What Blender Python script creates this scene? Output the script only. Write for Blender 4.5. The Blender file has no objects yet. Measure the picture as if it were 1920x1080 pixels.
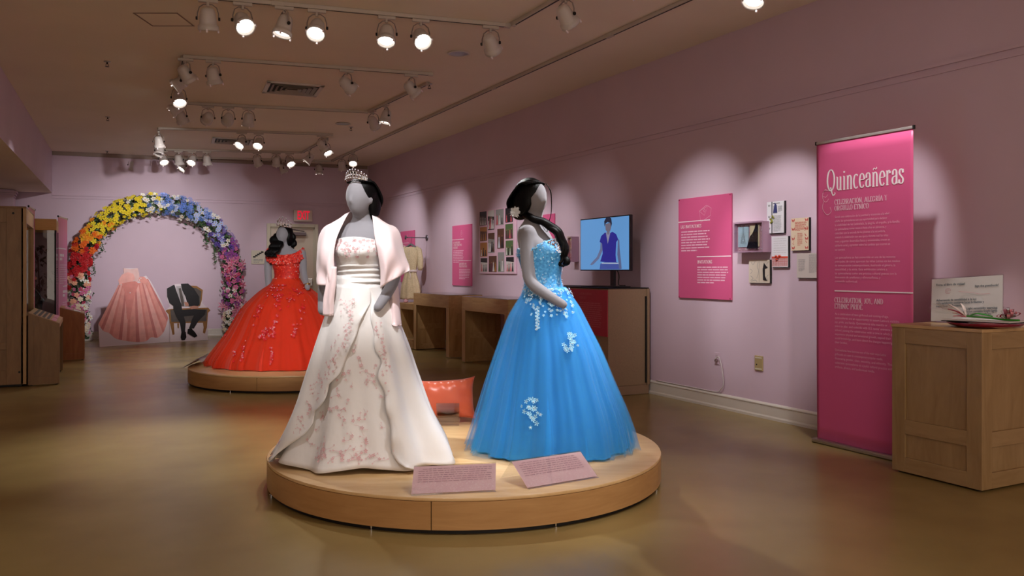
import bpy, bmesh, math, random
import numpy as np
from mathutils import Vector, Matrix, Euler
random.seed(7); rng = np.random.default_rng(7)
scene = bpy.context.scene
COL = scene.collection
PI = math.pi
R = math.radians

# ------------------------------------------------------------------ camera, world, exposure
F = 1550.0; HZ = 506.0; CH = 1.30           # focal length in pixels, horizon row, eye height
YAW = math.atan(797 / F)                     # the right wall runs away along +Y
SA, CA = math.sin(YAW), math.cos(YAW)
cam = bpy.data.cameras.new('camera'); camo = bpy.data.objects.new('camera', cam); COL.objects.link(camo)
camo.location = (0, 0, CH); camo.rotation_euler = (PI / 2, 0, -YAW)
cam.sensor_width = 36; cam.lens = 36 * F / 1920; cam.shift_y = -34 / 1920; cam.clip_start = .05
scene.camera = camo
world = bpy.data.worlds.new('world'); scene.world = world; world.use_nodes = True
world.node_tree.nodes['Background'].inputs[0].default_value = (1, .84, .71, 1)
world.node_tree.nodes['Background'].inputs[1].default_value = 1.05
vs = scene.view_settings
vs.view_transform = 'Standard'; vs.look = 'None'; vs.gamma = 1; vs.use_curve_mapping = False
vs.exposure = 0.5
# unseen soft fill lamps added for ambient light, behind the camera and at left
def area(loc, size, power, col, rot=(0, 0, 0)):
    l = bpy.data.lights.new('fill_light', 'AREA'); l.shape = 'RECTANGLE'; l.size, l.size_y = size; l.energy = power; l.color = col
    o = bpy.data.objects.new('fill_light', l); COL.objects.link(o); o.location = loc; o.rotation_euler = rot
    return o
area((1.6, -1.6, 3.38), (3.0, 1.4), 35, (1, .84, .72))
area((-3.6, 10.5, 2.68), (.6, 5), 14, (1, .84, .74))
SPOT_COL = (1, .985, .99)
POW = 1.0

# ------------------------------------------------------------------ placing
def at(u, v, d):                              # pixel + depth -> point
    x = (u - 960) * d / F
    return Vector((d * SA + x * CA, d * CA - x * SA, CH + (HZ - v) * d / F))
def G(u, v, z):                               # pixel on the horizontal plane z
    return at(u, v, (CH - z) * F / (v - HZ))
def dX(u, X):                                 # depth where the column u meets the plane X
    t = (u - 960) / F; return X / (SA + t * CA)
def WR(u, v, X): return at(u, v, dX(u, X))
def proj(p):
    d = p[0] * SA + p[1] * CA; x = p[0] * CA - p[1] * SA
    return 960 + F * x / d, HZ - F * (p[2] - CH) / d, d

# ------------------------------------------------------------------ materials
def lin(c):
    f = lambda x: x / 12.92 if x <= .04045 else ((x + .055) / 1.055) ** 2.4
    return tuple(f(x / 255) for x in c) + (1,)
MATS = {}
def mat(name, rgb, rough=.6, metal=0, var=0, vscale=4, bump=0, bscale=40, stretch=(1, 1, 1), sheen=0, coat=0,
        trans=0, ior=1.45, emit=None, estr=0, alpha=1, rgb2=None, bdist=.01, spec=.5, aniso=0, detail=4, transl=0):
    if name in MATS: return MATS[name]
    m = bpy.data.materials.new(name); m.use_nodes = True; nt = m.node_tree; N = nt.nodes; L = nt.links
    b = N['Principled BSDF']; c = lin(rgb)
    b.inputs['Base Color'].default_value = c; b.inputs['Roughness'].default_value = rough; b.inputs['Metallic'].default_value = metal
    b.inputs['Sheen Weight'].default_value = sheen; b.inputs['Coat Weight'].default_value = coat; b.inputs['Coat Roughness'].default_value = .15
    b.inputs['Transmission Weight'].default_value = trans; b.inputs['IOR'].default_value = ior; b.inputs['Alpha'].default_value = alpha
    b.inputs['Specular IOR Level'].default_value = spec; b.inputs['Anisotropic'].default_value = aniso
    if emit: b.inputs['Emission Color'].default_value = lin(emit); b.inputs['Emission Strength'].default_value = estr
    m.diffuse_color = c
    tc = mp = None
    if var or bump or rgb2:
        tc = N.new('ShaderNodeTexCoord'); mp = N.new('ShaderNodeMapping'); mp.inputs['Scale'].default_value = stretch
        L.new(tc.outputs['Object'], mp.inputs['Vector'])
    if var or rgb2:
        n = N.new('ShaderNodeTexNoise'); n.inputs['Scale'].default_value = vscale; n.inputs['Detail'].default_value = detail
        L.new(mp.outputs[0], n.inputs['Vector'])
        r = N.new('ShaderNodeValToRGB'); r.color_ramp.elements[0].position = .3; r.color_ramp.elements[1].position = .7
        c2 = lin(rgb2) if rgb2 else tuple(x * (1 - var) for x in c[:3]) + (1,)
        c1 = c if rgb2 else tuple(min(1, x * (1 + var * .5)) for x in c[:3]) + (1,)
        r.color_ramp.elements[0].color = c2; r.color_ramp.elements[1].color = c1
        L.new(n.outputs['Fac'], r.inputs[0]); L.new(r.outputs[0], b.inputs['Base Color'])
    if bump:
        n2 = N.new('ShaderNodeTexNoise'); n2.inputs['Scale'].default_value = bscale; n2.inputs['Detail'].default_value = 3
        L.new(mp.outputs[0], n2.inputs['Vector'])
        bp = N.new('ShaderNodeBump'); bp.inputs['Strength'].default_value = bump; bp.inputs['Distance'].default_value = bdist
        L.new(n2.outputs['Fac'], bp.inputs['Height']); L.new(bp.outputs[0], b.inputs['Normal'])
    MATS[name] = m
    return m
def tulle(name, rgb, op, fold=0):             # sheer net cloth
    m = bpy.data.materials.new(name); m.use_nodes = True; nt = m.node_tree; N = nt.nodes; L = nt.links
    N.remove(N['Principled BSDF']); out = N['Material Output']
    t = N.new('ShaderNodeBsdfTransparent'); d = N.new('ShaderNodeBsdfDiffuse'); s = N.new('ShaderNodeBsdfTranslucent')
    d.inputs[0].default_value = lin(rgb); s.inputs[0].default_value = lin(rgb)
    a = N.new('ShaderNodeMixShader'); a.inputs[0].default_value = .35; L.new(d.outputs[0], a.inputs[1]); L.new(s.outputs[0], a.inputs[2])
    mx = N.new('ShaderNodeMixShader'); L.new(t.outputs[0], mx.inputs[1]); L.new(a.outputs[0], mx.inputs[2])
    # net gets denser where it is seen edge on
    lw = N.new('ShaderNodeLayerWeight'); lw.inputs[0].default_value = .35
    mr = N.new('ShaderNodeMapRange'); mr.inputs['To Min'].default_value = op; mr.inputs['To Max'].default_value = min(.95, op * 2.2)
    L.new(lw.outputs['Facing'], mr.inputs['Value']); L.new(mr.outputs[0], mx.inputs[0]); L.new(mx.outputs[0], out.inputs[0])
    m.diffuse_color = lin(rgb); MATS[name] = m
    return m
def wood(name, light, dark, st, rough=.38):
    m = mat(name, light, rough, rgb2=dark, vscale=3.2, stretch=st, detail=7, spec=.35)
    nt = m.node_tree; N = nt.nodes; L = nt.links
    n = [x for x in N if x.type == 'TEX_NOISE'][0]; n.inputs['Distortion'].default_value = .7; n.inputs['Roughness'].default_value = .6
    bp = N.new('ShaderNodeBump'); bp.inputs['Strength'].default_value = .06; bp.inputs['Distance'].default_value = .002
    L.new(n.outputs['Fac'], bp.inputs['Height']); L.new(bp.outputs[0], N['Principled BSDF'].inputs['Normal'])
    return m
M_wall = mat('wall_paint', (211, 186, 201), .62, var=.05, vscale=1.2, bump=.05, bscale=160, bdist=.002)
M_ceil = mat('ceiling_paint', (240, 226, 206), .75, var=.05, vscale=.8, bump=.04, bscale=120, bdist=.002)
M_trim = mat('trim_paint', (214, 206, 196), .4)
M_floor = mat('floor_epoxy', (156, 134, 84), .26, rgb2=(141, 119, 73), vscale=1.6, bump=.16, bscale=330, bdist=.0012, spec=.4, detail=6)
M_woodV = wood('maple_upright', (190, 153, 104), (164, 126, 80), (5, 5, .9))
M_woodH = wood('maple_level', (192, 155, 106), (168, 129, 82), (.9, .9, 6))
M_woodX = wood('maple_across', (194, 157, 108), (170, 132, 86), (.9, 5, 5))
M_woodT = wood('maple_top', (228, 194, 144), (212, 172, 118), (1.0, 5, 5), .3)
M_woodO = wood('cherry_wood', (176, 112, 58), (150, 90, 44), (5, 5, .9))
M_black = mat('black_matte', (14, 13, 13), .6)
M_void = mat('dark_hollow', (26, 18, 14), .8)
M_pink = mat('pink_print', (216, 92, 140), .38, var=.03, vscale=2)
M_redp = mat('crimson_print', (176, 40, 66), .4)
M_white = mat('white_ink', (245, 232, 236), .5)
M_whitep = mat('white_paper', (236, 232, 228), .6)
M_alu = mat('brushed_aluminium', (190, 188, 186), .3, metal=1)
M_chrome = mat('chrome', (220, 220, 222), .15, metal=1)
M_fix = mat('fixture_white', (205, 196, 190), .4)
M_track = mat('track_white', (196, 184, 172), .45)
def glassy(name, rgb, tint, rough=.0):
    m = bpy.data.materials.new(name); m.use_nodes = True; nt = m.node_tree; N = nt.nodes; L = nt.links
    N.remove(N['Principled BSDF']); out = N['Material Output']
    t = N.new('ShaderNodeBsdfTransparent'); t.inputs[0].default_value = tint + (1,)
    g = N.new('ShaderNodeBsdfGlossy'); g.inputs['Roughness'].default_value = rough
    lw = N.new('ShaderNodeLayerWeight'); lw.inputs[0].default_value = .5
    pw = N.new('ShaderNodeMath'); pw.operation = 'POWER'; pw.inputs[1].default_value = 4; L.new(lw.outputs['Facing'], pw.inputs[0])
    fr = N.new('ShaderNodeMath'); fr.operation = 'MULTIPLY_ADD'; fr.inputs[1].default_value = .93; fr.inputs[2].default_value = .06; L.new(pw.outputs[0], fr.inputs[0])
    mx = N.new('ShaderNodeMixShader'); L.new(fr.outputs[0], mx.inputs[0]); L.new(t.outputs[0], mx.inputs[1]); L.new(g.outputs[0], mx.inputs[2])
    L.new(mx.outputs[0], out.inputs[0]); m.diffuse_color = lin(rgb); MATS[name] = m
    return m
M_glass = glassy('clear_glass', (220, 225, 225), (.93, .95, .95))
M_acryl = glassy('clear_acrylic', (225, 225, 228), (.95, .95, .95), .02)

# ------------------------------------------------------------------ mesh building
class MB:
    def __init__(s): s.v = []; s.f = []; s.m = []; s.k = 0
    def mi(s, k): s.k = k; return s
    def add(s, vs_, fs, M=None):
        n = len(s.v)
        for p in vs_:
            s.v.append(tuple(M @ Vector(p)) if M is not None else tuple(p))
        for f in fs: s.f.append([n + i for i in f]); s.m.append(s.k)
        return s
    def box(s, x0, x1, y0, y1, z0, z1, M=None):
        return s.add([(x0, y0, z0), (x1, y0, z0), (x1, y1, z0), (x0, y1, z0), (x0, y0, z1), (x1, y0, z1), (x1, y1, z1), (x0, y1, z1)],
                     [(0, 3, 2, 1), (4, 5, 6, 7), (0, 1, 5, 4), (1, 2, 6, 5), (2, 3, 7, 6), (3, 0, 4, 7)], M)
    def bbox(s, x0, x1, y0, y1, z0, z1, b=.006, M=None):      # box with chamfered edges
        bm = bmesh.new(); bmesh.ops.create_cube(bm, size=1)
        for q in bm.verts: q.co = ((x0 + x1) / 2 + q.co.x * (x1 - x0), (y0 + y1) / 2 + q.co.y * (y1 - y0), (z0 + z1) / 2 + q.co.z * (z1 - z0))
        b = min(b, .45 * min(x1 - x0, y1 - y0, z1 - z0))
        bmesh.ops.bevel(bm, geom=bm.edges[:], offset=b, segments=1, affect='EDGES')
        bm.verts.ensure_lookup_table()
        s.add([q.co[:] for q in bm.verts], [[q.index for q in f.verts] for f in bm.faces], M); bm.free(); return s
    def slab(s, pts, t):                                      # quad or polygon given by points, thickened by t against its normal
        P = [Vector(p) for p in pts]; n = (P[1] - P[0]).cross(P[2] - P[0]).normalized(); k = len(P)
        return s.add([p[:] for p in P] + [(p - n * t)[:] for p in P],
                     [tuple(range(k)), tuple(range(2 * k - 1, k - 1, -1))] + [(i, i + k, (i + 1) % k + k, (i + 1) % k) for i in range(k)])
    def prism(s, pts, y0, y1):                                # outline in x,z; from y0 (front) to y1
        k = len(pts)
        return s.add([(p[0], y0, p[1]) for p in pts] + [(p[0], y1, p[1]) for p in pts],
                     [tuple(range(k)), tuple(range(2 * k - 1, k - 1, -1))] + [(i, i + k, (i + 1) % k + k, (i + 1) % k) for i in range(k)])
    def rings(s, rs, cap=True, closed=True):
        n = len(rs[0]); vs_ = [p for r in rs for p in r]; fs = []
        for i in range(len(rs) - 1):
            for j in range(n if closed else n - 1):
                a = i * n + j; b = i * n + (j + 1) % n; fs.append((a, b, b + n, a + n))
        if cap and closed: fs.append(tuple(range(n - 1, -1, -1))); fs.append(tuple(range((len(rs) - 1) * n, len(rs) * n)))
        return s.add(vs_, fs)
    def lathe(s, prof, n=24, M=None, cap=True):               # prof: (r, z)
        rs = [[(r * math.cos(2 * PI * j / n), r * math.sin(2 * PI * j / n), z) for j in range(n)] for r, z in prof]
        m = MB().rings(rs, cap); return s.add(m.v, m.f, M)
    def tube(s, pts, r, n=8, cap=True, flat=1.0):
        P = [Vector(p) for p in pts]; rr = r if hasattr(r, '__len__') else [r] * len(P); rs = []; up = Vector((0, 0, 1)); prev = None
        for i, p in enumerate(P):
            t = (P[min(i + 1, len(P) - 1)] - P[max(i - 1, 0)]).normalized()
            if prev is None:
                a = t.cross(up) if abs(t.dot(up)) < .95 else t.cross(Vector((1, 0, 0)))
            else: a = prev - t * prev.dot(t)
            a.normalize(); prev = a; b = t.cross(a)
            rs.append([(p + a * rr[i] * math.cos(2 * PI * j / n) + b * rr[i] * flat * math.sin(2 * PI * j / n))[:] for j in range(n)])
        return s.rings(rs, cap)
    def ball(s, c, r, n=10, M=None):
        rx, ry, rz = r if hasattr(r, '__len__') else (r, r, r); h = max(4, n // 2 + 1)
        vs_ = [(c[0], c[1], c[2] - rz)]
        for i in range(1, h):
            a = -PI / 2 + PI * i / h
            for j in range(n): vs_.append((c[0] + rx * math.cos(a) * math.cos(2 * PI * j / n), c[1] + ry * math.cos(a) * math.sin(2 * PI * j / n), c[2] + rz * math.sin(a)))
        vs_.append((c[0], c[1], c[2] + rz)); fs = [(0, 1 + (j + 1) % n, 1 + j) for j in range(n)]
        for i in range(h - 2):
            for j in range(n):
                a = 1 + i * n + j; b = 1 + i * n + (j + 1) % n; fs.append((a, b, b + n, a + n))
        e = len(vs_) - 1; q = 1 + (h - 2) * n
        fs += [(q + j, q + (j + 1) % n, e) for j in range(n)]
        return s.add(vs_, fs, M)
    def grid(s, A, t=0, flip=False):                          # A[i][j] -> points, optional thickness copy
        A = np.asarray(A, float); ni, nj = A.shape[:2]; fs = []
        for i in range(ni - 1):
            for j in range(nj - 1):
                a = i * nj + j; q = (a, a + 1, a + nj + 1, a + nj); fs.append(q if not flip else q[::-1])
        return s.add(A.reshape(-1, 3).tolist(), fs)
    def mesh(s, name, mats, smooth=False):
        me = bpy.data.meshes.new(name); me.from_pydata(s.v, [], s.f)
        for m in (mats if isinstance(mats, (list, tuple)) else [mats]): me.materials.append(m)
        me.polygons.foreach_set('material_index', s.m)
        if smooth: me.polygons.foreach_set('use_smooth', [True] * len(me.polygons))
        me.update(); return me
    def build(s, name, mats, parent=None, smooth=False, loc=None, rot=None, kind=None, auto=None):
        me = s.mesh(name, mats, smooth or auto is not None)
        if auto is not None:
            bm = bmesh.new(); bm.from_mesh(me); bmesh.ops.recalc_face_normals(bm, faces=bm.faces)
            for e in bm.edges:
                if len(e.link_faces) == 2 and e.calc_face_angle(0) > R(auto): e.smooth = False
            bm.to_mesh(me); bm.free()
        return link(name, me, parent, loc, rot, kind)
def link(name, me, parent=None, loc=None, rot=None, kind=None):
    o = bpy.data.objects.new(name, me); COL.objects.link(o)
    if parent: o.parent = parent
    if loc is not None: o.location = loc
    if rot is not None: o.rotation_euler = rot
    if kind: o['kind'] = kind
    return o
def fixn(o):
    bm = bmesh.new(); bm.from_mesh(o.data); bmesh.ops.recalc_face_normals(bm, faces=bm.faces); bm.to_mesh(o.data); bm.free(); return o
def solid(o, t, off=0, sub=0):
    if sub:
        m = o.modifiers.new('sub', 'SUBSURF'); m.levels = m.render_levels = sub
    m = o.modifiers.new('thick', 'SOLIDIFY'); m.thickness = t; m.offset = off
    return o
def tag(o, label, cat, group=None):
    o['label'] = label; o['category'] = cat
    if group: o['group'] = group
    return o
def thing(name, label, cat, loc=(0, 0, 0), rz=0, group=None):
    o = bpy.data.objects.new(name, None); COL.objects.link(o); o.location = loc; o.rotation_euler = (0, 0, rz); o.empty_display_size = .1
    return tag(o, label, cat, group)
def struct(o): o['kind'] = 'structure'; return o
def crom(P, n):                                               # smooth curve through points
    P = np.asarray(P, float); k = len(P); out = []
    Q = np.vstack([2 * P[0] - P[1], P, 2 * P[-1] - P[-2]])
    for x in np.linspace(0, k - 1, n):
        i = min(int(x), k - 2); t = x - i; a, b, c, d = Q[i:i + 4]
        out.append(.5 * (2 * b + (c - a) * t + (2 * a - 5 * b + 4 * c - d) * t * t + (3 * b - a - 3 * c + d) * t ** 3))
    return np.array(out)
def crom2(A, ni, nj):
    A = np.asarray(A, float); B = np.stack([crom(A[i], nj) for i in range(A.shape[0])])
    return np.stack([crom(B[:, j], ni) for j in range(nj)], 1)

# ------------------------------------------------------------------ writing
def text(s, parent, x, z, y, size=None, width=None, m=None, name='lettering', sx=1.0, align='LEFT', bold=0, line=1.0, height=None, rot=None):
    """text facing -y in the parent's frame; first baseline at (x, z)"""
    cu = bpy.data.curves.new(name, 'FONT'); cu.body = s; cu.size = 1; cu.align_x = align; cu.space_line = line; cu.offset = bold; cu.resolution_u = 2
    cu.fill_mode = 'FRONT'
    t = bpy.data.objects.new('tmp', cu); COL.objects.link(t)
    dg = bpy.context.evaluated_depsgraph_get(); dg.update()
    me = bpy.data.meshes.new_from_object(t.evaluated_get(dg)); bpy.data.objects.remove(t); bpy.data.curves.remove(cu)
    co = np.empty(len(me.vertices) * 3); me.vertices.foreach_get('co', co); co = co.reshape(-1, 3)
    if len(co) == 0: return None
    w = np.ptp(co[:, 0])
    if size is None: size = width / w / sx
    kx = size * sx
    if width is not None: kx = width / w
    X = co[:, 0] * kx; Z = co[:, 1] * size
    me.vertices.foreach_set('co', np.stack([X, np.zeros_like(X), Z], 1).ravel()); me.materials.clear(); me.materials.append(m or M_white); me.name = name
    me.update()
    return link(name, me, parent, (x, y, z), rot)
# a high-contrast serif alphabet drawn with a pen: strokes as point lists in a unit box, thick when vertical
def arc(cx, cy, rx, ry, a0, a1, n=10): return [(cx + rx * math.cos(R(a0 + (a1 - a0) * i / n)), cy + ry * math.sin(R(a0 + (a1 - a0) * i / n))) for i in range(n + 1)]
def vst(x, y0, y1, s0=1, s1=1, w=.12):
    o = [[(x, y0), (x, y1)]]
    if s0: o.append([(x - w, y0), (x + w, y0)])
    if s1: o.append([(x - w, y1), (x + w, y1)])
    return o
GL = {
 'A': (.7, [[(.05, 0), (.36, 1)], [(.36, 1), (.62, 0)], [(.17, .35), (.5, .35)], [(-.03, 0), (.13, 0)], [(.5, 0), (.74, 0)]]),
 'B': (.6, vst(.14, 0, 1) + [[(.14, 1), (.3, 1)] + arc(.3, .76, .2, .24, 90, -90) + [(.14, .52)], [(.14, .52), (.3, .52)] + arc(.32, .26, .24, .26, 90, -90) + [(.14, 0)]]),
 'C': (.62, [arc(.34, .5, .28, .5, 50, 310, 16), [(.53, .72), (.53, .98)]]),
 'D': (.68, vst(.14, 0, 1) + [[(.14, 1), (.28, 1)] + arc(.28, .5, .32, .5, 90, -90, 12) + [(.14, 0)]]),
 'E': (.56, vst(.14, 0, 1) + [[(.14, 1), (.48, 1)], [(.48, 1), (.48, .82)], [(.14, .52), (.38, .52)], [(.14, 0), (.5, 0)], [(.5, 0), (.5, .2)]]),
 'G': (.7, [arc(.34, .5, .28, .5, 50, 300, 16), [(.53, .72), (.53, .98)], [(.54, 0.08), (.54, .42)], [(.42, .42), (.64, .42)]]),
 'H': (.72, vst(.14, 0, 1) + vst(.56, 0, 1) + [[(.14, .52), (.56, .52)]]),
 'I': (.3, vst(.15, 0, 1)),
 'J': (.42, [[(.28, 1), (.28, .15)] + arc(.16, .15, .12, .15, 0, -150, 6), [(.16, 1), (.4, 1)]]),
 'L': (.54, vst(.14, 0, 1) + [[(.14, 0), (.48, 0)], [(.48, 0), (.48, .24)]]),
 'N': (.72, [[(.12, 0), (.12, 1)], [(.12, 1), (.56, 0)], [(.56, 0), (.56, 1)], [(.0, 0), (.24, 0)], [(.0, 1), (.14, 1)], [(.46, 1), (.68, 1)]]),
 'O': (.7, [arc(.35, .5, .29, .5, 0, 360, 22)]),
 'P': (.58, vst(.14, 0, 1) + [[(.14, 1), (.3, 1)] + arc(.3, .73, .23, .27, 90, -90) + [(.14, .46)]]),
 'Q': (.8, [arc(.38, .5, .32, .5, 0, 360, 24), [(.28, .14), (.38, .14), (.46, -.06), (.56, -.22), (.72, -.2), (.78, -.1)]]),
 'R': (.66, vst(.14, 0, 1) + [[(.14, 1), (.3, 1)] + arc(.3, .75, .22, .25, 90, -90) + [(.14, .5)], [(.32, .5), (.54, 0)], [(.54, 0), (.66, 0)]]),
 'S': (.54, [[(.43, .78), (.43, .98)], [(.43, .84)] + arc(.26, .76, .17, .24, 40, 200, 9) + [(.2, .58), (.34, .45)] + arc(.26, .25, .2, .25, 35, -160, 9), [(.07, .02), (.07, .24)]]),
 'T': (.62, vst(.3, 0, 1, 1, 0) + [[(.02, 1), (.58, 1)], [(.02, 1), (.02, .8)], [(.58, 1), (.58, .8)]]),
 'U': (.7, [[(.14, 1), (.14, .25)] + arc(.34, .25, .2, .25, 180, 360, 10) + [(.54, 1)], [(.02, 1), (.26, 1)], [(.44, 1), (.64, 1)]]),
 'V': (.66, [[(.08, 1), (.34, 0)], [(.34, 0), (.58, 1)], [(-.02, 1), (.2, 1)], [(.48, 1), (.68, 1)]]),
 'Y': (.66, [[(.08, 1), (.33, .48)], [(.33, .48), (.57, 1)], [(.33, .48), (.33, 0)], [(-.02, 1), (.2, 1)], [(.46, 1), (.66, 1)], [(.21, 0), (.45, 0)]]),
 'a': (.5, [[(.1, .42)] + arc(.24, .5, .15, .14, 160, 0, 8) + [(.39, .1), (.46, .02)], [(.39, .38), (.24, .34)] + arc(.22, .17, .16, .17, 90, 300, 9) + [(.39, .12)]]),
 'c': (.46, [arc(.25, .32, .2, .32, 50, 310, 14)]),
 'e': (.48, [[(.07, .36), (.42, .36)], arc(.25, .32, .2, .32, 8, 320, 16)]),
 'i': (.28, vst(.14, 0, .62, 1, 0, .1) + [[(.04, .62), (.14, .62)], [(.14, .78), (.14, .86)]]),
 'n': (.56, vst(.13, 0, .62, 1, 0, .1) + [[(.03, .62), (.13, .62)], [(.13, .46)] + arc(.28, .46, .14, .17, 150, 0, 8) + [(.42, 0)], [(.33, 0), (.52, 0)]]),
 'r': (.42, vst(.13, 0, .62, 1, 0, .1) + [[(.03, .62), (.13, .62)], [(.13, .44)] + arc(.27, .5, .12, .13, 170, 50, 6), [(.34, .5), (.34, .6)]]),
 's': (.42, [[(.34, .5)] + arc(.2, .49, .13, .14, 30, 200, 8) + [(.16, .36), (.26, .28)] + arc(.2, .15, .15, .15, 30, -160, 8), [(.34, .46), (.34, .62)], [(.05, .02), (.05, .18)]]),
 'u': (.56, [[(.13, .62), (.13, .18)] + arc(.27, .18, .14, .18, 180, 340, 8) + [(.42, .2)], [(.42, .62), (.42, 0)], [(.42, 0), (.52, 0)], [(.03, .62), (.13, .62)], [(.33, .62), (.42, .62)]]),
 ',': (.22, [[(.1, .1), (.1, 0)], [(.1, 0), (.05, -.12)]]), '.': (.2, [[(.1, 0), (.1, .1)]]), ' ': (.3, []),
 '?': (.4, [arc(.2, .8, .15, .2, 160, -60, 8) + [(.2, .45), (.2, .3)], [(.2, .0), (.2, .1)]]), '¿': (.4, [arc(.2, .1, .15, .2, 340, 120, 8) + [(.2, .45), (.2, .6)], [(.2, .8), (.2, .9)]]),
}
ACC = {'Ó': 'O', 'Í': 'I', 'É': 'E', 'ñ': 'n', 'Ñ': 'N'}
def serif(s, parent, x, z, y, h, width=None, m=None, name='lettering', thick=.13, thin=.035, sx=1.0, rot=None):
    mb = MB(); px = 0.0; kk = 0
    for ch in s:
        base = ACC.get(ch, ch)
        if base not in GL: base = base.upper()
        if base not in GL: continue
        w, st = GL[base]; st = list(st)
        if ch in 'ÓÍÉ': st.append([(w / 2, 1.1), (w / 2 + .12, 1.3)])
        if ch == 'ñ': st.append([(.12, .74), (.2, .82), (.34, .76), (.42, .84)])
        if ch == 'Ñ': st.append([(.18, 1.12), (.28, 1.2), (.42, 1.12), (.54, 1.2)])
        for P in st:
            P = [Vector((p[0] + px, p[1])) for p in P]; L_ = []; R_ = []
            for i, p in enumerate(P):
                t = P[min(i + 1, len(P) - 1)] - P[max(i - 1, 0)]
                if t.length < 1e-6: t = Vector((0, 1))
                t.normalize(); w_ = thin + (thick - thin) * abs(t.y) ** 1.6
                if len(P) == 2 and t.x > .3 and t.y > .3: w_ = thin
                n = Vector((-t.y, t.x)) * w_ / 2; L_.append(p + n); R_.append(p - n)
            kk += 1; yo = -.00012 * (kk % 7); mb.grid([[(a.x, yo, a.y) for a in L_], [(a.x, yo, a.y) for a in R_]])
        px += w + .05
    k = h; kx = (width / px) if width else h * sx
    mb.v = [(a * kx, b, c * k) for a, b, c in mb.v]
    return mb.build(name, m or M_white, parent, loc=(x, y, z), rot=rot)
def polyline(parent, pts, y, w, m, name='drawing', off=(0, 0)):
    mb = MB()
    for P in pts:
        P = [Vector((p[0] + off[0], p[1] + off[1])) for p in P]; L_ = []; R_ = []
        for i, p in enumerate(P):
            t = (P[min(i + 1, len(P) - 1)] - P[max(i - 1, 0)]).normalized(); n = Vector((-t.y, t.x)) * w / 2; L_.append(p + n); R_.append(p - n)
        mb.grid([[(a.x, y, a.y) for a in L_], [(a.x, y, a.y) for a in R_]])
    return mb.build(name, m, parent)
def filler(lines, n, seedn=0, words=('la', 'fiesta', 'de', 'las', 'jovenes', 'y', 'su', 'familia', 'con', 'una', 'misa', 'vestido', 'baile', 'para', 'celebrar', 'los', 'padrinos', 'quince', 'anos', 'en')):
    r = random.Random(seedn); out = []
    for i in range(lines):
        s = ''
        while len(s) < n * (1 if i < lines - 1 else .6): s += r.choice(words) + ' '
        out.append(s.strip())
    return '\n'.join(out)
# ------------------------------------------------------------------ room shell
XW = 5.28; ZC = 3.49; ZT = 3.43
BL = Vector((-.60, 17.45)); BR = Vector((XW, 16.90)); bdir = (BR - BL).normalized(); brz = math.atan2(bdir.y, bdir.x)
def back_at(x): return BL.y + (x - BL.x) * (BR.y - BL.y) / (BR.x - BL.x)
def WB(u, v):                                                 # pixel on the back wall
    t = (u - 960) / F; vx = SA + t * CA; vy = CA - t * SA; k = (BR.y - BL.y) / (BR.x - BL.x)
    d = (BL.y - k * BL.x) / (vy - k * vx); return at(u, v, d)
struct(MB().box(-5.2, XW + .2, -4.2, 18.2, -.1, 0).build('floor', M_floor))
struct(MB().box(-5.2, XW + .2, -4.2, 18.2, ZC, ZC + .1).build('ceiling', M_ceil))
struct(MB().box(XW, XW + .15, -4.1, 18, 0, ZC).build('wall_right', M_wall))
mb = MB(); p0 = BL - bdir * 5; mb.slab([(p0.x, p0.y, 0), (BR.x + .1, BR.y, 0), (BR.x + .1, BR.y, ZC), (p0.x, p0.y, ZC)], .15)
struct(mb.build('wall_back', M_wall))
struct(MB().box(-5.2, -5.05, -4.1, 18, 0, ZC).build('wall_left', M_wall))
# front wall left out so the warm world light comes in as added fill
# dropped soffit along the left, its underside is the lower ceiling there
mb = MB(); a = (-1.10, 2.9); b = (-.573, 17.44); c = (-5.04, 17.44); d = (-5.04, 2.9)
pts = [a, b, c, d]; mb.mi(0).add([(x, y, 2.72) for x, y in pts] + [(x, y, ZC - .001) for x, y in pts], [(0, 4, 5, 1), (1, 5, 6, 2), (2, 6, 7, 3), (3, 7, 4, 0)])
mb.mi(1).add([(x, y, 2.72) for x, y in pts], [(0, 1, 2, 3)])
struct(fixn(mb.build('ceiling_soffit', [M_wall, M_ceil])))
struct(MB().box(-5.04, -1.15, 16.95, 17.4, 0, 2.715).build('wall_pilaster', M_wall))
mb = MB()
for k, (zz, e) in enumerate(((2.69, .05), (2.65, .03), (2.61, .015))): mb.box(-5.04, -1.15 + e, 16.95 - e, 17.3, zz - .03, zz)
struct(mb.build('trim_1', M_wall))
# baseboards: board, cap and shoe moulding
def board(name, x0, x1, rz, origin):
    mb = MB(); prof = [(-.018, 0), (-.018, .02), (-.012, .034), (-.012, .115), (-.017, .12), (-.017, .128), (-.006, .142), (0, .142), (0, 0)]
    mb.rings([[(x, p[0], p[1]) for p in prof] for x in (x0, x1)]); o = mb.build(name, M_trim, loc=origin, rot=(0, 0, rz)); fixn(o); return struct(o)
board('baseboard_right', -13.0, 4.0, -PI / 2, (XW, 3.9, 0)) if False else board('baseboard_right', -12.9, 8, -PI / 2, (XW, 4.0, 0))
doorL, doorR = WB(500, 500), WB(596, 500); L0 = (Vector((doorL.x, doorL.y)) - BL).length; L1 = (Vector((doorR.x, doorR.y)) - BL).length
board('baseboard_back', -.55, L0 - .02, brz, (BL.x, BL.y, 0)); board('baseboard_back.001', L1 + .02, (BR - BL).length - .02, brz, (BL.x, BL.y, 0))
def rail(name, x0, x1, rz, origin):
    mb = MB()
    for z0, z1, t in ((2.665, 2.675, .010), (2.675, 2.715, .004), (2.715, 2.74, .022), (2.74, 2.752, .012)):
        mb.box(x0, x1, -t, 0, z0, z1)
    return struct(mb.build(name, M_wall, loc=origin, rot=(0, 0, rz)))
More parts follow.
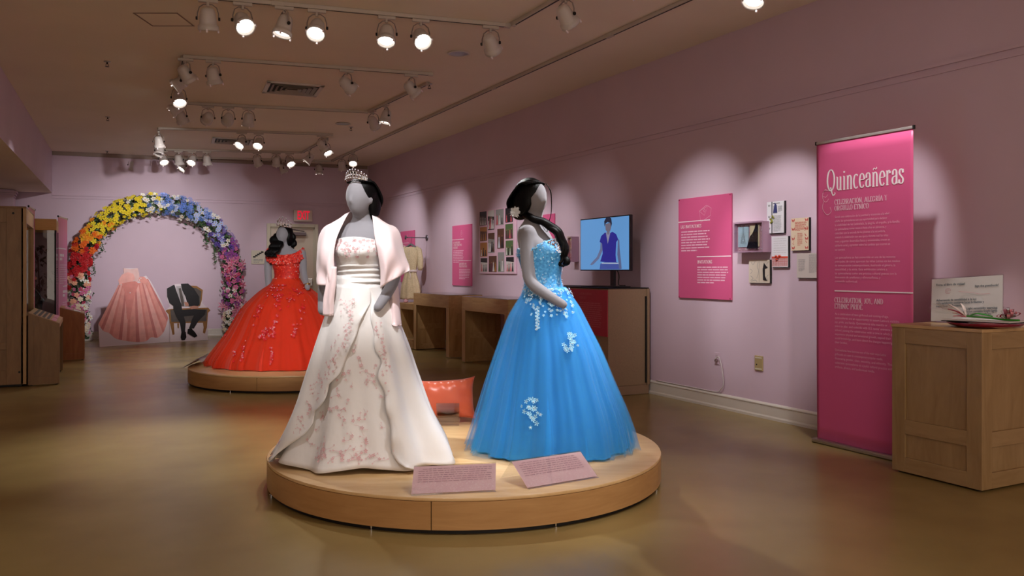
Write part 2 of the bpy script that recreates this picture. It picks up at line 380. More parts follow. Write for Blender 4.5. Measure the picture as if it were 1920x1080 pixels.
rail('trim_2', -12.9, 8, -PI / 2, (XW, 4.0, 0)); rail('trim_3', .03, (BR - BL).length - .02, brz, (BL.x, BL.y, -.04))
# crown board where the back wall meets the ceiling, in a darker grey-brown
struct(MB().box(.03, (BR - BL).length - .02, -.03, 0, ZC - .07, ZC - .001).build('trim_4', mat('crown_grey_brown', (150, 130, 120), .7), loc=(BL.x, BL.y, 0), rot=(0, 0, brz)))
# wall return beside the television (a shallow pilaster seen behind it)
# exit door in the back wall
M_door = mat('door_paint', (206, 190, 172), .45); M_frame = mat('door_frame_paint', (196, 186, 166), .45)
zt = WB(550, 420).z; w = L1 - L0
dr = bpy.data.objects.new('door_1', None); COL.objects.link(dr); dr['kind'] = 'structure'; dr.location = (doorL.x, doorL.y, 0); dr.rotation_euler = (0, 0, brz)
mb = MB(); fw = .07
for a in ((0, fw, 0, zt), (w - fw, w, 0, zt), (fw, w - fw, zt - fw, zt)): mb.bbox(a[0], a[1], -.06, -.001, a[2], a[3], .004)
for a in ((fw, fw + .03, 0, zt - fw), (w - fw - .03, w - fw, 0, zt - fw), (fw, w - fw, zt - fw - .03, zt - fw)): mb.box(a[0], a[1], -.035, -.001, a[2], a[3])
mb.build('door_frame', M_frame, dr)
MB().box(fw + .03, w - fw - .03, -.022, -.001, .01, zt - fw - .03).build('door_leaf', M_door, dr)
mb = MB(); mb.bbox(w * .5, w * .76, -.09, -.023, zt - fw - .17, zt - fw - .10, .01); mb.tube([(w * .72, -.06, zt - fw - .08), (w * .5, -.13, zt - fw - .05), (w * .36, -.04, zt - fw - .03)], .012, 6)
mb.build('door_closer', mat('closer_grey', (120, 106, 108), .45), dr)
mb = MB(); mb.bbox(fw + .08, w - fw - .08, -.10, -.06, 1.00, 1.05, .008); mb.bbox(w - fw - .2, w - fw - .05, -.07, -.023, .97, 1.12, .008); mb.bbox(fw + .06, fw + .14, -.07, -.023, .99, 1.06, .008)
mb.build('push_bar', M_alu, dr)
# ceiling fittings that belong to the building
def on_ceiling(u, v): return G(u, v, ZC)
def ceiling_vent(u, v, s, label, rz=brz):
    p = on_ceiling(u, v); t = thing('ceiling_vent', label, 'air vent', p, rz, None)
    mb = MB()
    for a in ((-s, s, -s, -s + .05), (-s, s, s - .05, s), (-s, -s + .05, -s, s), (s - .05, s, -s, s)): mb.bbox(*a, -.018, -.001, .004)
    mb.build('frame', M_trim, t); MB().box(-s + .03, s - .03, -s + .03, s - .03, -.004, -.002).build('duct_opening', M_black, t)
    for k in range(4):
        r = s - .07 - k * .055
        if r < .03: break
        mb = MB()
        for q in range(4):
            M = Matrix.Rotation(q * PI / 2, 4, 'Z'); mb.add([(-r, -r, -.028), (r, -r, -.028), (r - .035, -r + .035, -.006), (-r + .035, -r + .035, -.006)], [(0, 1, 2, 3), (3, 2, 1, 0)], M)
        mb.build('slat', M_trim, t)
ceiling_vent(549, 166, .33, 'square louvred ceiling vent between the two middle lighting tracks, nearer the camera')
ceiling_vent(436, 264, .33, 'small looking louvred ceiling vent near the far back lighting tracks')
for k, (u, v) in enumerate(((860, 99), (643, 231))):
    p = on_ceiling(u, v); t = thing('ceiling_speaker', ['round flush ceiling speaker right of the front lighting track', 'round flush ceiling speaker beside the middle right lighting track'][k], 'speaker', p, 0)
    MB().lathe([(.10, -.001), (.115, -.012), (.098, -.016), (.095, -.006)], 32, cap=False).build('rim', M_trim, t, True)
    MB().lathe([(.0005, -.014), (.06, -.012), (.096, -.008)], 32, cap=False).build('grille', mat('speaker_grille', (170, 178, 186), .3, metal=.6, bump=.4, bscale=300, bdist=.002), t, True)
SPR = ['sprinkler head on the plain left ceiling, largest of three in a row', 'sprinkler head in the middle of the left ceiling row', 'farthest sprinkler head on the left ceiling, above the back track',
       'sprinkler head past the end of the second lighting track', 'sprinkler head next to the farther round ceiling speaker']
for k, (u, v) in enumerate(((201, 115), (202, 219), (201, 283), (805, 157), (658, 238))):
    p = on_ceiling(u, v); t = thing('sprinkler_head', SPR[k], 'sprinkler', p, 0)
    MB().lathe([(.0005, -.001), (.035, -.001), (.032, -.008), (.012, -.01)], 20).build('escutcheon', M_alu, t, True)
    mb = MB(); mb.tube([(0, 0, -.008), (0, 0, -.03)], .009, 8); mb.tube([(.008, 0, -.028), (.016, 0, -.042), (0, 0, -.055)], .003, 5); mb.tube([(-.008, 0, -.028), (-.016, 0, -.042), (0, 0, -.055)], .003, 5)
    mb.lathe([(.0005, -.055), (.022, -.056), (.022, -.058), (.0005, -.058)], 12); mb.build('deflector', mat('dark_brass', (70, 58, 50), .4, metal=1), t)
# access hatch
P = [on_ceiling(*q) for q in ((265, 47), (352, 53), (348, 22), (268, 22))]
c = sum(P, Vector()) / 4; t = thing('access_hatch', 'flush painted access hatch in the ceiling at the upper left', 'hatch', c, -YAW)
mb = MB(); hx, hy = .19, .19
for q in ((-hx, hx, -hy, -hy + .012), (-hx, hx, hy - .012, hy), (-hx, -hx + .012, -hy, hy), (hx - .012, hx, -hy, hy)): mb.box(*q, -.005, -.001)
mb.build('frame', mat('hatch_line', (150, 126, 112), .7), t); MB().box(-hx + .016, hx - .016, -hy + .016, hy - .016, -.003, -.001).build('lid', M_ceil, t)

# ------------------------------------------------------------------ lighting tracks and spotlights
TR = {}
def V2(p): return Vector((p[0], p[1]))
def track(key, p, q, label, conn=False):
    p, q = V2(p), V2(q); d = (q - p); d.normalize(); e = .045 if key in ('1r', '2r', '2l', '3r', '3l', '5r') else 0; p = p + d * e; q = q - d * (e if key not in ('1r', '5r') else 0); d = (q - p); L = d.length; t = thing('lighting_track', label, 'lighting track', (p.x, p.y, ZC), math.atan2(d.y, d.x), 'ceiling lighting tracks')
    mb = MB(); mb.bbox(0, L, -.018, .018, -.034, -.001, .003); mb.build('rail', M_track, t)
    n = max(1, round(L / 2.4))
    for k in range(n): MB().box(L * k / n + .06, L * (k + 1) / n - .06, -.006, .006, -.0355, -.0335).build('power_slot', M_black, t)
    for k in range(n + 1): MB().bbox(max(0, L * k / n - .05), min(L, L * k / n + .05), -.021, .021, -.039, -.0005, .003).build('joiner', M_track, t)
    TR[key] = (p, q)
g = lambda u, v: V2(G(u, v, ZC - .04))
P1a, P1b, P1c = g(425, 3), g(957, 53), None
d1 = (P1b - P1a).normalized(); P1s = P1a - d1 * 1.6; P1e = P1b + Vector((0, -1)) * 4.2
track('1f', P1s, P1b, 'nearest cross track of the ceiling lighting'); track('1r', P1b, P1e, 'track running forward from the right end of the nearest cross track')
P2a, P2b = g(343, 110), g(812, 143); P2c, P2d = g(690, 213), g(330, 196)
track('2f', P2a, P2b, 'second cross track, with the louvred vent behind it'); track('2r', g(806, 158), P2c, 'short diagonal looking track right of the near louvred vent')
track('2b', P2d, P2c, 'third cross track, just behind the near louvred vent'); track('2l', P2a, P2d, 'left side track joining the second and third cross tracks')
P3a, P3b, P3c, P3d = g(297, 243), g(625, 255), g(567, 288), g(302, 283)
track('3f', P3a, P3b, 'fourth cross track, in front of the far vent'); track('3r', g(615, 262), P3c, 'short right side track beside the far vent')
track('3b', P3d, P3c, 'fifth cross track, behind the far vent'); track('3l', P3a, P3d, 'short left side track joining the two far cross tracks')
P4a, P4b = g(112, 292), g(622, 304)
track('4b', P4a, P4b, 'cross track close along the back wall'); track('5r', P4b, (4.26, -3.5), 'long track running the whole length above the right wall')
# a track nobody sees, over the camera, carries the lamps that light the gowns from the front
track('0f', (-.67, 4.17), (3.78, 1.88), 'cross track above the camera, outside the picture'); track('0l', (-1.6, 3.2), (-2.0, 12.0), 'left hand track above the walkway') if False else None

E_on = mat('lamp_glow', (255, 252, 246), .4, emit=(255, 252, 244), estr=4.5)
M_lens = mat('lamp_glass_off', (120, 112, 106), .15); M_housing = M_fix
def fixture_meshes():
    hs = MB().lathe([(.0005, .086), (.028, .085), (.046, .075), (.057, .052), (.063, .015), (.067, -.03), (.069, -.05), (.079, -.055), (.082, -.088), (.076, -.092), (.070, -.080), (.062, -.062), (.0005, -.058)], 20).mesh('housing', M_housing, True)
    rim = MB()
    for k in range(3): rim.bbox(-.007, .007, .074, .086, -.108, -.08, .002, Matrix.Rotation(2 * PI * k / 3, 4, 'Z'))
    rim = rim.mesh('lens_clip', M_white)
    lens = lambda m: MB().lathe([(.0005, -.074), (.04, -.072), (.060, -.068), (.062, -.064)], 18, cap=False).mesh('lens', m, True)
    yk = MB(); pts = [(-.08, 0, -.012), (-.08, 0, .04), (-.066, 0, .088), (-.034, 0, .112), (0, 0, .116), (.034, 0, .112), (.066, 0, .088), (.08, 0, .04), (.08, 0, -.012)]
    yk.tube(pts, .0095, 6, flat=.45); yk = yk.mesh('yoke', mat('yoke_grey', (150, 138, 130), .4))
    kn = MB()
    kn.lathe([(.0005, .012), (.014, .012), (.014, 0), (.0005, 0)], 10, Matrix.Rotation(PI / 2, 4, 'Y'))
    kn = kn.mesh('pivot_knob', M_black)
    ad = MB(); ad.bbox(-.075, .075, -.016, .016, -.062, -.036, .004); ad.tube([(0, 0, -.06), (0, 0, -.092)], .012, 8); ad = ad.mesh('track_adapter', M_track)
    return hs, rim, lens(E_on), lens(M_lens), yk, kn, ad
HS, RIM, LON, LOFF, YK, KN, AD = fixture_meshes()
NFIX = [0]; FPOS = []
def spot(o_parent, power, size, blend, col=SPOT_COL, rad=.035):
    l = bpy.data.lights.new('beam', 'SPOT'); l.energy = power * POW; l.spot_size = R(size); l.spot_blend = blend; l.color = col; l.shadow_soft_size = rad
    o = bpy.data.objects.new('beam', l); COL.objects.link(o); o.parent = o_parent; o.location = (0, 0, -.125); return o
def fixture(key, where, dirv, label, lit=True, power=0, size=40, blend=.6, target=None, drop=.19, group=None, col=SPOT_COL):
    """where = image column, or a distance along the track; dirv in camera axes"""
    p, q = TR[key]
    if isinstance(where, tuple): s = where[0] if where[0] < 1 else where[0] / (q - p).length
    else:
        t = (where - 960) / F; vx = SA + t * CA; vy = CA - t * SA; d = q - p; den = d.x * vy - d.y * vx
        s = max(.01, min(.99, (p.y * vx - p.x * vy) / den if abs(den) > 1e-6 else .5))
    TL_ = (q - p).length; best = None
    for k in range(200):                                       # keep lamp housings clear of each other
        for sg in (1, -1):
            s_ = s + sg * k * .01 / TL_ * 2
            if not 0.01 <= s_ <= .99: continue
            c_ = p + (q - p) * s_
            if all((c_ - o).length > .235 for o in FPOS): best = s_; break
        if best is not None: break
    if best is not None: s = best
    FPOS.append(p + (q - p) * s)
    c = p + (q - p) * s; ang = math.atan2((q - p).y, (q - p).x)
    if target is not None: dv = (Vector(target) - Vector((c.x, c.y, ZC - drop))).normalized()
    else:
        x, y, z = dirv; dv = Vector((y * SA + x * CA, y * CA - x * SA, z)).normalized()
    t = thing('track_spotlight', label, 'spotlight', (c.x, c.y, ZC), 0, group); NFIX[0] += 1
    link('track_adapter', AD, t, (0, 0, 0), (0, 0, ang))
    pan = math.atan2(dv.x, -dv.y) if dv.xy.length > 1e-3 else 0       # local -y turns towards dv
    tilt = math.acos(max(-1, min(1, -dv.z)))
    yk = link('yoke', YK, t, (0, 0, -drop), (0, 0, pan)); link('pivot_knob', KN, yk, (.08, 0, 0)); link('pivot_knob', KN, yk, (-.092, 0, 0))
    h = link('housing', HS, t, (0, 0, -drop), Euler((-tilt, 0, pan)))
    link('lens', LON if lit else LOFF, h); link('lens_clip', RIM, h, kind='stuff')
    if power: spot(h, power, size, blend, col)
    return t
FX = [  # track, column, direction (right, away, up) in camera axes, lit, place in words, (power, cone)
 ('1f', 390, (-.05, .25, -1), 0, 'track spotlight at the top edge of the picture, leftmost on the nearest track', None),
 ('1f', 455, (.45, -.55, -.7), 1, 'glowing track spotlight turned right, second from the left on the nearest track', (90, 36)),
 ('1f', 533, (-.65, -.2, -.75), 1, 'track spotlight tilted left with its rim glowing, third on the nearest track', (150, 40)),
 ('1f', 594, (.02, -.62, -.78), 1, 'glowing track spotlight facing the camera, fourth on the nearest track', (80, 40)),
 ('1f', 725, (0, -.42, -.9), 1, 'glowing track spotlight pointing down at the front, above the white gown', (100, 34)),
 ('1f', 789, (.03, -.42, -.9), 1, 'glowing track spotlight just right of its twin above the white gown', (110, 34)),
 ('1f', 920, (.5, .4, -.75), 0, 'track spotlight turned away to the right near the track corner', None),
 ('1r', 1061, (.5, .35, -.75), 0, 'track spotlight turned to the right wall, on the track leading to the camera', None),
 ('5r', 1415, (-.2, -.3, -.9), 1, 'spotlight cut by the top edge of the picture above the right wall', (40, 40)),
 ('2f', 347, (.4, .55, -.8), 0, 'spotlight turned away at the left corner of the second track', None),
 ('2l', (.16,), (-.75, -.25, -.6), 1, 'glowing spotlight tilted left just under the left corner of the second track', (45, 40)),
 ('2f', 400, (.1, .3, -.95), 0, 'unlit looking spotlight hanging straight, second on the second track', None),
 ('2f', 650, (.45, .5, -.75), 0, 'spotlight turned away to the right beside the near louvred vent', None),
 ('2f', 771, (-.15, .35, -.95), 0, 'last spotlight on the right end of the second track', None),
 ('2l', (.52,), (.3, -.45, -.8), 1, 'glowing spotlight pointing down right on the left side track', (40, 40)),
 ('2l', (.78,), (-.85, -.2, -.55), 1, 'glowing spotlight turned far left on the left side track', (40, 40)),
 ('2b', 339, (.1, .6, -.75), 0, 'spotlight turned away at the left end of the third track', None),
 ('2b', 390, (-.4, .35, -.8), 0, 'spotlight tilted left, second on the third track', None),
 ('2b', 422, (-.35, .35, -.85), 0, 'spotlight tilted left, third on the third track', None),
 ('2b', 460, (.05, -.12, -1), 1, 'glowing spotlight pointing straight down, fourth on the third track', (70, 42)),
 ('2r', 700, (.35, .5, -.75), 0, 'spotlight turned to the right wall near the lower end of the diagonal track', None),
 ('2r', 724, (-.2, -.12, -1), 1, 'glowing rimmed spotlight pointing down on the diagonal looking track', (50, 40)),
 ('3f', 453, (-.25, -.6, -.7), 1, 'left one of the glowing spotlight pair in front of the far vent', (70, 44)),
 ('3f', 485, (0, -.62, -.75), 1, 'right one of the glowing spotlight pair in front of the far vent', (70, 44)),
 ('3l', (.08,), (0, .35, -.9), 0, 'spotlight at the near end of the far left side track', None),
 ('3l', (.5,), (0, -.35, -.9), 0, 'spotlight in the dense cluster at the far left side track', None),
 ('3b', 306, (.4, -.45, -.8), 1, 'glowing spotlight pointing right in the far left cluster', (40, 44)),
 ('3f', 603, (.2, .4, -.9), 0, 'spotlight turned away near the right end of the fourth track', None),
 ('3r', 612, (.45, -.35, -.8), 1, 'glowing spotlight at the right end of the fourth track', (30, 40)),
 ('3b', 335, (0, .4, -.9), 0, 'dark spotlight left of the glowing one on the fifth track', None),
 ('3b', 352, (0, -.6, -.75), 1, 'glowing spotlight facing the camera on the fifth track', (60, 44)),
 ('4b', 345, (-.4, -.5, -.7), 1, 'low glowing spotlight on the back wall track under the fifth track', (30, 44)),
 ('3b', 388, (0, .3, -1), 0, 'spotlight hanging alone, third on the fifth track', None),
 ('3b', 482, (0, .3, -1), 0, 'spotlight hanging alone in the middle of the fifth track', None),
 ('3b', 518, (-.1, .4, -.9), 0, 'dark spotlight left of the glowing one at the right of the fifth track', None),
 ('3b', 541, (.45, -.5, -.75), 1, 'glowing spotlight near the right end of the fifth track', (40, 44)),
 ('4b', 530, (.4, .2, -.9), 0, 'spotlight tilted right on the back wall track', None),
 ('3r', 580, (-.6, -.2, -.75), 1, 'glowing spotlight tilted left on the short far right side track', (30, 44)),
 ('4b', 137, (0, -.6, -.78), 1, 'glowing spotlight at the far left of the back wall track', (60, 50)),
 ('4b', 178, (.35, .3, -.9), 0, 'unlit looking spotlight, second from the left on the back wall track', None),
 ('4b', 247, (-.2, .1, -1), 1, 'spotlight with glowing clips, third from the left on the back wall track', None),
 ('4b', 598, (0, .05, -1), 1, 'spotlight pointing straight down on the back wall track above the exit sign', (20, 60)),
 ('5r', 641, (0, .4, -.95), 0, 'dark spotlight at the far end of the long right track', None),
 ('5r', 662, (.1, -.6, -.78), 1, 'glowing spotlight at the far end of the long right track, beside the camera dome', (40, 44)),
]
AIM = {('1f', 533): (G(330, 830, 0), 230, 44), ('2b', 460): (G(420, 672, 0), 150, 44), ('1f', 789): (at(995, 500, 5.15), 150, 30), ('1r', 1061): ((XW, 6.3, 1.45), 130, 38), ('1f', 920): ((XW, 8.6, 1.4), 30, 40), ('2f', 650): ((XW, 10.1, 1.55), 200, 34), ('2f', 771): ((XW, 9.0, 1.5), 90, 34),
       ('2r', 700): ((XW, 12.6, 1.5), 180, 40), ('3f', 603): ((XW, 14.6, 1.6), 120, 50), ('2b', 390): (tuple(WB(230, 470)), 300, 40), ('2b', 422): (tuple(WB(340, 480)), 300, 40),
       ('3b', 482): (tuple(WB(560, 520)), 30, 50)}
for key, u, dv, lit, lab, pw in FX:
    if (key, u) in AIM:
        tg, w_, sz = AIM[(key, u)]; fixture(key, u, dv, lab, bool(lit), w_, sz * 1.15, 1, target=tg)
    else: fixture(key, u, dv, lab, bool(lit), *(pw if pw else (0, 40)))
# lamps aimed at the exhibits from the parts of the tracks outside the picture
KN_ = [0]
WORDS = ['first', 'second', 'third', 'fourth', 'fifth', 'sixth', 'seventh', 'eighth', 'ninth', 'tenth', 'eleventh', 'twelfth']
def key(k, s, tgt, power, size, what, blend=.6, col=SPOT_COL):
    fixture(k, (s,), None, 'track spotlight outside the picture, aimed at the ' + what, True, power, size, blend, target=tgt, col=col)
key('0f', .36, at(677, 460, 4.87), 175, 26, 'white gown from the front')
key('0f', .12, at(690, 640, 4.8), 60, 30, 'white gown from the left')
key('0f', .62, at(1035, 720, 5.1), 110, 26, 'blue gown from the front')
key('0f', .2, at(537, 590, 9.8), 680, 21, 'red gown from the front')
key('0f', .74, at(900, 900, 4.3), 60, 34, 'caption stands on the front platform')
key('0f', .86, at(1060, 800, 4.7), 40, 40, 'blue gown hem from the right')
key('1r', 2.5, at(1040, 540, 5.15), 230, 30, 'blue gown from above')
key('1r', 1.8, (XW, 5.25, 1.4), 120, 38, 'invitations on the right wall')
key('5r', 19.3 - 6.5, (4.95, 4.15, 1.7), 70, 44, 'tall title banner')
key('5r', 19.3 - 5.2, (5.05, 3.30, 1.10), 75, 15, 'guest book sign')

fixture('1f', 640, None, 'spotlight facing away between the glowing ones on the nearest track', False, 0, 18, .6, target=at(537, 560, 9.8)) if False else None
for (k_, u_), (tg, w_, sz, lab) in {}.items(): fixture(k_, u_, None, lab, False, w_, sz, .6, target=tg)
# ------------------------------------------------------------------ round platforms
def platform(u, d, label, rad=1.22, h=.182):
    c = at(u, 0, d); t = thing('round_platform', label, 'platform', (c.x, c.y, 0), -YAW)
    n = 96
    MB().lathe([(.0005, h - .018), (rad - .02, h - .018), (rad - .012, h - .018), (rad - .001, h - .016), (rad + .001, h - .008), (rad - .002, h - .001), (rad - .006, h), (.0005, h)], n).build('top', M_woodT, t, auto=40)
    # bent side panels, butted with thin upright seams
    seams = [-160, -95, -20, 62, 130, 200]
    for a, b in zip(seams[:-1], seams[1:]):
        mb = MB(); A = np.linspace(R(a) + .0018, R(b) - .0018, 20)
        rs = [[(r * math.cos(x), r * math.sin(x), z) for r, z in ((rad, h - .0185), (rad, .024), (rad - .015, .024), (rad - .015, h - .0185))] for x in A]
        o = mb.rings(rs).build('side_panel', M_woodX2, t, auto=40); fixn(o)
    MB().lathe([(rad - .019, .0015), (rad - .019, h - .03), (rad - .03, h - .03), (rad - .03, .0015)], 64, cap=False).build('recess_shadow_plinth', M_black, t)  # black ring set forward to paint the recess shadow below the panels
    for k in range(8):
        a = R(-110 + k * 45); MB().lathe([(.0005, .001), (.010, .001), (.010, .006), (.005, .008), (.006, .024), (.0005, .024)], 12).build('levelling_foot', M_chrome, t, loc=((rad - .012) * math.cos(a), (rad - .012) * math.sin(a), 0))
    return t
M_woodX2 = wood('maple_bent', (196, 152, 100), (178, 134, 84), (.8, .8, 7))
# centre comes from a circle fitted to the rim in the photograph
PC = (.238 * 1.118 * -1, 4.71 * 1.118)
platform(960 + PC[0] * F / PC[1] - 7, PC[1], 'round maple platform in the foreground under the white and blue gowns')
platform(557, 9.9, 'farther round maple platform under the red gown')
ZP = .182

# ------------------------------------------------------------------ helpers for wall things
def bars(parent, x0, x1, z, n, lh, y, m, name='text_lines', hh=.42, seed=1, last=.55):
    """lines of small print too small to read: one flat bar per word"""
    r = random.Random(seed); mb = MB()
    for k in range(n):
        x = x0; e = x1 - r.random() * .12 * (x1 - x0); e = e if k < n - 1 else x0 + (x1 - x0) * last
        while x < e:
            w = lh * (1 + r.random() * 3.0); w = min(w, e - x + lh * .3); zz = z - k * lh
            mb.add([(x, y, zz), (x + w, y, zz), (x + w, y, zz + lh * hh), (x, y, zz + lh * hh)], [(0, 1, 2, 3)]); x += w + lh * .32
    return mb.build(name, m, parent, kind='stuff')
def wall_root(name, label, cat, u0, u1, vt, vb, X=XW, group=None, refu=None):
    """rectangular thing on the right wall from its pixel box; local x runs right as seen, -y out of the wall; origin bottom centre"""
    a = WR(u0, 500, X); b = WR(u1, 500, X); ru = refu if refu else u0
    d = dX(ru, X); zt = CH + (HZ - vt) * d / F; zb = CH + (HZ - vb) * d / F
    t = thing(name, label, cat, (X, (a.y + b.y) / 2, zb), -PI / 2, group)
    return t, a.y - b.y, zt - zb
M_softpink = mat('soft_white_ink', (240, 190, 210), .5)
def pink_panel(u0, u1, vt, vb, label, titles1, titles2, icon, th=.02, ul=None):
    t, w, h = wall_root('text_panel', label, 'text panel', u0, u1, vt, vb)
    MB().bbox(-w / 2, w / 2, -th, -.002, 0, h, .002).build('board', M_pink, t)
    y = -th - .0012; x0 = -w / 2
    # thin rules
    mb = MB(); mb.box(x0, x0 + .62 * w, y, y + .001, .762 * h, .770 * h); mb.build('rule', M_white, t)
    mb = MB(); mb.box(x0 + .37 * w, x0 + w, y, y + .001, .408 * h, .416 * h); mb.build('rule', M_white, t)
    hs = .032 * h
    for k, s in enumerate(titles1): serif(s, t, x0 + .05 * w, (.70 - k * .042) * h, y, hs, m=M_white, name='heading', width=min(.6 * w, len(s) * hs * .62))
    z1 = (.70 - len(titles1) * .042) * h
    bars(t, x0 + .06 * w, x0 + .61 * w, z1, 8, .027 * h, y, M_softpink)
    for k, s in enumerate(titles2): serif(s, t, x0 + .38 * w, (.345 - k * .042) * h, y, hs, m=M_white, name='heading', width=min(.58 * w, len(s) * hs * .62))
    z2 = (.345 - len(titles2) * .042) * h
    bars(t, x0 + .38 * w, x0 + .95 * w, z2, 7, .025 * h, y, M_softpink, seed=3)
    if icon == 'envelope':
        polyline(t, [[(-.0, .0), (.10, .05), (.17, .02), (.16, -.05), (.02, -.11), (0, 0)], [(0, 0), (.07, -.045), (.13, .045), (0, 0)], [(.06, .0), (.075, .018), (.085, .003), (.072, -.015), (.06, 0)]], y, .003, M_softpink, off=(x0 + .42 * w, .86 * h))
    elif icon == 'shoe': polyline(t, [arc(0, 0, .025, .035, 0, 360), arc(.0, -.04, .03, .045, 20, 200), [(-.02, -.06), (.02, -.075), (.03, -.05)]], y, .004, M_softpink, off=(0, .88 * h))
    else: polyline(t, [arc(0, 0, .03, .04, 0, 320), [(-.02, .01), (.02, .03), (.01, -.02)], arc(.0, -.06, .018, .03, 90, 300)], y, .004, M_softpink, off=(.0, .88 * h))
    for a in (-1, 1):
        for z in (.012, h - .012): MB().lathe([(.0005, .004), (.006, .003), (.007, 0), (.0005, 0)], 10, Matrix.Translation((a * (w / 2 - .014), -th, z)) @ Matrix.Rotation(PI / 2, 4, 'X')).build('screw', mat('screw_red', (150, 40, 80), .4), t)
    return t
pink_panel(1275, 1374, 374, 558, 'pink panel headed LAS INVITACIONES on the right wall beside the invitations', ['LAS INVITACIONES'], ['INVITATIONS'], 'envelope')
pink_panel(850, 886, 424, 535, 'pink text panel on the wall between the hanging dress and the photo board', ['LOS QUINCEAÑERA', 'Y OTRAS TRADICIONES', 'RELIGIOSAS'], ['QUINCEAÑERA AND', 'OTHER TRADITIONS'], 'shoe')
pink_panel(753, 778.5, 434.5, 529, 'farthest pink text panel, partly behind the hanging cream dress', ['LOS VESTIDOS', 'PASADOS'], ['PAST DRESSES'], 'crown')
t, w, h = wall_root('text_panel', 'pink panel on the wall behind the head of the blue gown mannequin', 'text panel', 985, 1041.5, 407, 500)
MB().bbox(-w / 2, w / 2, -.02, -.002, 0, h, .002).build('board', M_pink, t); MB().box(-w / 2 + .1, w / 2, -.0215, -.0205, .3 * h, .307 * h).build('rule', M_white, t)

# ------------------------------------------------------------------ photo board with its photographs
t, w, h = wall_root('photo_board', 'pale pink board with four columns of event photographs on the right wall', 'photo board', 902.5, 970, 396.5, 513)
MB().bbox(-w / 2, w / 2, -.03, -.002, 0, h, .003).build('board', mat('pale_pink_board', (226, 188, 206), .5), t)
pal = dict(k=(34, 30, 36), br=(96, 62, 46), w=(214, 210, 208), gr=(84, 110, 66), pk=(206, 92, 104), or_=(176, 118, 56), pu=(96, 40, 66), sk=(170, 120, 96), bl=(206, 214, 226), g=(150, 150, 148))
PM = {k: mat('print_' + k, v, .45) for k, v in pal.items()}
def person_poly(mb, k, x, z, s, y, dress=True):
    mb.mi(k); w_ = s * (.30 if dress else .16)
    mb.add([(x - w_, y, z), (x + w_, y, z), (x + .10 * s, y, z + .62 * s), (x + .12 * s, y, z + .82 * s), (x - .12 * s, y, z + .82 * s), (x - .10 * s, y, z + .62 * s)], [(0, 1, 2, 3, 4, 5)])
    mb.mi(9 if False else 1); mb.add([(x + .065 * s * math.cos(a), y, z + .9 * s + .08 * s * math.sin(a)) for a in np.linspace(0, 2 * PI, 9)[:-1]], [tuple(range(8))])
# local photo boxes measured on the board (pixel columns and rows at its own spot): column, top, bottom, ground, accents
PH = [(903.2, 915.8, 396, 423, 'k', ['w', 'w', 'w']), (918.5, 930.5, 394, 431, 'k', ['w', 'pk', 'w', 'w']), (933.3, 948, 391.5, 422, 'g', ['pk', 'w', 'k']), (951.5, 965, 389, 417, 'k', ['pk', 'k', 'pk']),
      (904, 916.5, 426, 452, 'br', ['or_', 'sk', 'or_']), (951.5, 965.5, 420, 448, 'gr', ['pu', 'pu', 'pk', 'pu']), (936.3, 948.8, 429, 466, 'br', ['bl', 'k']), (919, 931, 437, 474, 'g', ['w', 'w', 'k', 'br']),
      (904.2, 917, 455, 481, 'or_', ['w', 'k', 'k']), (952, 966, 451, 479, 'gr', ['w', 'k', 'w', 'k']), (905, 917.5, 484, 510, 'w', ['pk', 'k', 'k']), (920.3, 934.8, 480, 510, 'br', ['k', 'pu', 'w', 'or_']),
      (937.3, 949.2, 473, 510, 'g', ['gr', 'w']), (953, 967.5, 482, 510, 'w', ['pk', 'br', 'pk', 'k'])]
ycen = t.location.y
for i, (a, b, vt, vb, bg, ac) in enumerate(PH):
    ya, yb = WR(a, 500, XW).y, WR(b, 500, XW).y; x0, x1 = ycen - ya, ycen - yb; d = dX((a + b) / 2, XW)
    z1 = CH + (HZ - vt) * d / F - t.location.z; z0 = CH + (HZ - vb) * d / F - t.location.z; z0 = max(z0, .012); z1 = min(z1, h - .012)
    mb = MB(); keys = [bg, 'sk'] + ac; mb.mi(0).box(x0, x1, -.0335, -.0305, z0, z1); r = random.Random(i); n = len(ac); y = -.0338
    hh = z1 - z0
    mb.mi(2 + n - 1); mb.add([(x0, y, z0 + hh * .72), (x1, y, z0 + hh * .66), (x1, y, z1), (x0, y, z1)], [(0, 1, 2, 3)]) if i % 3 == 1 else None
    for k in range(n):
        s = hh * (.5 + .22 * r.random()); cx = x0 + (x1 - x0) * (k + .6) / (n + .2); cx = min(max(cx, x0 + s * .16), x1 - s * .16)
        y -= .0002; mb.mi(2 + k); wd = min(s * .2, cx - x0, x1 - cx)
        zz = z0 + hh * .04
        mb.add([(cx - wd, y, zz), (cx + wd, y, zz), (cx + .07 * s, y, zz + .6 * s), (cx + .10 * s, y, zz + .8 * s), (cx - .10 * s, y, zz + .8 * s), (cx - .07 * s, y, zz + .6 * s)], [tuple(range(6))])
        mb.mi(1); mb.add([(cx + .055 * s * math.cos(q), y, zz + .88 * s + .07 * s * math.sin(q)) for q in np.linspace(0, 2 * PI, 9)[:-1]], [tuple(range(8))])
    mb.build('photograph', [PM[q] for q in keys], t)

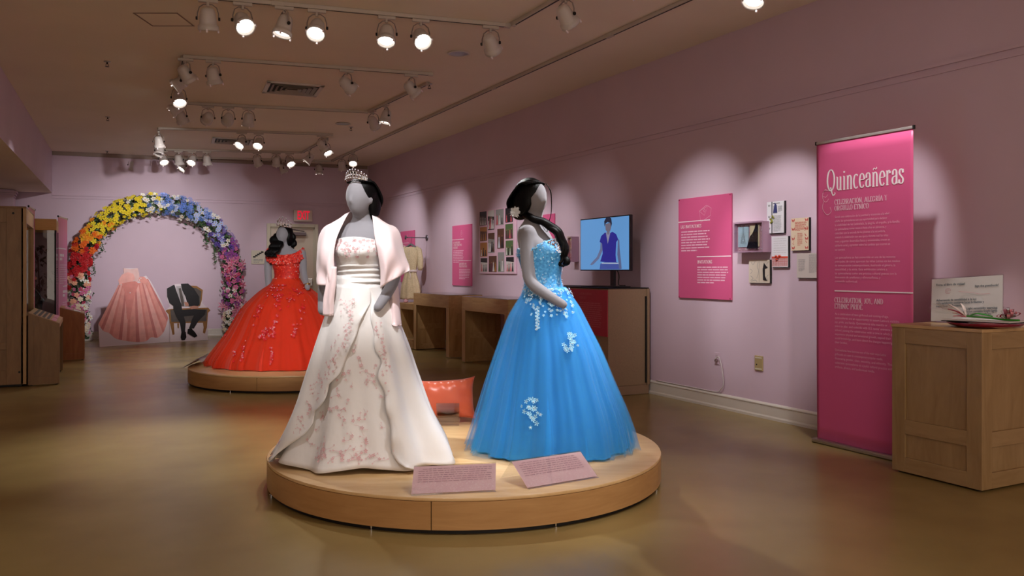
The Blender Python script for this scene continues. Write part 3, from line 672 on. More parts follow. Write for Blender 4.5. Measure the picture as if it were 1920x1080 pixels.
# ------------------------------------------------------------------ acrylic covered boxes and invitations
def box_case(u0, u1, vt, vb, depth, label, content):
    X = XW - depth; t, w, h = wall_root('display_box', label, 'display box', u0, u1, vt, vb, X=X)
    t.location.x = XW; D = depth; M_lil = mat('lilac_box_paint', (196, 158, 184), .5)
    wallth = .012
    for nm, q in (('side', (-w / 2, -w / 2 + wallth, -D, -.002, 0, h)), ('side', (w / 2 - wallth, w / 2, -D, -.002, 0, h)), ('side', (-w / 2 + wallth, w / 2 - wallth, -D, -.002, 0, wallth)), ('side', (-w / 2 + wallth, w / 2 - wallth, -D, -.002, h - wallth, h))):
        MB().box(*q).build(nm, M_lil, t)
    MB().box(-w / 2 + wallth, w / 2 - wallth, -D + .035, -.003, wallth, h - wallth).build('lining', mat('dusty_pink_lining', (188, 146, 160), .8, var=.2, vscale=60), t)
    MB().box(-w / 2 - .004, w / 2 + .004, -D - .006, -D - .001, -.004, h + .004).build('acrylic_front', M_acryl, t)
    mb = MB(); r = random.Random(5)
    for k in range(46):
        e = r.choice(((-w / 2 + .03 + r.random() * .02, None), (w / 2 - .03 - r.random() * .02, None), (None, .03), (None, h - .03)))
        x = e[0] if e[0] is not None else (r.random() - .5) * (w - .06); z = e[1] if e[1] is not None else .03 + r.random() * (h - .06); mb.ball((x, -D + .031, z), .0045, 5)
    mb.build('pearl_trim', M_whitep, t, kind='stuff')
    return t, w, h, -D + .034
t, w, h, y = box_case(1375.5, 1430, 418, 474, .10, 'small lilac display box holding a blue card and a black lace invitation', 1)
MB().box(-w / 2 + .03, -w / 2 + .03 + .36 * w, y - .008, y, .05, h - .04).build('blue_card', mat('blue_card', (176, 206, 222), .5, var=.1, vscale=30), t)
polyline(t, [[(0, .17), (-.012, .13), (.012, .13), (0, .17)], [(0, .13), (-.035, .02), (.035, .02), (0, .13)], [(0, .11), (-.02, .02)], [(0, .11), (.02, .02)], arc(0, .05, .02, .012, 0, 360), arc(.01, .08, .012, .01, 0, 360), arc(-.01, .03, .012, .01, 0, 360)], y - .009, .003, mat('silver_print', (150, 160, 170), .3, metal=.5), off=(-w / 2 + .03 + .18 * w, .06))
MB().box(-w / 2 + .05 + .36 * w, w / 2 - .07, y - .008, y, .05, h - .03).build('cream_card', mat('cream_card', (226, 214, 180), .6), t)
mb = MB(); q = [(0, 0), (.13, 0), (.13, .2), (.112, .215), (.095, .17), (.07, .13), (.045, .11), (.02, .06)]; mb.prism([(a, b) for a, b in q], y - .02, y - .009)
for k in range(7): mb.ball((.03 + .014 * k, y - .018, .04 + .02 * (k % 4)), .013, 6)
mb.build('black_lace_card', mat('black_lace', (22, 26, 40), .25, bump=.8, bscale=60), t, loc=(w / 2 - .21, 0, .035), auto=30)
t2, w2, h2, y2 = box_case(1064, 1072, 444, 491, .10, 'narrow lilac display box on the wall left of the television', 2)
MB().box(-w2 / 2 + .02, w2 / 2 - .02, y2 - .008, y2, .03, h2 - .03).build('lace_card', mat('lace_card', (206, 176, 182), .6, rgb2=(150, 110, 120), vscale=50), t2)
def card(u0, u1, vt, vb, label, bg, th=.018, edge=True):
    t, w, h = wall_root('invitation', label, 'invitation', u0, u1, vt, vb, refu=u0)
    MB().box(-w / 2 + .004, w / 2, -th, -.002, -.004, h).build('black_mount', M_black, t)
    MB().box(-w / 2, w / 2 - .006, -th - .006, -th, 0, h).build('card_face', bg, t); return t, w - .006, h, -th - .0072
gk = mat('grey_ink', (130, 130, 134), .6); rk = mat('red_ink', (196, 84, 80), .6)
t, w, h, y = card(1442, 1474.5, 379.5, 438, 'tall white invitation with black ribbon and butterflies, highest on the wall', mat('white_card', (232, 230, 236), .5))
MB().box(-w / 2 + .26 * w, -w / 2 + .31 * w, y, y + .001, 0, h).build('ribbon', mat('dark_ribbon', (60, 64, 72), .4), t)
mb = MB().box(-w / 2 + .35 * w, -w / 2 + .60 * w, y, y + .001, .62 * h, .87 * h); mb.build('portrait', mat('portrait_print', (180, 182, 190), .5), t)
mb = MB(); mb.add([(-.02, 0, 0), (.03, 0, 0), (.02, 0, .07), (.0, 0, .09), (-.008, 0, .05)], [(0, 1, 2, 3, 4)]); mb.build('portrait_figure', mat('navy_print', (60, 64, 116), .5), t, loc=(-w / 2 + .46 * w, y - .0006, .64 * h))
bars(t, -w / 2 + .65 * w, w / 2 - .02, .84 * h, 8, .024 * h, y, gk, 'text_lines'); bars(t, -w / 2 + .38 * w, w / 2 - .03, .55 * h, 18, .029 * h, y, gk, 'text_lines', .3, 4)
serif('NUESTRA', t, -w / 2 + .36 * w, .93 * h, y, .03 * h, width=.5 * w, m=mat('dark_ink', (60, 60, 66), .6), name='heading') if False else bars(t, -w / 2 + .36 * w, w / 2 - .05, .93 * h, 1, .03 * h, y, mat('dark_ink', (60, 60, 66), .6), 'heading_line', .6, 2, 1)
bf = lambda x, z, s: [[(x, z), (x - s, z + s * .8), (x - s * .8, z - s * .2), (x, z), (x + s * .8, z + s), (x + s * .9, z + .1 * s), (x, z)], [(x, z), (x - .5 * s, z - .7 * s)], [(x, z), (x + .5 * s, z - .6 * s)]]
def butterfly(mb, x, z, s, y): mb.add([(x, y, z), (x - s, y, z + s * .9), (x - s * .8, y, z - s * .1), (x - .4 * s, y, z - .8 * s), (x + s * .35, y, z - .8 * s), (x + s * .9, y, z), (x + s * .8, y, z + s * .9)], [(0, 1, 2), (0, 2, 3), (0, 4, 5), (0, 5, 6)])
mb = MB(); [butterfly(mb, -w / 2 + .12 * w, zz * h, .014, y) for zz in (.88, .52, .15)]; mb.build('butterfly_print', gk, t, kind='stuff')
mb = MB(); [mb.ball((-w / 2 + .3 * w + dx, y - .006, (.42 + dz) * h), .009, 5) for dx, dz in ((.0, .0), (.02, .07), (-.015, .03), (.005, -.05), (.01, .12), (-.01, -.08))]; mb.build('dried_sprig', mat('olive_sprig', (150, 150, 60), .6), t, kind='stuff')
t, w, h, y = card(1487, 1521, 410, 470, 'cream invitation printed with red butterflies, right of the other cards', mat('cream_paper', (226, 204, 178), .6))
mb = MB(); [butterfly(mb, sx * (w / 2 - .12 * w), zz * h, .018, y) for sx in (-1, 1) for zz in (.93, .66, .36, .08)]; mb.build('butterfly_print', rk, t, kind='stuff')
mb = MB(); r = random.Random(2)
for k in range(26): mb.ball((r.choice((-1, 1)) * (w / 2 - .16 * w * r.random() - .012), y, r.random() * (h - .03) + .015), (.004, .0008, .004), 5)
mb.build('dot_print', rk, t, kind='stuff'); bars(t, -w * .28, w * .28, .86 * h, 8, .036 * h, y, rk, 'text_lines', .45); bars(t, -w * .14, w * .14, .52 * h, 11, .036 * h, y, rk, 'text_lines', .35, 9)
t, w, h, y = card(1451, 1482, 444, 501, 'white invitation with a red ribbon bow above red gingham', mat('white_card', (232, 230, 236), .5))
MB().box(-w / 2, w / 2, y - .001, y, .30 * h, .35 * h).build('ribbon', mat('red_ribbon', (222, 84, 62), .35), t)
mb = MB(); [mb.ball((dx, y - .006, .32 * h + dz), (.016, .006, .008), 7) for dx, dz in ((-.018, .01), (.02, .012), (0, .0), (-.012, -.018))]; mb.build('bow', mat('red_ribbon', (222, 84, 62), .35), t, True, loc=(-.02, 0, 0))
mb = MB(); [mb.box(-w / 2 + w * k / 14 + .002, -w / 2 + w * k / 14 + .005, y, y + .001, .01, .29 * h) for k in range(14)]; [mb.box(-w / 2, w / 2, y - .0004, y, .29 * h * k / 8 + .008, .29 * h * k / 8 + .011) for k in range(8)]; mb.build('gingham_lines', rk, t, kind='stuff')
bars(t, -w * .4, w * .4, .92 * h, 8, .075 * h, y, mat('faint_ink', (196, 194, 196), .6), 'text_lines', .12)
t, w, h, y = card(1408, 1447.5, 487.5, 530, 'square cream card with grey swirls and a black figure, lowest of the invitations', mat('ivory_paper', (214, 200, 184), .6))
polyline(t, [crom([(-w * .42, .1 * h), (-w * .3, .2 * h), (-w * .43, .3 * h)], 8), crom([(-w * .42, .4 * h), (-w * .34, .52 * h), (-w * .44, .6 * h)], 8), crom([(-w * .4, .9 * h), (-w * .3, .8 * h), (-w * .2, .93 * h)], 8), crom([(-w * .05, .9 * h), (-w * .1, .7 * h), (-w * .02, .5 * h), (-w * .12, .2 * h)], 10),
             crom([(w * .42, .1 * h), (w * .36, .25 * h), (w * .44, .35 * h)], 8), crom([(w * .44, .9 * h), (w * .36, .8 * h), (w * .42, .65 * h)], 8), crom([(-w * .4, .06 * h), (-w * .2, .12 * h), (-w * .1, .05 * h)], 8)], y, .003, gk)
MB().box(-.001, .001, y - .0004, y, .01, h - .01).build('fold_line', gk, t)
mb = MB().prism([(.03, .12 * h), (.075, .1 * h), (.05, .3 * h), (.05, .6 * h), (.08, .66 * h), (.04, .86 * h), (.025, .6 * h)], y - .003, y); mb.build('black_figure', mat('black_card', (40, 38, 42), .5), t, loc=(.02, 0, 0))
t, w, h, y = card(1498, 1541, 475, 521, 'pale grey open program card, partly behind the tall banner', mat('grey_paper', (204, 192, 186), .6))
bars(t, -w * .44, -w * .14, .74 * h, 12, .042 * h, y, gk, 'text_lines', .25); bars(t, w * .04, w * .46, .93 * h, 18, .042 * h, y, gk, 'text_lines', .25, 7)

# ------------------------------------------------------------------ hanger arm with the cream dress
p = WR(801, 446, XW); t = thing('hanger_arm', 'grey wall arm with end discs, holding the cream dress', 'wall hook', (XW, p.y, p.z), -PI / 2)
mb = MB().lathe([(.0005, 0), (.05, 0), (.052, .01), (.0005, .012)], 20, Matrix.Rotation(PI / 2, 4, 'X')); mb.build('wall_disc', mat('dull_steel', (130, 124, 134), .35, metal=.8), t, True, loc=(0, -.002, 0))
MB().tube([(0, -.012, 0), (0, -.39, 0)], .008, 8).build('arm', MATS['dull_steel'], t, True); MB().lathe([(.0005, 0), (.035, 0), (.037, .012), (.0005, .014)], 18, Matrix.Rotation(PI / 2, 4, 'X')).build('end_disc', MATS['dull_steel'], t, True, loc=(0, -.39, 0))
hx = XW - .30; hp = Vector((hx, p.y, 0)); dd = hp.x * SA + hp.y * CA; Zv = lambda v: CH + (HZ - v) * dd / F
t = thing('hanging_dress', 'cream short-sleeved long dress with tied belt hanging from the wall arm', 'dress', (hx, p.y, Zv(562)), -PI / 2 + .75)
zb = t.location.z; k_ = dd / F
mb = MB(); mb.tube([(0, 0, p.z - zb), (.012, 0, p.z - zb + .012), (.02, 0, p.z - zb), (.006, 0, p.z - zb - .05), (0, 0, Zv(457) - zb)], .0025, 6)
mb.build('hanger_hook', MATS['dull_steel'], t, True)
mb = MB(); zz = Zv(458) - zb; mb.tube([(-.15, 0, zz - .11), (-.07, 0, zz - .04), (0, -.0, zz), (.07, 0, zz - .04), (.15, 0, zz - .11)], [.02, .03, .034, .03, .02], 10, flat=.6); mb.build('hanger', mat('grey_felt', (120, 118, 122), .8), t, True)
M_cream = mat('cream_cloth', (226, 208, 172), .8, rgb2=(204, 184, 150), vscale=60, bump=.2, bscale=30, bdist=.01)
prof = [(463, .085, .03), (468, .135, .05), (480, .145, .07), (495, .125, .07), (508, .10, .055), (520, .125, .075), (535, .165, .095), (548, .18, .10), (561, .19, .105)]
rs = []
for v, rx, ry in prof: rs.append([(rx * math.sin(a) * (1 + .05 * math.cos(9 * a) * (v > 505)), -ry * math.cos(a) * (1 + .14 * math.cos(9 * a) * (v > 505)) - .01, Zv(v) - zb) for a in np.linspace(0, 2 * PI, 45)[:-1]])
rs = [crom([r[j] for r in rs], 26) for j in range(44)]; rs = np.stack(rs, 1); o = MB().rings(rs.tolist(), cap=False).build('dress_body', M_cream, t, True); solid(o, .003); fixn(o)
for s in (-1, 1):
    mb = MB(); mb.tube([(s * .10, 0, Zv(464) - zb), (s * .155, 0, Zv(469) - zb), (s * .185, -.01, Zv(485) - zb), (s * .185, -.01, Zv(500) - zb), (s * .18, -.01, Zv(507) - zb)], [.03, .048, .052, .054, .036], 14); mb.build('sleeve', M_cream, t, True)
mb = MB(); z0 = Zv(508) - zb; rs = [[(.122 * math.sin(a), -.07 * math.cos(a) - .01, z) for a in np.linspace(0, 2 * PI, 25)[:-1]] for z in (z0 - .02, z0 + .02)]; o = mb.rings(rs, cap=False).build('belt', mat('belt_satin', (232, 216, 214), .4), t, True); solid(o, .004)
mb = MB(); mb.tube([(0, -.085, z0), (.03, -.09, z0 - .05), (.045, -.10, z0 - .14)], [.012, .012, .006], 6, flat=.3); mb.tube([(0, -.085, z0), (-.05, -.09, z0 + .01), (-.07, -.09, z0 - .06)], [.012, .012, .006], 6, flat=.3); mb.build('belt_tie', MATS['belt_satin'], t, True)
mb = MB()
for k in range(7): mb.ball((-.0, -.082, Zv(470 + k * 5) - zb), .007, 6)
mb.build('button_row', MATS['belt_satin'], t, True, kind='stuff')

# ------------------------------------------------------------------ display tables along the right wall
def display_table(xf, y0, y1, zt, label, apron=.19, leg=.13, papers=3, seed=1):
    """open knee-hole case: two framed end panels, a deep apron tray and a glass lid; local x along -Y (right as seen), local -y into the room"""
    w = y1 - y0; D = XW - .012 - xf; t = thing('display_table', label, 'display table', (xf + D / 2, (y0 + y1) / 2, 0), -PI / 2)
    hx, hy = w / 2, D / 2; et = .045
    for s in (-1, 1):
        xa, xb = (s * hx - (et if s > 0 else 0), s * hx + (0 if s > 0 else et)); 
        p = MB().box(xa, xb, -hy, hy, .012, zt - apron).build('end_panel', M_woodV, t)
        # framed relief on both faces
        for face in (-1, 1):
            xo = xb if face > 0 else xa; e = face * .008; q = sorted((xo, xo + e)) if s == face else sorted((xo, xo + e))
            if s == face: q = [min(xo, xo + e), max(xo, xo + e)]
            for a in ((-hy, -hy + .08, .012, zt - apron), (hy - .08, hy, .012, zt - apron)): MB().box(q[0], q[1], a[0], a[1], a[2], a[3]).build('stile', M_woodV, p)
            for a in ((.012, .10), (.34, .42), (zt - apron - .08, zt - apron)): MB().box(q[0], q[1], -hy + .08, hy - .08, a[0], a[1]).build('cross_rail', M_woodX, p)
    for s in (-1, 1): MB().bbox(s * (hx - .055) - .055, s * (hx - .055) + .055, -hy - .012, -hy - .0005, .012, zt - apron, .002).build('front_stile', M_woodV, t)
    MB().bbox(-hx, hx, -hy - .012, -hy + .018, zt - apron, zt, .002).build('apron_front', M_woodH, t)
    MB().box(-hx, hx, hy - .018, hy, zt - apron, zt).build('apron_back', M_woodH, t)
    for s in (-1, 1): MB().box(min(s * hx, s * (hx - .02)), max(s * hx, s * (hx - .02)), -hy + .018, hy - .018, zt - apron, zt).build('apron_end', M_woodX, t)
    MB().box(-hx + .02, hx - .02, -hy + .018, hy - .018, zt - apron, zt - apron + .02).build('case_bottom', M_woodX, t)
    MB().box(-hx + .02, hx - .02, -hy + .018, hy - .018, zt - .05, zt - .045).build('tray_lining', mat('white_lining', (226, 220, 214), .7), t)
    MB().box(-hx + .004, hx - .004, -hy - .004, hy - .004, zt + .0005, zt + .007).build('glass_top', M_glass, t)
    r = random.Random(seed); tints = [(236, 232, 226), (206, 150, 176), (214, 218, 222), (196, 190, 200)]
    for k in range(papers * 2):
        x = -hx + .1 + (w - .26) * (k + .3) / (papers * 2); ww = .1 + .06 * r.random(); y = -hy + .07 + r.random() * .1
        tag(MB().box(-ww / 2, ww / 2, 0, .13 + .08 * r.random(), 0, .003).build('document', mat('document_%d' % (k % 4), tints[k % 4], .5), None, loc=t.matrix_local @ Vector((0, 0, 0)) if False else (t.location.x + y, t.location.y - x - ww / 2, zt - .0445), rot=(0, 0, -PI / 2)),
            ['first', 'second', 'third', 'fourth', 'fifth', 'sixth'][k] + ' paper from the left under the glass of the ' + label.split(' ')[0] + ' display table', 'document', 'papers in the ' + label.split(' ')[0] + ' display table')
    return t
display_table(4.74, 11.22, 12.70, .924, 'farther knee-hole display table of pale maple by the right wall', seed=2)
display_table(4.70, 9.22, 10.66, .924, 'nearer knee-hole display table of pale maple, left of the blue gown', seed=5)
# low C-shaped stand under the hanging dress
t = thing('low_display_stand', 'C-shaped low wooden stand under the hanging cream dress', 'display stand', (5.0, 13.15, 0), -PI / 2); hx, hy = .40, .27
zs = CH - (568 - HZ) * 13.95 / F
MB().bbox(-hx, hx, -hy, hy, zs - .10, zs, .003).build('top_shelf', M_woodH, t); MB().bbox(-hx, hx, -hy, hy, .01, .155, .003).build('base_block', M_woodH, t); MB().box(-hx + .14, hx, hy - .05, hy, .156, zs - .101).build('back_panel', M_woodV, t)
MB().box(-hx + .18, -hx + .22, -hy, hy - .06, .156, zs - .101).build('divider', M_woodV, t)
q = t.location; r = thing('pink_shoe', 'pale pink slipper lying on the low stand under the dress', 'shoe', (4.86, 13.42, zs), -2.0)
MB().rings([[(x, .035 * s_ * math.cos(a), .02 + z_ + .018 * math.sin(a)) for a in np.linspace(0, 2 * PI, 13)[:-1]] for x, s_, z_ in ((-.12, .5, .02), (-.08, .9, .03), (0, 1, .01), (.07, 1.1, .0), (.11, .7, .0))]).build('upper', mat('pink_satin_shoe', (222, 168, 180), .35), r, True)
MB().box(-.12, .11, -.02, .02, 0, .004).build('sole', mat('shoe_sole', (120, 90, 80), .7), r)

# ------------------------------------------------------------------ television and its cabinet
t = thing('television_cabinet', 'tall grey-brown cabinet under the television, red text sign on its front', 'cabinet', (4.99, 7.88, 0), -PI / 2); hx, hy = .82, .255; zt = 1.115
M_mdf = mat('brown_laminate', (150, 124, 98), .55, var=.08, vscale=60)
MB().bbox(-hx, hx, -hy, hy, .10, zt - .012, .003).build('carcass', M_mdf, t); MB().box(-hx + .004, hx - .004, -hy + .004, hy, .004, .098).build('toe_kick', mat('brown_kick', (150, 122, 100), .6), t)
MB().bbox(-hx - .004, hx + .004, -hy - .004, hy, zt - .0115, zt, .003).build('black_top', M_black, t)
MB().box(hx + .001, hx + .014, hy - .05, hy - .035, .12, zt - .09).build('back_edge_strip', M_black, t); MB().box(hx + .001, hx + .016, hy - .03, hy - .002, .1, zt - .012).build('filler_strip', M_mdf, t)
t = thing('red_text_sign', 'crimson text sign fixed to the front of the television cabinet', 'sign', (4.99 - hy - .002, 7.88 - hx + .55, zt - .50), -PI / 2)
MB().box(-.55, .548, -.010, -.001, 0, .478).build('board', M_redp, t)
fnt = mat('dull_pink_ink', (196, 96, 112), .5)
serif('¿QUINCEAÑERA', t, .02, .42, -.0115, .024, m=fnt, name='heading', width=.24); serif('SERIES?', t, .02, .375, -.0115, .024, m=fnt, name='heading', width=.13)
serif('QUINCEAÑERA DE', t, -.33, .42, -.0115, .024, m=fnt, name='heading', width=.26); serif('TELEVISION', t, -.33, .375, -.0115, .024, m=fnt, name='heading', width=.2)
bars(t, .02, .46, .33, 13, .022, -.0115, fnt, seed=6); bars(t, -.35, -.02, .33, 13, .022, -.0115, fnt, seed=8)
XT = 4.97; yl = WR(1088, 500, XT).y; yr = WR(1181.5, 500, XT).y; w = yl - yr; dl = dX(1088, XT); z0 = CH + (HZ - 507.5) * dl / F; z1 = CH + (HZ - 411.5) * dl / F
t = thing('television', 'flat television on a stand showing a woman in a violet top on blue', 'television', (XT, (yl + yr) / 2, zt), -PI / 2)
z0 -= zt; z1 -= zt
MB().bbox(-w / 2, w / 2, .0, .035, z0, z1, .004).build('bezel', mat('tv_plastic', (16, 16, 18), .3), t); MB().bbox(-w * .3, w * .3, .035, .07, z0 + .08, z1 - .1, .01).build('back_cover', mat('tv_plastic', (16, 16, 18), .3), t)
b_ = .012; sx0, sx1, sz0, sz1 = -w / 2 + b_, w / 2 - b_ - .006, z0 + b_, z1 - b_
scr = MB().box(sx0, sx1, -.002, -.0005, sz0, sz1).build('screen', mat('screen_blue', (60, 110, 160), .3, emit=(104, 162, 222), estr=.5), t)
def scr_poly(P, rgb, k, name='screen_image', e=.5):
    W_, H_ = sx1 - sx0, sz1 - sz0
    MB().add([(sx0 + a * W_, -.0025 - k * .0003, sz0 + b * H_) for a, b in P], [tuple(range(len(P)))]).build(name, mat('screen_%d_%d_%d' % rgb, tuple(int(c * .4) for c in rgb), .3, emit=rgb, estr=e), scr)
# woman (from the crop: body at the right of centre)
fx = lambda a: (a - 835) / (1140 - 835); fz = lambda b: 1 - (b - 365) / (692 - 365)
PL = lambda q: [(fx(a), fz(b)) for a, b in q]
scr_poly(PL([(962, 690), (966, 655), (1000, 640), (1072, 645), (1092, 690)]), (70, 90, 170), 1)
scr_poly(PL([(1076, 505), (1072, 600), (1078, 640), (1082, 688), (1098, 688), (1094, 640), (1086, 560), (1084, 510)]), (96, 108, 150), 2)
scr_poly(PL([(968, 508), (966, 560), (945, 610), (912, 645), (900, 660), (910, 664), (925, 655), (958, 622), (980, 572), (985, 520)]), (110, 120, 160), 2)
scr_poly(PL([(997, 457), (1018, 470), (1042, 455), (1065, 472), (1078, 506), (1066, 520), (1062, 600), (1066, 645), (980, 642), (966, 640), (982, 590), (978, 525), (962, 515), (972, 478)]), (44, 44, 150), 3)
scr_poly(PL([(1002, 456), (1014, 530), (1030, 458)]), (150, 150, 178), 4)
scr_poly(PL([(1006, 425), (1010, 465), (1016, 474), (1024, 464), (1030, 425)]), (120, 118, 140), 5)
scr_poly(PL([(998, 405), (1001, 440), (1014, 462), (1028, 452), (1036, 425), (1034, 395)]), (118, 112, 130), 6)
scr_poly(PL([(994, 420), (992, 385), (1004, 364), (1022, 360), (1036, 372), (1040, 405), (1035, 425), (1030, 398), (1012, 392), (1000, 402)]), (36, 40, 62), 7)
scr_poly(PL([(976, 648), (1080, 650), (1080, 656), (976, 654)]), (190, 206, 226), 8, 'caption_line')
xs = WR(1143, 500, XT).y; xs = (yl + yr) / 2 - xs
mb = MB(); mb.bbox(xs - .035, xs + .035, .03, .06, .016, z0 + .12, .004); mb.build('stand_neck', MATS['tv_plastic'], t); mb = MB(); mb.bbox(xs - .42, xs + .22, -.10, .12, .002, .012, .003); mb.build('stand_base', MATS['tv_plastic'], t)
mb = MB(); mb.tube(crom([(xs + .05, .05, z0 + .03), (xs + .075, .07, z0 - .05), (xs + .05, .08, .03), (xs + .12, .09, .02), (xs + .2, .06, .02)], 14), .005, 6); mb.build('cable', M_black, t, True)

# ------------------------------------------------------------------ outlet, plug and cord, wall plate
p = WR(1345, 672, XW); t = thing('wall_outlet', 'pink painted wall outlet with a white plug in it', 'outlet', (XW, p.y, p.z), -PI / 2)
MB().bbox(-.036, .036, -.007, -.001, -.058, .058, .003).build('cover_plate', M_wall, t); MB().bbox(-.016, .016, -.028, -.0075, -.03, -.004, .004).build('plug', mat('plug_grey', (150, 128, 132), .5), t); MB().box(-.016, .016, -.0085, -.0072, .012, .036).build('socket', mat('socket_pale', (190, 164, 176), .5), t)
o = MB().tube(crom([(XW - .028, p.y, p.z - .01), (XW - .035, WR(1353, 0, XW).y, p.z + .02), (XW - .03, WR(1358, 0, XW).y, p.z - .08), (XW - .02, WR(1359.5, 0, XW).y, p.z - .22), (XW - .02, WR(1355, 0, XW).y, .19), (XW - .012, WR(1344, 0, XW).y, .153), (XW - .01, WR(1300, 0, XW).y, .150), (XW - .01, WR(1232, 0, XW).y, .150)], 50), .0055, 7).build('power_cord', mat('cord_white', (206, 196, 196), .5), None, True)
tag(o, 'white power cord hanging from the outlet and running along the baseboard', 'cord')
p = WR(1424, 681, XW); t = thing('wall_plate', 'yellowish square wall plate with one dark hole, right of the outlet', 'wall plate', (XW, p.y, p.z), -PI / 2)
M_pl = mat('plate_ochre', (170, 148, 104), .5); MB().bbox(-.05, .05, -.012, -.001, -.066, .066, .003).build('plate', M_pl, t); MB().lathe([(.0005, .0015), (.007, .0015), (.007, 0), (.0005, 0)], 12, Matrix.Translation((-.022, -.012, -.012)) @ Matrix.Rotation(PI / 2, 4, 'X')).build('hole', M_black, t)
for z in (.048, -.05): MB().box(-.04, .04, -.0135, -.0122, z - .006, z + .006).build('label_strip', mat('plate_strip', (206, 196, 170), .5), t)

# ------------------------------------------------------------------ exit sign, stair sign, camera dome
p = WB(567.5, 405); t = thing('exit_sign', 'illuminated-type exit sign with red letters above the door', 'exit sign', (p.x, p.y, WB(567, 416).z + .005), brz); k = 17.2 / F
hw, hh = 17 * k, 21 * k; MB().bbox(-hw, hw, -.05, -.002, 0, hh, .006).build('sign_box', mat('sign_beige', (222, 206, 196), .5), t)
text('EXIT', t, -.62 * hw, .2 * hh, -.0515, size=.78 * hh / .72 * .95, width=1.3 * hw, m=mat('exit_red', (214, 24, 52), .5, emit=(230, 24, 56), estr=.5), name='lettering', bold=.03)
p0, p1 = WB(471, 495), WB(497, 495); w = (Vector((p1.x, p1.y)) - Vector((p0.x, p0.y))).length; p = (p0 + p1) / 2
t = thing('stair_sign', 'small beige sign with a black stair symbol beside the red gown', 'sign', (p.x, p.y, p.z), brz); h = WB(484, 469).z - WB(484, 494.5).z
MB().bbox(-w / 2, w / 2, -.012, -.002, 0, h, .003).build('plate', mat('sign_cream', (206, 196, 178), .5), t)
mb = MB()
for k in range(5): mb.box(-.10 + k * .038, -.10 + (k + 1) * .038 + .012, -.0135, -.0125, .47 * h + k * .024, .47 * h + k * .024 + .03)
mb.build('stair_symbol', M_black, t, kind='stuff'); bars(t, -.09, .09, .3 * h, 3, .025, -.0132, gk)
p = WB(657, 326); t = thing('security_camera', 'dark dome camera high on the back wall behind the tiara', 'camera', (p.x, p.y - .06, p.z + .03), brz)
M_dark = mat('camera_dark', (62, 46, 52), .35); MB().bbox(-.035, .035, -.02, .05, -.02, .12, .01).build('bracket', M_dark, t); MB().lathe([(.0005, -.09), (.05, -.075), (.075, -.03), (.08, 0), (.08, .03), (.0005, .035)], 20).build('dome', M_dark, t, True, loc=(0, -.07, -.03)); MB().ball((0, -.145, -.05), .03, 10).build('lens', M_black, t, True)
# ------------------------------------------------------------------ mannequins in gowns
M_grey = mat('grey_jersey', (134, 132, 138), .85, sheen=.3, bump=.08, bscale=500, bdist=.001)
M_hair = mat('black_hair', (5, 5, 6), .38, spec=.16, bump=.5, bscale=60, stretch=(6, 6, .6), bdist=.004)
M_silver = mat('silver', (230, 228, 226), .12, metal=1); M_gem = mat('crystal', (240, 240, 245), .03, spec=1.0, metal=.4)
M_satin = mat('ivory_satin', (232, 230, 228), .32, sheen=.1, bump=.5, bscale=7, bdist=.02, stretch=(1, 1, .6), spec=.45)
M_satinb = mat('ivory_satin_bodice', (234, 232, 230), .33, sheen=.2, bump=.25, bscale=60, bdist=.004, spec=.45)
M_shawl = mat('pale_pink_satin', (242, 220, 222), .34, sheen=.3, bump=.1, bscale=8, bdist=.008, spec=.45)
M_emb = mat('pink_embroidery', (224, 178, 182), .5)
class Px:
    """pixel -> local metres on a mannequin standing at column uc, depth d; local x right, -y to the camera, z up from the platform"""
    def __init__(s, uc, d): s.uc, s.d = uc, d; s.k = d / F
    def x(s, u): return (u - s.uc) * s.k
    def z(s, v): return CH + (HZ - v) * s.k - ZP
    def p(s, u, v, y=0): d = s.d + y; return ((u - 960) * d / F - (s.uc - 960) * s.k, y, CH + (HZ - v) * d / F - ZP)
def mannequin(name, label, uc, d):
    c = at(uc, 0, d); return thing(name, label, 'mannequin', (c.x, c.y, ZP), -YAW)
def evaled(o, name, m, parent, smooth=True):
    dg = bpy.context.evaluated_depsgraph_get(); dg.update(); me = bpy.data.meshes.new_from_object(o.evaluated_get(dg)); bpy.data.objects.remove(o)
    me.name = name; me.materials.clear(); me.materials.append(m); me.polygons.foreach_set('material_index', [0] * len(me.polygons)); me.polygons.foreach_set('use_smooth', [smooth] * len(me.polygons))
    return link(name, me, parent)
def fuse(mb, name, m, parent, vox=.008, smooth=6):
    o = fixn(mb.build('tmp', m)); r = o.modifiers.new('r', 'REMESH'); r.mode = 'VOXEL'; r.voxel_size = vox
    s = o.modifiers.new('s', 'SMOOTH'); s.factor = .5; s.iterations = smooth
    return evaled(o, name, m, parent)
def ellring(c, rx, ry, n=32, yaw=0, pw=2.0):
    out = []
    for j in range(n):
        a = 2 * PI * j / n; x = abs(math.sin(a)) ** (2 / pw) * math.copysign(rx, math.sin(a)); y = -abs(math.cos(a)) ** (2 / pw) * math.copysign(ry, math.cos(a))
        out.append((c[0] + x * math.cos(yaw) - y * math.sin(yaw), c[1] + x * math.sin(yaw) + y * math.cos(yaw), c[2]))
    return out
def loft(rows, n=32, m=None):                                   # rows: (z, cx, cy, rx, ry, yaw) interpolated smoothly
    rows = sorted(rows); A = crom(rows, max(20, len(rows) * 4)) if m is None else crom(rows, m)
    return [ellring((r[1], r[2], r[0]), max(.002, r[3]), max(.002, r[4]), n, r[5]) for r in A]
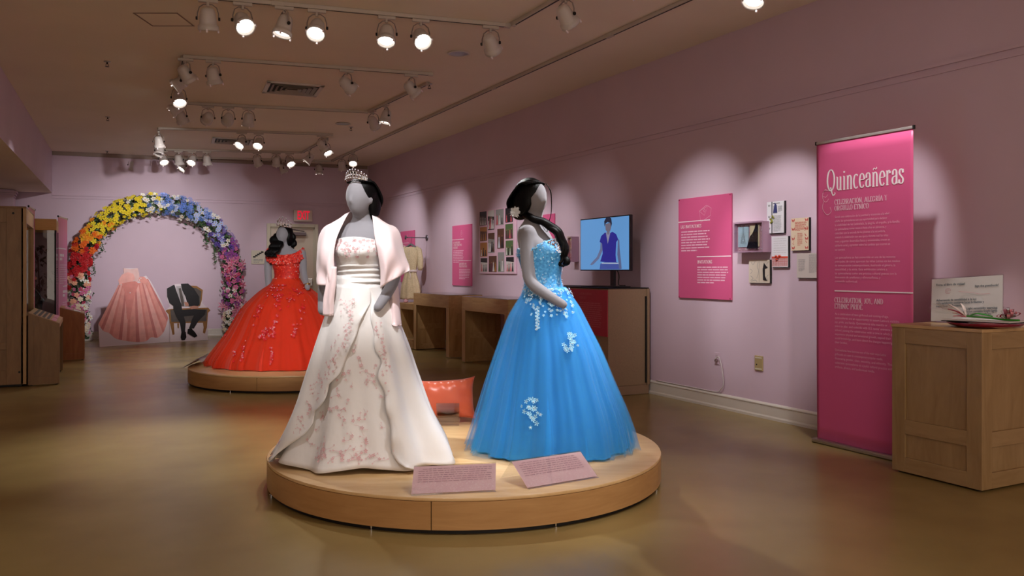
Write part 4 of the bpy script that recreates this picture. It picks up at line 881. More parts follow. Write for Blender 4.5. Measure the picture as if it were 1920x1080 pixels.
def head_mb(mb, c, yaw, pitch=0, roll=0, w=.074, dp=.094, h=.112, ears=True):
    M = Matrix.Translation(c) @ Euler((pitch, roll, yaw)).to_matrix().to_4x4(); V = []; n, hh = 28, 18
    for i in range(hh + 1):
        a = -PI / 2 + PI * i / hh; z = math.sin(a)
        for j in range(n):
            b = 2 * PI * j / n; x, y = math.cos(a) * math.sin(b), -math.cos(a) * math.cos(b)
            lo = max(0, -z); front = max(0, -y)
            x *= 1 - .30 * lo; yy = y * (1 - .12 * lo) - .10 * lo * (1 - .3 * front)
            if y < 0: yy = yy * (.96 + .04 * abs(z))
            V.append((x * w, yy * dp, z * h))
    m = MB(); fs = [(i * n + j, i * n + (j + 1) % n, (i + 1) * n + (j + 1) % n, (i + 1) * n + j) for i in range(hh) for j in range(n)]
    mb.add(V, fs, M)
    # brow, bridge and chin hardly show on a featureless jersey head; the ears do
    if ears:
        for s in (-1, 1): mb.ball((0, 0, 0), (.008, .017, .027), 8, M @ Matrix.Translation((s * w * .99, .004, -.012)))
    mb.ball((0, 0, 0), (.010, .010, .024), 8, M @ Matrix.Translation((0, -dp * .955, -.010)))
    return M
def limb(mb, pts, rad, n=14): 
    A = crom([tuple(p) + (r,) for p, r in zip(pts, rad)], 22); mb.tube([a[:3] for a in A], [a[3] for a in A], n); mb.ball(A[-1][:3], A[-1][3] * .98, 12); mb.ball(A[0][:3], A[0][3] * .98, 12)
def lock(mb, pts, r, n=10, flat=.6, wav=0, m=None):
    A = crom([tuple(p) + (q,) for p, q in zip(pts, r)], m or len(pts) * 6); P = [a[:3].copy() for a in A]
    if wav:
        for i, p in enumerate(P): p[0] += wav * math.sin(i * .55); p[1] += wav * math.cos(i * .55) * .6
    mb.tube(P, [max(.001, a[3]) for a in A], n, flat=flat)
def skirt_fn(prof, P, folds, cy=0, tw=0):
    """prof rows: (v, centre u, half width px, depth radius m)"""
    A = np.array([(P.z(v), P.x(c), hw * P.k, ry) for v, c, hw, ry in prof]); A = A[np.argsort(A[:, 0])]; A[0, 0] = max(A[0, 0], .0035)
    D = crom(A, 60); zz = D[:, 0]; zmin, zmax = zz[0], zz[-1]
    def f(phi, z, off=0):
        cx = np.interp(z, zz, D[:, 1]); rx = np.interp(z, zz, D[:, 2]); ry = np.interp(z, zz, D[:, 3]); t = (zmax - z) / (zmax - zmin)
        k = sum(a * t ** e * math.cos(n * phi + ph + 1.2 * math.sin(phi * 2 + ph)) for a, n, ph, e in folds)
        return (cx + (rx + off) * math.sin(phi) * (1 + k), cy - (ry + off) * math.cos(phi) * (1 + k), z)
    return f, zmin, zmax
def skirt_mesh(f, z0, z1, nz=40, n=220, off=0, a0=0, a1=2 * PI, zpow=1.0, hem=None):
    rs = []
    for i in range(nz + 1):
        t = (i / nz) ** zpow; r = []
        for j in range(n):
            phi = a0 + (a1 - a0) * j / n; zb = z0 + (hem(phi) if hem else 0); r.append(f(phi, zb + (z1 - zb) * t, off))
        rs.append(r)
    return rs
def tiara(parent, M, w, depth, hgt, n=9, beadr=.0035, gem=M_silver, q=1.0):
    t = bpy.data.objects.new('tiara', None); COL.objects.link(t); t.parent = parent; t.matrix_local = M
    A = [(-w * math.cos(a), -depth * math.sin(a), 0) for a in np.linspace(0, PI, 25)]
    MB().tube(A, .0028 * q, 6).build('band', gem, t, True)
    mb = MB(); jw = MB()
    P = lambda a, z, k=0: (-w * math.cos(a), -depth * math.sin(a) - k, z)
    aa = np.linspace(.25, PI - .25, n)
    for i, a in enumerate(aa):
        hh = hgt * (.45 + .55 * math.sin(a) ** 2); da = (aa[1] - aa[0]) * .62
        mb.tube(crom([P(a - da, .0), P(a - da * .8, hh * .55), P(a, hh), P(a + da * .8, hh * .55), P(a + da, .0)], 12), .0016 * q, 5)
        mb.tube(crom([P(a - da * .2, .0), P(a - da * .45, hh * .35), P(a, hh * .62), P(a + da * .45, hh * .35), P(a + da * .2, 0)], 10), .0014 * q, 5)
        jw.ball(P(a, hh + beadr), beadr * 1.3, 7); jw.ball(P(a, hh * .45, .002), beadr * 1.1, 7); jw.ball(P(a + da * .8, hh * .5), beadr * .9, 6); jw.ball(P(a, .004, .003), beadr, 6)
    mb.build('scrollwork', gem, t, True, kind='stuff'); jw.build('gemstones', M_gem, t, True, kind='stuff'); return t
def petal_flower(mb, p, nrm, s, seed=0, petals=5):
    n = Vector(nrm).normalized(); a = n.cross(Vector((0, 0, 1))); a = a.normalized() if a.length > 1e-3 else Vector((1, 0, 0)); b = n.cross(a); p = Vector(p) + n * .002; r = random.Random(seed); ph = r.random() * 6
    for k in range(petals):
        t = ph + 2 * PI * k / petals; d = a * math.cos(t) + b * math.sin(t); e = a * -math.sin(t) + b * math.cos(t)
        mb.add([(p + d * s * .12)[:], (p + d * s * .6 + e * s * .28 + n * s * .12)[:], (p + d * s + n * s * .16)[:], (p + d * s * .6 - e * s * .28 + n * s * .12)[:]], [(0, 1, 2, 3)])
    mb.add([(p + n * s * .18 + a * s * .15)[:], (p + n * s * .18 + b * s * .15)[:], (p + n * s * .18 - a * s * .15)[:], (p + n * s * .18 - b * s * .15)[:]], [(0, 1, 2, 3)])
def vine(mb, P, r=.0012):
    mb.tube([p for p in P], r, 4, cap=False)
def normal_of(f, phi, z, off=0):
    a = Vector(f(phi, z, off)); b = Vector(f(phi + .01, z, off)); c = Vector(f(phi, z + .01, off)); n = (b - a).cross(c - a)
    o = Vector((math.sin(phi), -math.cos(phi), 0)); return n if n.dot(o) > 0 else -n
def jewels(fn, spots, name, m, parent, r0=.002, r1=.004, n=5):
    mb = MB()
    for k, s in enumerate(spots):
        p = fn(*s); rr = r0 + (r1 - r0) * ((k * 37) % 11) / 11
        M = Matrix.Translation(p) @ Euler((k * 1.3, k * 2.1, k * .7)).to_matrix().to_4x4()
        mb.add([(rr, 0, 0), (-rr, 0, 0), (0, rr, 0), (0, -rr, 0), (0, 0, rr), (0, 0, -rr)], [(0, 2, 4), (2, 1, 4), (1, 3, 4), (3, 0, 4), (2, 0, 5), (1, 2, 5), (3, 1, 5), (0, 3, 5)], M)
    return mb.build(name, m, parent, kind='stuff')

# ================================================================== the white gown
P = Px(677, 4.87); t = mannequin('gown_mannequin', 'headless-faced grey mannequin in a white satin gown with pink shawl and tiara', 677, 4.87)
t['label'] = 'grey faceless mannequin in a white satin gown, pale pink shawl and tiara'
BY = R(-12)                                                    # the body is turned a little to the left of the picture
mb = MB()
tz = lambda v: P.z(v)
mb.rings(loft([(tz(640), .0, .02, .10, .09, BY), (tz(590), .0, .01, .165, .125, BY), (tz(545), -.005, .0, .135, .10, BY), (tz(520), -.008, .0, .118, .09, BY), (tz(495), -.008, -.005, .125, .098, BY), (tz(470), -.006, -.015, .142, .112, BY),
              (tz(452), -.004, -.004, .155, .10, BY), (tz(436), -.001, .008, .16, .082, BY), (tz(427), .0, .018, .135, .068, BY), (tz(419), .001, .022, .085, .058, BY), (tz(410), .001, .020, .058, .053, BY), (tz(398), 0, .012, .052, .052, BY), (tz(385), .0, .004, .05, .052, BY)]))
HM = head_mb(mb, Vector((P.x(677) - .002, -.018, P.z(372))), R(-27), R(4), 0, w=.077, dp=.096, h=.118)
# arms: the right one (left in the picture) hangs, the other bends forward
limb(mb, [P.p(621, 442, .015), P.p(613, 472, .02), P.p(608, 510, .01), P.p(606, 545, -.02), P.p(604, 583, -.06)], [.040, .038, .035, .032, .026])
limb(mb, [P.p(731, 442, .03), P.p(739, 470, .05), P.p(741, 505, .05), P.p(736, 530, .0), P.p(722, 556, -.09), P.p(708, 577, -.16)], [.046, .043, .038, .036, .032, .026])
body = fuse(mb, 'body', M_grey, t, .008, 5)
# hair
mb = MB(); mb.ball((0, 0, 0), (.086, .100, .108), 28, HM @ Matrix.Translation((.0, .024, .022)))
mb.ball((0, 0, 0), (.074, .062, .085), 18, HM @ Matrix.Translation((.006, .078, -.045))); mb.ball((0, 0, 0), (.026, .05, .075), 14, HM @ Matrix.Translation((.064, .052, -.045)))
hair = fuse(mb, 'hair', M_hair, t, .006, 4)
mb = MB()
for k in range(13):
    a = -1.15 + 2.3 * k / 12; q = [HM @ Vector((.080 * math.sin(a), -.058 * math.cos(a) + .01, .088 + .01 * math.cos(a))), HM @ Vector((.088 * math.sin(a * 1.05), .03, .112 - .03 * abs(math.sin(a)))), HM @ Vector((.075 * math.sin(a * 1.1), .11, .04 - .04 * abs(math.sin(a)))), HM @ Vector((.05 * math.sin(a), .135, -.05))]
    lock(mb, [x[:] for x in q], [.008, .012, .013, .008], 7, flat=.5)
mb.build('hair_strand', M_hair, hair, True, kind='stuff')
tiara(t, HM @ Matrix.Translation((0, -.018, .096)) @ Matrix.Rotation(R(-16), 4, 'X'), .074, .062, .052, 11)
# under skirt
foldW = [(.055, 5, .6, 1.6), (.038, 9, 2.1, 1.3), (.012, 17, .3, 1.2)]
profW = [(516, 672, 41, .112), (545, 673, 47, .135), (580, 676, 58, .165), (640, 679, 78, .21), (700, 680, 95, .26), (767, 682, 115, .30), (820, 685, 138, .335), (848, 682, 150, .37), (862, 682, 155, .39)]
fW, zW0, zW1 = skirt_fn(profW, P, foldW)
hemW = lambda phi: .006 + .012 * (1 + math.sin(5 * phi + 1)) 
sk = MB().rings(skirt_mesh(fW, zW0, zW1, 44, 240, hem=hemW), cap=False).build('gown_skirt', M_satin, t, True); solid(sk, .003); fixn(sk)
# over skirt, open down the front in two scalloped edges
def edge_phi(x, z, off):
    lo, hi = -1.5, 1.5
    for _ in range(24):
        m_ = (lo + hi) / 2
        if fW(m_, z, off)[0] < x: lo = m_
        else: hi = m_
    return (lo + hi) / 2
EL = [(600, 686), (620, 682), (645, 672), (667, 663), (690, 655), (708, 637), (733, 632), (748, 622), (758, 608), (780, 605), (797, 590), (815, 566), (832, 545), (850, 528), (862, 515)]
ER = [(600, 706), (627, 712), (650, 715), (670, 727), (690, 722), (703, 723), (727, 735), (757, 738), (787, 748), (827, 750), (845, 765), (852, 785), (862, 812)]
def edge_at(E, v): return np.interp(v, [e[0] for e in E], [e[1] for e in E])
def vrow(z): return HZ + (CH - ZP - z) / P.k
zO1 = P.z(533); nz = 46; nphi = 150; rs = []
for i in range(nz + 1):
    r = []
    for j in range(nphi + 1):
        zb = .022 + .012 * math.sin(7 * j / nphi * 2 * PI); z = zb + (zO1 - zb) * i / nz; v = vrow(z); off = .007 + .036 * (1 - i / nz)
        if v < 600: pl = pr = edge_phi(P.x(697), z, off); gap = max(0, (v - 590) / 10)
        uL, uR = (edge_at(EL, max(v, 600)), edge_at(ER, max(v, 600)))
        if v < 600: uR = 706 - 6 * (600 - v) / 67; uL = uR - 20 * max(0, (v - 566) / 34)
        pl, pr = edge_phi(P.x(uL), z, off), edge_phi(P.x(uR), z, off)
        phi = pr + (2 * PI + pl - pr) * j / nphi
        k_ = 1 + .03 * math.sin(5 * phi) * (1 - i / nz); q = fW(phi, z, off); q = (q[0] + .014 * math.sin(11 * phi + 1) * (1 - i / nz) * math.sin(phi), q[1] - .018 * math.sin(11 * phi + 1) * (1 - i / nz) * math.cos(phi), q[2]); curl = .012 * math.exp(-min(j, nphi - j) / 2.0) * math.sin(v * .12)
        r.append((q[0], q[1] - curl, q[2]))
    rs.append(r)
ov = MB().grid(rs).build('overskirt', M_satin, t, True); solid(ov, .004, 0, 0)
# bodice with ruched waist
rowsB = [(tz(530), .0, .0, .132, .118), (tz(518), -.006, .0, .128, .108), (tz(505), -.008, -.002, .132, .108), (tz(492), -.008, -.008, .138, .116), (tz(478), -.006, -.018, .148, .126), (tz(466), -.005, -.018, .156, .126), (tz(455), -.004, -.010, .160, .114), (tz(450), -.004, -.008, .161, .110)]
A = crom(sorted(rowsB), 46); rs = []
for i, a in enumerate(A):
    ring = []
    for j in range(120):
        ph = 2 * PI * j / 120; v = vrow(a[0]); k_ = 0
        if 497 < v < 548: k_ = .010 * max(0, math.sin((v - 497) * .62 + 1.6 * math.sin(ph + .6)))
        bust = .020 * math.exp(-((v - 474) / 12) ** 2) * (math.exp(-((ph - .5) / .3) ** 2) + math.exp(-((ph - 2 * PI + .5) / .3) ** 2))
        top = (.014 * math.cos(2 * ph) if i > len(A) - 4 else 0)
        x = (a[3] + k_) * math.sin(ph); y = -(a[4] + k_ + bust) * math.cos(ph)
        ring.append((a[1] + x * math.cos(BY) - y * math.sin(BY), a[2] + x * math.sin(BY) + y * math.cos(BY), a[0] + top))
    rs.append(ring)
bod = MB().rings(rs, cap=False).build('bodice', M_satinb, t, True); solid(bod, .004); fixn(bod)
RB = rs
for s in (-.30, .38):                                          # princess seams piping
    mb = MB(); j = int((s % (2 * PI)) / (2 * PI) * 120) if s > 0 else 120 + int(s / (2 * PI) * 120)
    mb.tube([(Vector(RB[i][j]) + Vector((0, -.004, 0)))[:] for i in range(22, 45, 2)], .002, 5); mb.build('seam_piping', M_satinb, bod, True)
# embroidery: small petalled flowers with stems
def emb(spots, f, off, parent, name='embroidery'):
    mb = MB(); r = random.Random(11)
    for k, (u, v, s) in enumerate(spots):
        z = P.z(v); ph = edge_phi(P.x(u), z, off); p = f(ph, z, off + .003); nrm = normal_of(f, ph, z, off); petal_flower(mb, p, nrm, s * .8, k)
        for q in range(r.randint(1, 3)):
            a = r.random() * 6.28; L_ = s * (1.2 + r.random() * 2); pts = []
            for w_ in range(4):
                dz = L_ * w_ / 3 * math.sin(a + .5 * w_ / 3); dp = L_ * w_ / 3 * math.cos(a + .5 * w_ / 3) / .35; pts.append(f(ph + dp, max(.01, z + dz), off + .0035))
            vine(mb, pts, .0006)
            if r.random() < .7: petal_flower(mb, pts[-1], nrm, s * .45, k + q, 4)
    return mb.build(name, M_emb, parent, kind='stuff')
r = random.Random(21); S1 = []
for k in range(46):
    v = 640 + 195 * r.random() ** .8; uL, uR = edge_at(EL, v), edge_at(ER, v); uL = max(uL, 677 - (v - 600) * .62)
    S1.append((uL + (uR - uL) * (.08 + .84 * r.random()), v, .009 + .008 * r.random()))
for k in range(16): S1.append((615 + 125 * r.random(), 828 + 9 * math.sin(k), .012 + .005 * r.random()))
emb(S1, fW, .004, sk)
S2 = []
for v in range(560, 850, 7):
    e = edge_at(EL, max(v, 600)); S2.append((e - 10 - 14 * r.random(), v, .009 + .006 * r.random()))
    if r.random() < .5: S2.append((e - 24 - 16 * r.random(), v, .008))
    e = edge_at(ER, max(v, 600)); 
    if v > 600: S2.append((e + 6 + 10 * r.random(), v, .008 + .005 * r.random()))
for v in range(740, 850, 8): S2.append((790 + (v - 740) * .45, v, .009))
emb(S2, lambda a, z, o=0: fW(a, z, o), .03, ov)
mb = MB()
for k in range(120):
    i = r.randint(24, 43); j = r.choice([r.randint(0, 26), r.randint(96, 119)]); a = Vector(RB[i][j]); b = Vector(RB[i][(j + 1) % 120]); c = Vector(RB[i + 1][j]); nn = (b - a).cross(c - a); nn = nn if nn.y < 0 else -nn
    petal_flower(mb, a + nn.normalized() * .002, nn, .006 + .006 * r.random(), k)
mb.build('embroidery', M_emb, bod, kind='stuff')
jewels(lambda i, j: Vector(RB[i][j]) + Vector((0, -.005, 0)), [(r.randint(24, 43), r.choice([r.randint(0, 26), r.randint(96, 119)])) for _ in range(90)], 'seed_beads', M_gem, bod, .0012, .0024)
# shawl
def sheet(rows, name, m, parent, ni=40, nj=26, th=.004):
    A = np.array([[P.p(*q) for q in row] for row in rows]); B = crom2(A, ni, nj); 
    for i in range(ni):                                        # soft hanging folds
        for j in range(nj):
            a, b = i / ni, j / nj; k_ = .010 * math.sin(9 * b + 7 * a * a + 2) * a * math.sin(PI * min(1, b * 1.1)) + .006 * math.sin(15 * (b - .6 * a)) * a
            B[i, j, 1] -= k_ if 'end' not in name else .008 * math.sin(7 * b); B[i, j, 0] += k_ * .6 * (-1 if 'right' not in name else 1)
    o = MB().grid(B).build(name, m, parent, True); solid(o, th); return o
LW = [[(679, 398, .075), (679, 415, .10), (679, 440, .125), (679, 470, .13), (679, 505, .13)],
      [(661, 396, .045), (650, 404, .07), (640, 422, .105), (630, 445, .13), (628, 490, .14)],
      [(652, 402, -.02), (642, 408, .0), (628, 420, .04), (612, 436, .085), (608, 490, .125)],
      [(641, 424, -.085), (630, 426, -.075), (614, 434, -.03), (601, 450, .04), (602, 495, .10)],
      [(631, 450, -.13), (621, 456, -.13), (606, 464, -.09), (597, 478, -.02), (598, 505, .07)],
      [(626, 485, -.145), (616, 488, -.15), (605, 492, -.115), (596, 500, -.045), (596, 515, .05)],
      [(628, 515, -.15), (617, 515, -.155), (607, 515, -.125), (598, 518, -.06), (597, 525, .04)],
      [(630, 534, -.15), (619, 535, -.16), (610, 535, -.135), (600, 535, -.075), (598, 535, .02)]]
RW = [[(679, 398, .075), (679, 415, .10), (679, 440, .125), (679, 470, .13), (679, 505, .13)],
      [(694, 396, .045), (702, 406, .07), (716, 424, .105), (728, 440, .13), (735, 490, .14)],
      [(698, 404, -.02), (710, 410, .0), (726, 420, .04), (742, 432, .085), (750, 485, .125)],
      [(700, 425, -.08), (714, 426, -.085), (732, 428, -.04), (750, 440, .03), (757, 485, .10)],
      [(703, 450, -.125), (718, 456, -.155), (736, 455, -.11), (752, 462, -.02), (762, 488, .06)],
      [(709, 478, -.14), (722, 482, -.17), (740, 480, -.14), (756, 484, -.06), (766, 496, .0)],
      [(714, 508, -.145), (724, 508, -.17), (740, 504, -.145), (756, 502, -.09), (768, 505, -.05)],
      [(714, 541, -.145), (721, 535, -.16), (733, 527, -.15), (750, 517, -.11), (768, 508, -.07)]]
LW = [[(u - (3 if j in (2, 3) else (1 if j == 1 else 0)), v - (3 if j in (2, 3) and i in (2, 3) else 0), y) for j, (u, v, y) in enumerate(row)] if i else row for i, row in enumerate(LW)]
sh = sheet(LW, 'shawl', M_shawl, t)
s2 = sheet(RW, 'shawl_right_half', M_shawl, sh)
TL = [[(631, 500, -.15), (623, 500, -.158), (614, 500, -.152)], [(630, 530, -.160), (621, 530, -.168), (611, 530, -.158)], [(627, 560, -.155), (617, 560, -.168), (607, 560, -.155)], [(624, 591, -.15), (614, 593, -.168), (604, 592, -.15)]]
sheet(TL, 'shawl_end', M_shawl, sh, 20, 10)
TR_ = [[(728, 500, .02), (736, 498, .03), (744, 500, .04)], [(726, 530, .0), (737, 530, -.02), (746, 532, .02)], [(728, 565, -.02), (740, 565, -.06), (749, 566, .0)], [(731, 600, -.06), (742, 606, -.10), (753, 604, -.03)], [(731, 607, -.08), (742, 612, -.12), (752, 610, -.05)]]
sheet(TR_, 'shawl_end', M_shawl, sh, 20, 10)
TR2 = [[(712, 520, -.12), (718, 520, -.125), (723, 520, -.11)], [(712, 560, -.15), (719, 560, -.16), (724, 560, -.13)], [(706, 600, -.19), (713, 604, -.2), (718, 603, -.17)]]

# ================================================================== the blue gown
P = Px(1033, 5.15); t = mannequin('gown_mannequin.001', 'grey mannequin turned right in a bright blue strapless tulle gown, long black hair', 1033, 5.15)
FY = R(60)                                                     # body faces the right of the picture
mb = MB(); tz = P.z; X = P.x
mb.rings(loft([(tz(650), X(1022), .0, .09, .09, FY), (tz(600), X(1022), .0, .16, .135, FY), (tz(555), X(1019), 0, .135, .112, FY), (tz(528), X(1017), 0, .118, .098, FY), (tz(505), X(1015), 0, .124, .112, FY), (tz(482), X(1013), 0, .138, .125, FY),
              (tz(462), X(1009), .005, .150, .115, FY), (tz(445), X(1003), .01, .158, .092, FY), (tz(432), X(1000), .01, .150, .075, FY), (tz(422), X(999), .01, .10, .062, FY), (tz(412), X(1000), .01, .062, .056, FY), (tz(400), X(1002), .005, .054, .056, FY), (tz(388), X(1004), .0, .05, .055, FY)]))
HM = head_mb(mb, Vector((X(1000), .0, P.z(373))), R(52), R(3), 0, w=.076, dp=.096, h=.115)
limb(mb, [P.p(990, 436, -.10), P.p(988, 470, -.12), P.p(990, 505, -.12), P.p(997, 530, -.13), P.p(1025, 552, -.17), P.p(1056, 571, -.20)], [.050, .043, .040, .038, .033, .027])
limb(mb, [P.p(1012, 436, .13), P.p(1012, 470, .15), P.p(1014, 505, .15), P.p(1024, 530, .12), P.p(1045, 545, .08)], [.046, .042, .038, .035, .028])
body = fuse(mb, 'body', M_grey, t, .008, 5)
mb = MB(); mb.ball((0, 0, 0), (.090, .110, .108), 28, HM @ Matrix.Translation((0, .030, .026))); mb.ball((0, 0, 0), (.07, .065, .07), 18, HM @ Matrix.Translation((-.0, .10, -.065)))
mb.ball((0, 0, 0), (.03, .07, .085), 16, HM @ Matrix.Translation((-.066, .035, -.02))); mb.ball((0, 0, 0), (.03, .05, .075), 16, HM @ Matrix.Translation((.066, .03, -.01)))
hair = fuse(mb, 'hair', M_hair, t, .006, 4)
mb = MB()
# long braid-like tail passing under the chin and down the far shoulder, curling up at the end
lock(mb, [P.p(984, 402, -.02), P.p(1000, 410, -.06), P.p(1018, 416, -.07), P.p(1036, 427, -.06), P.p(1050, 443, -.05), P.p(1058, 465, -.05), P.p(1059, 482, -.05), P.p(1063, 492, -.06), P.p(1056, 497, -.06)], [.026, .028, .03, .034, .036, .033, .028, .022, .012], 14, .8, .004, 60)
lock(mb, [P.p(1004, 408, -.05), P.p(1024, 421, -.08), P.p(1044, 437, -.075), P.p(1054, 458, -.07), P.p(1055, 480, -.07), P.p(1050, 494, -.07), P.p(1056, 500, -.07)], [.014, .018, .02, .02, .016, .012, .006], 10, .8, .005, 50)
mb.build('hair_tail', M_hair, hair, True)
mb = MB(); q = HM; lock(mb, [(q @ Vector((.03, -.07, .10)))[:], (q @ Vector((.040, -.100, .05)))[:], (q @ Vector((.048, -.106, -.02)))[:], (q @ Vector((.055, -.10, -.09)))[:], (q @ Vector((.045, -.09, -.16)))[:], (q @ Vector((.06, -.07, -.22)))[:]], [.004, .006, .005, .004, .004, .003], 6)
mb.build('loose_strand', M_hair, hair, True)
mb = MB()
for k in range(16):
    a = -1.4 + 2.8 * k / 15; qq = [HM @ Vector((.078 * math.sin(a), -.070 * math.cos(a) + .012, .078 + .022 * math.cos(a))), HM @ Vector((.094 * math.sin(a * 1.05), .04, .118 - .035 * abs(math.sin(a)))), HM @ Vector((.088 * math.sin(a * 1.1), .125, .04 - .05 * abs(math.sin(a)))), HM @ Vector((.05 * math.sin(a), .16, -.06))]
    lock(mb, [x[:] for x in qq], [.008, .013, .014, .008], 7, flat=.5)
mb.build('hair_strand', M_hair, hair, True, kind='stuff')
mb = MB(); c = Vector(P.p(966, 398, -.06)); rr = random.Random(3)
for k in range(26): 
    a_ = k * 2.4; d_ = Vector((.85 * math.cos(a_), -.35 - .4 * (k % 3) / 2, math.sin(a_))).normalized(); s_ = d_.cross(Vector((0, -1, 0))).normalized() * .006; L_ = .034 + .012 * rr.random()
    mb.add([tuple(c), tuple(c + d_ * L_ * .55 + s_), tuple(c + d_ * L_), tuple(c + d_ * L_ * .55 - s_)], [(0, 1, 2, 3)])
mb.build('hair_flower', mat('silver_white_petals', (222, 228, 232), .35), hair)
# skirt: opaque lining with two sheer layers
M_blue = mat('blue_lining', (18, 140, 222), .75, sheen=.3, var=.08, vscale=3)
M_tul1 = tulle('blue_tulle', (92, 190, 246), .18)
foldB = [(.050, 8, .4, .9), (.032, 15, 1.2, .9), (.012, 37, 2.2, .8)]
profB = [(538, 1021, 37, .115), (552, 1024, 44, .14), (575, 1025, 58, .185), (600, 1025, 70, .22), (656, 1029, 92, .28), (712, 1031, 111, .325), (760, 1034, 127, .36), (800, 1035, 139, .385), (830, 1034, 147, .40), (851, 1033, 151, .41)]
fB, z0, z1 = skirt_fn([(a, b, c * .93, d * .95) for a, b, c, d in profB], P, foldB)
o = MB().rings(skirt_mesh(fB, z0 + .009, z1, 44, 360), cap=False).build('gown_skirt', M_blue, t, True); fixn(o); skb = o
for li, (sc, ph, off) in enumerate(((.985, .9, .012), (1.02, 2.4, .022), (1.05, 4.1, .03))):
    fo = [(.042, 5 + 3 * li, ph, .8), (.026, 17 + 5 * li, ph * 2, .8), (.010, 47, ph, .7)]
    f2, a_, b_ = skirt_fn([(a, b, c * sc, d * sc) for a, b, c, d in profB], P, fo)
    o = MB().rings(skirt_mesh(f2, a_ + .002, b_, 44, 420, off=.004, hem=lambda p, ph=ph: .012 + .012 * math.sin(13 * p + ph) + .006 * math.sin(31 * p)), cap=False).build('tulle_layer', M_tul1, t, True); fixn(o)
    fT = f2
# train flick at the right
# bodice
rowsB = [(tz(552), X(1021), 0, .150, .138), (tz(538), X(1019), 0, .130, .118), (tz(522), X(1017), 0, .126, .110), (tz(505), X(1015.5), 0, .131, .120), (tz(488), X(1014), 0, .141, .133), (tz(472), X(1013), 0, .150, .138), (tz(460), X(1011), .0, .157, .130), (tz(452), X(1009), 0, .160, .120)]
A = crom(sorted(rowsB), 50); RB = []
for i, a in enumerate(A):
    ring = []
    for j in range(120):
        ph = 2 * PI * j / 120; v = HZ + (CH - ZP - a[0]) / P.k
        bust = .024 * math.exp(-((v - 473) / 12) ** 2) * (math.exp(-((ph - .48) / .3) ** 2) + math.exp(-((ph - 2 * PI + .48) / .3) ** 2))
        sw = 0
        if i > 38: e = (i - 38) / 11; front = max(0, math.cos(ph)); sw = e * (-.10 * (1 - front) ** 1.2 * (1 if math.cos(ph) < .75 else .4) + .014 * (abs(math.sin(2.2 * ph)) if math.cos(ph) > .5 else 0))
        x = a[3] * math.sin(ph); y = -(a[4] + bust) * math.cos(ph)
        low = -.028 * abs(math.sin(6 * ph)) if i < 2 else 0
        ring.append((a[1] + x * math.cos(FY) - y * math.sin(FY), a[2] + x * math.sin(FY) + y * math.cos(FY), a[0] + sw + low))
    RB.append(ring)
M_lace = mat('blue_lace', (88, 172, 222), .5, rgb2=(54, 128, 186), vscale=70, bump=.7, bscale=90, bdist=.004)
bod = MB().rings(RB, cap=False).build('bodice', M_lace, t, True); solid(bod, .004); fixn(bod)
M_lacew = mat('pale_blue_applique', (156, 212, 236), .5)
rr = random.Random(4); mb = MB()
def onB(i, j, e=.004):
    a = Vector(RB[i][j % 120]); c_ = Vector((A[i][1], A[i][2], a.z)); n = (a - c_).normalized(); return a + n * e, n
for k in range(330):
    i = min(48, int(abs(rr.gauss(0, 17)))) if rr.random() < .75 else rr.randint(28, 48); j = rr.randint(0, 119); p_, n_ = onB(i, j); petal_flower(mb, p_, n_, .005 + .004 * rr.random(), k)
mb.build('lace_applique', M_lacew, bod, kind='stuff')
jewels(lambda i, j: onB(i, j, .007)[0], [(rr.randint(0, 49), rr.randint(0, 119)) for _ in range(240)] + [(min(49, 34 + rr.randint(0, 15)), rr.choice([rr.randint(0, 10), rr.randint(112, 119)])) for _ in range(160)], 'rhinestones', M_gem, bod, .0025, .005)
jewels(lambda i, j: onB(i, j, .007)[0], [(min(49, 36 + rr.randint(0, 13)), rr.choice([rr.randint(0, 12), rr.randint(110, 119)])) for _ in range(70)], 'copper_beads', mat('copper', (196, 132, 96), .25, metal=.8), bod, .003, .006)
# lace points over the top of the skirt and two jewelled motifs on it
def on_skirt(f, u, v, e=.01):
    z = P.z(v); lo, hi = -1.5, 1.5
    for _ in range(22):
        m_ = (lo + hi) / 2
        if f(m_, z)[0] < P.x(u): lo = m_
        else: hi = m_
    n = normal_of(f, lo, z).normalized(); return Vector(f(lo, z)) + n * e, n
mb = MB(); jl = []
for k in range(170):
    u = 985 + 85 * rr.random(); top = 543; v = top + 30 * rr.random() ** 2.2 * (1 + .8 * abs(math.sin((u - 985) * .16)))
    p_, n_ = on_skirt(fT, u, min(v, 600)); petal_flower(mb, p_, n_, .006 + .006 * rr.random(), k); jl.append(p_ + n_ * .004)
for k in range(26):
    v = 575 + 40 * k / 26; p_, n_ = on_skirt(fT, 1006 + 3 * math.sin(k * 1.7), v); petal_flower(mb, p_, n_, .009, k); jl.append(p_ + n_ * .004)
mb.build('waist_applique', M_lacew, t, kind='stuff')
for cu, cv in ((1062, 642), (994, 752)):
    mb = MB(); sp = []
    for k in range(22):
        u, v = cu + rr.gauss(0, 6), cv + rr.gauss(0, 9); p_, n_ = on_skirt(fT, u, v); petal_flower(mb, p_, n_, .010 + .008 * rr.random(), k); sp.append(p_ + n_ * .004)
    for u, v in ((cu - 4, cv - 20), (cu + 10, cv - 18)): p_, n_ = on_skirt(fT, u, v); petal_flower(mb, p_, n_, .014, 3); sp.append(p_ + n_ * .004)
    mb.build('skirt_applique', M_lacew, t, kind='stuff'); jl += sp
jewels(lambda p_: p_, [(p_,) for p_ in jl], 'rhinestones', M_gem, t, .0025, .0055)

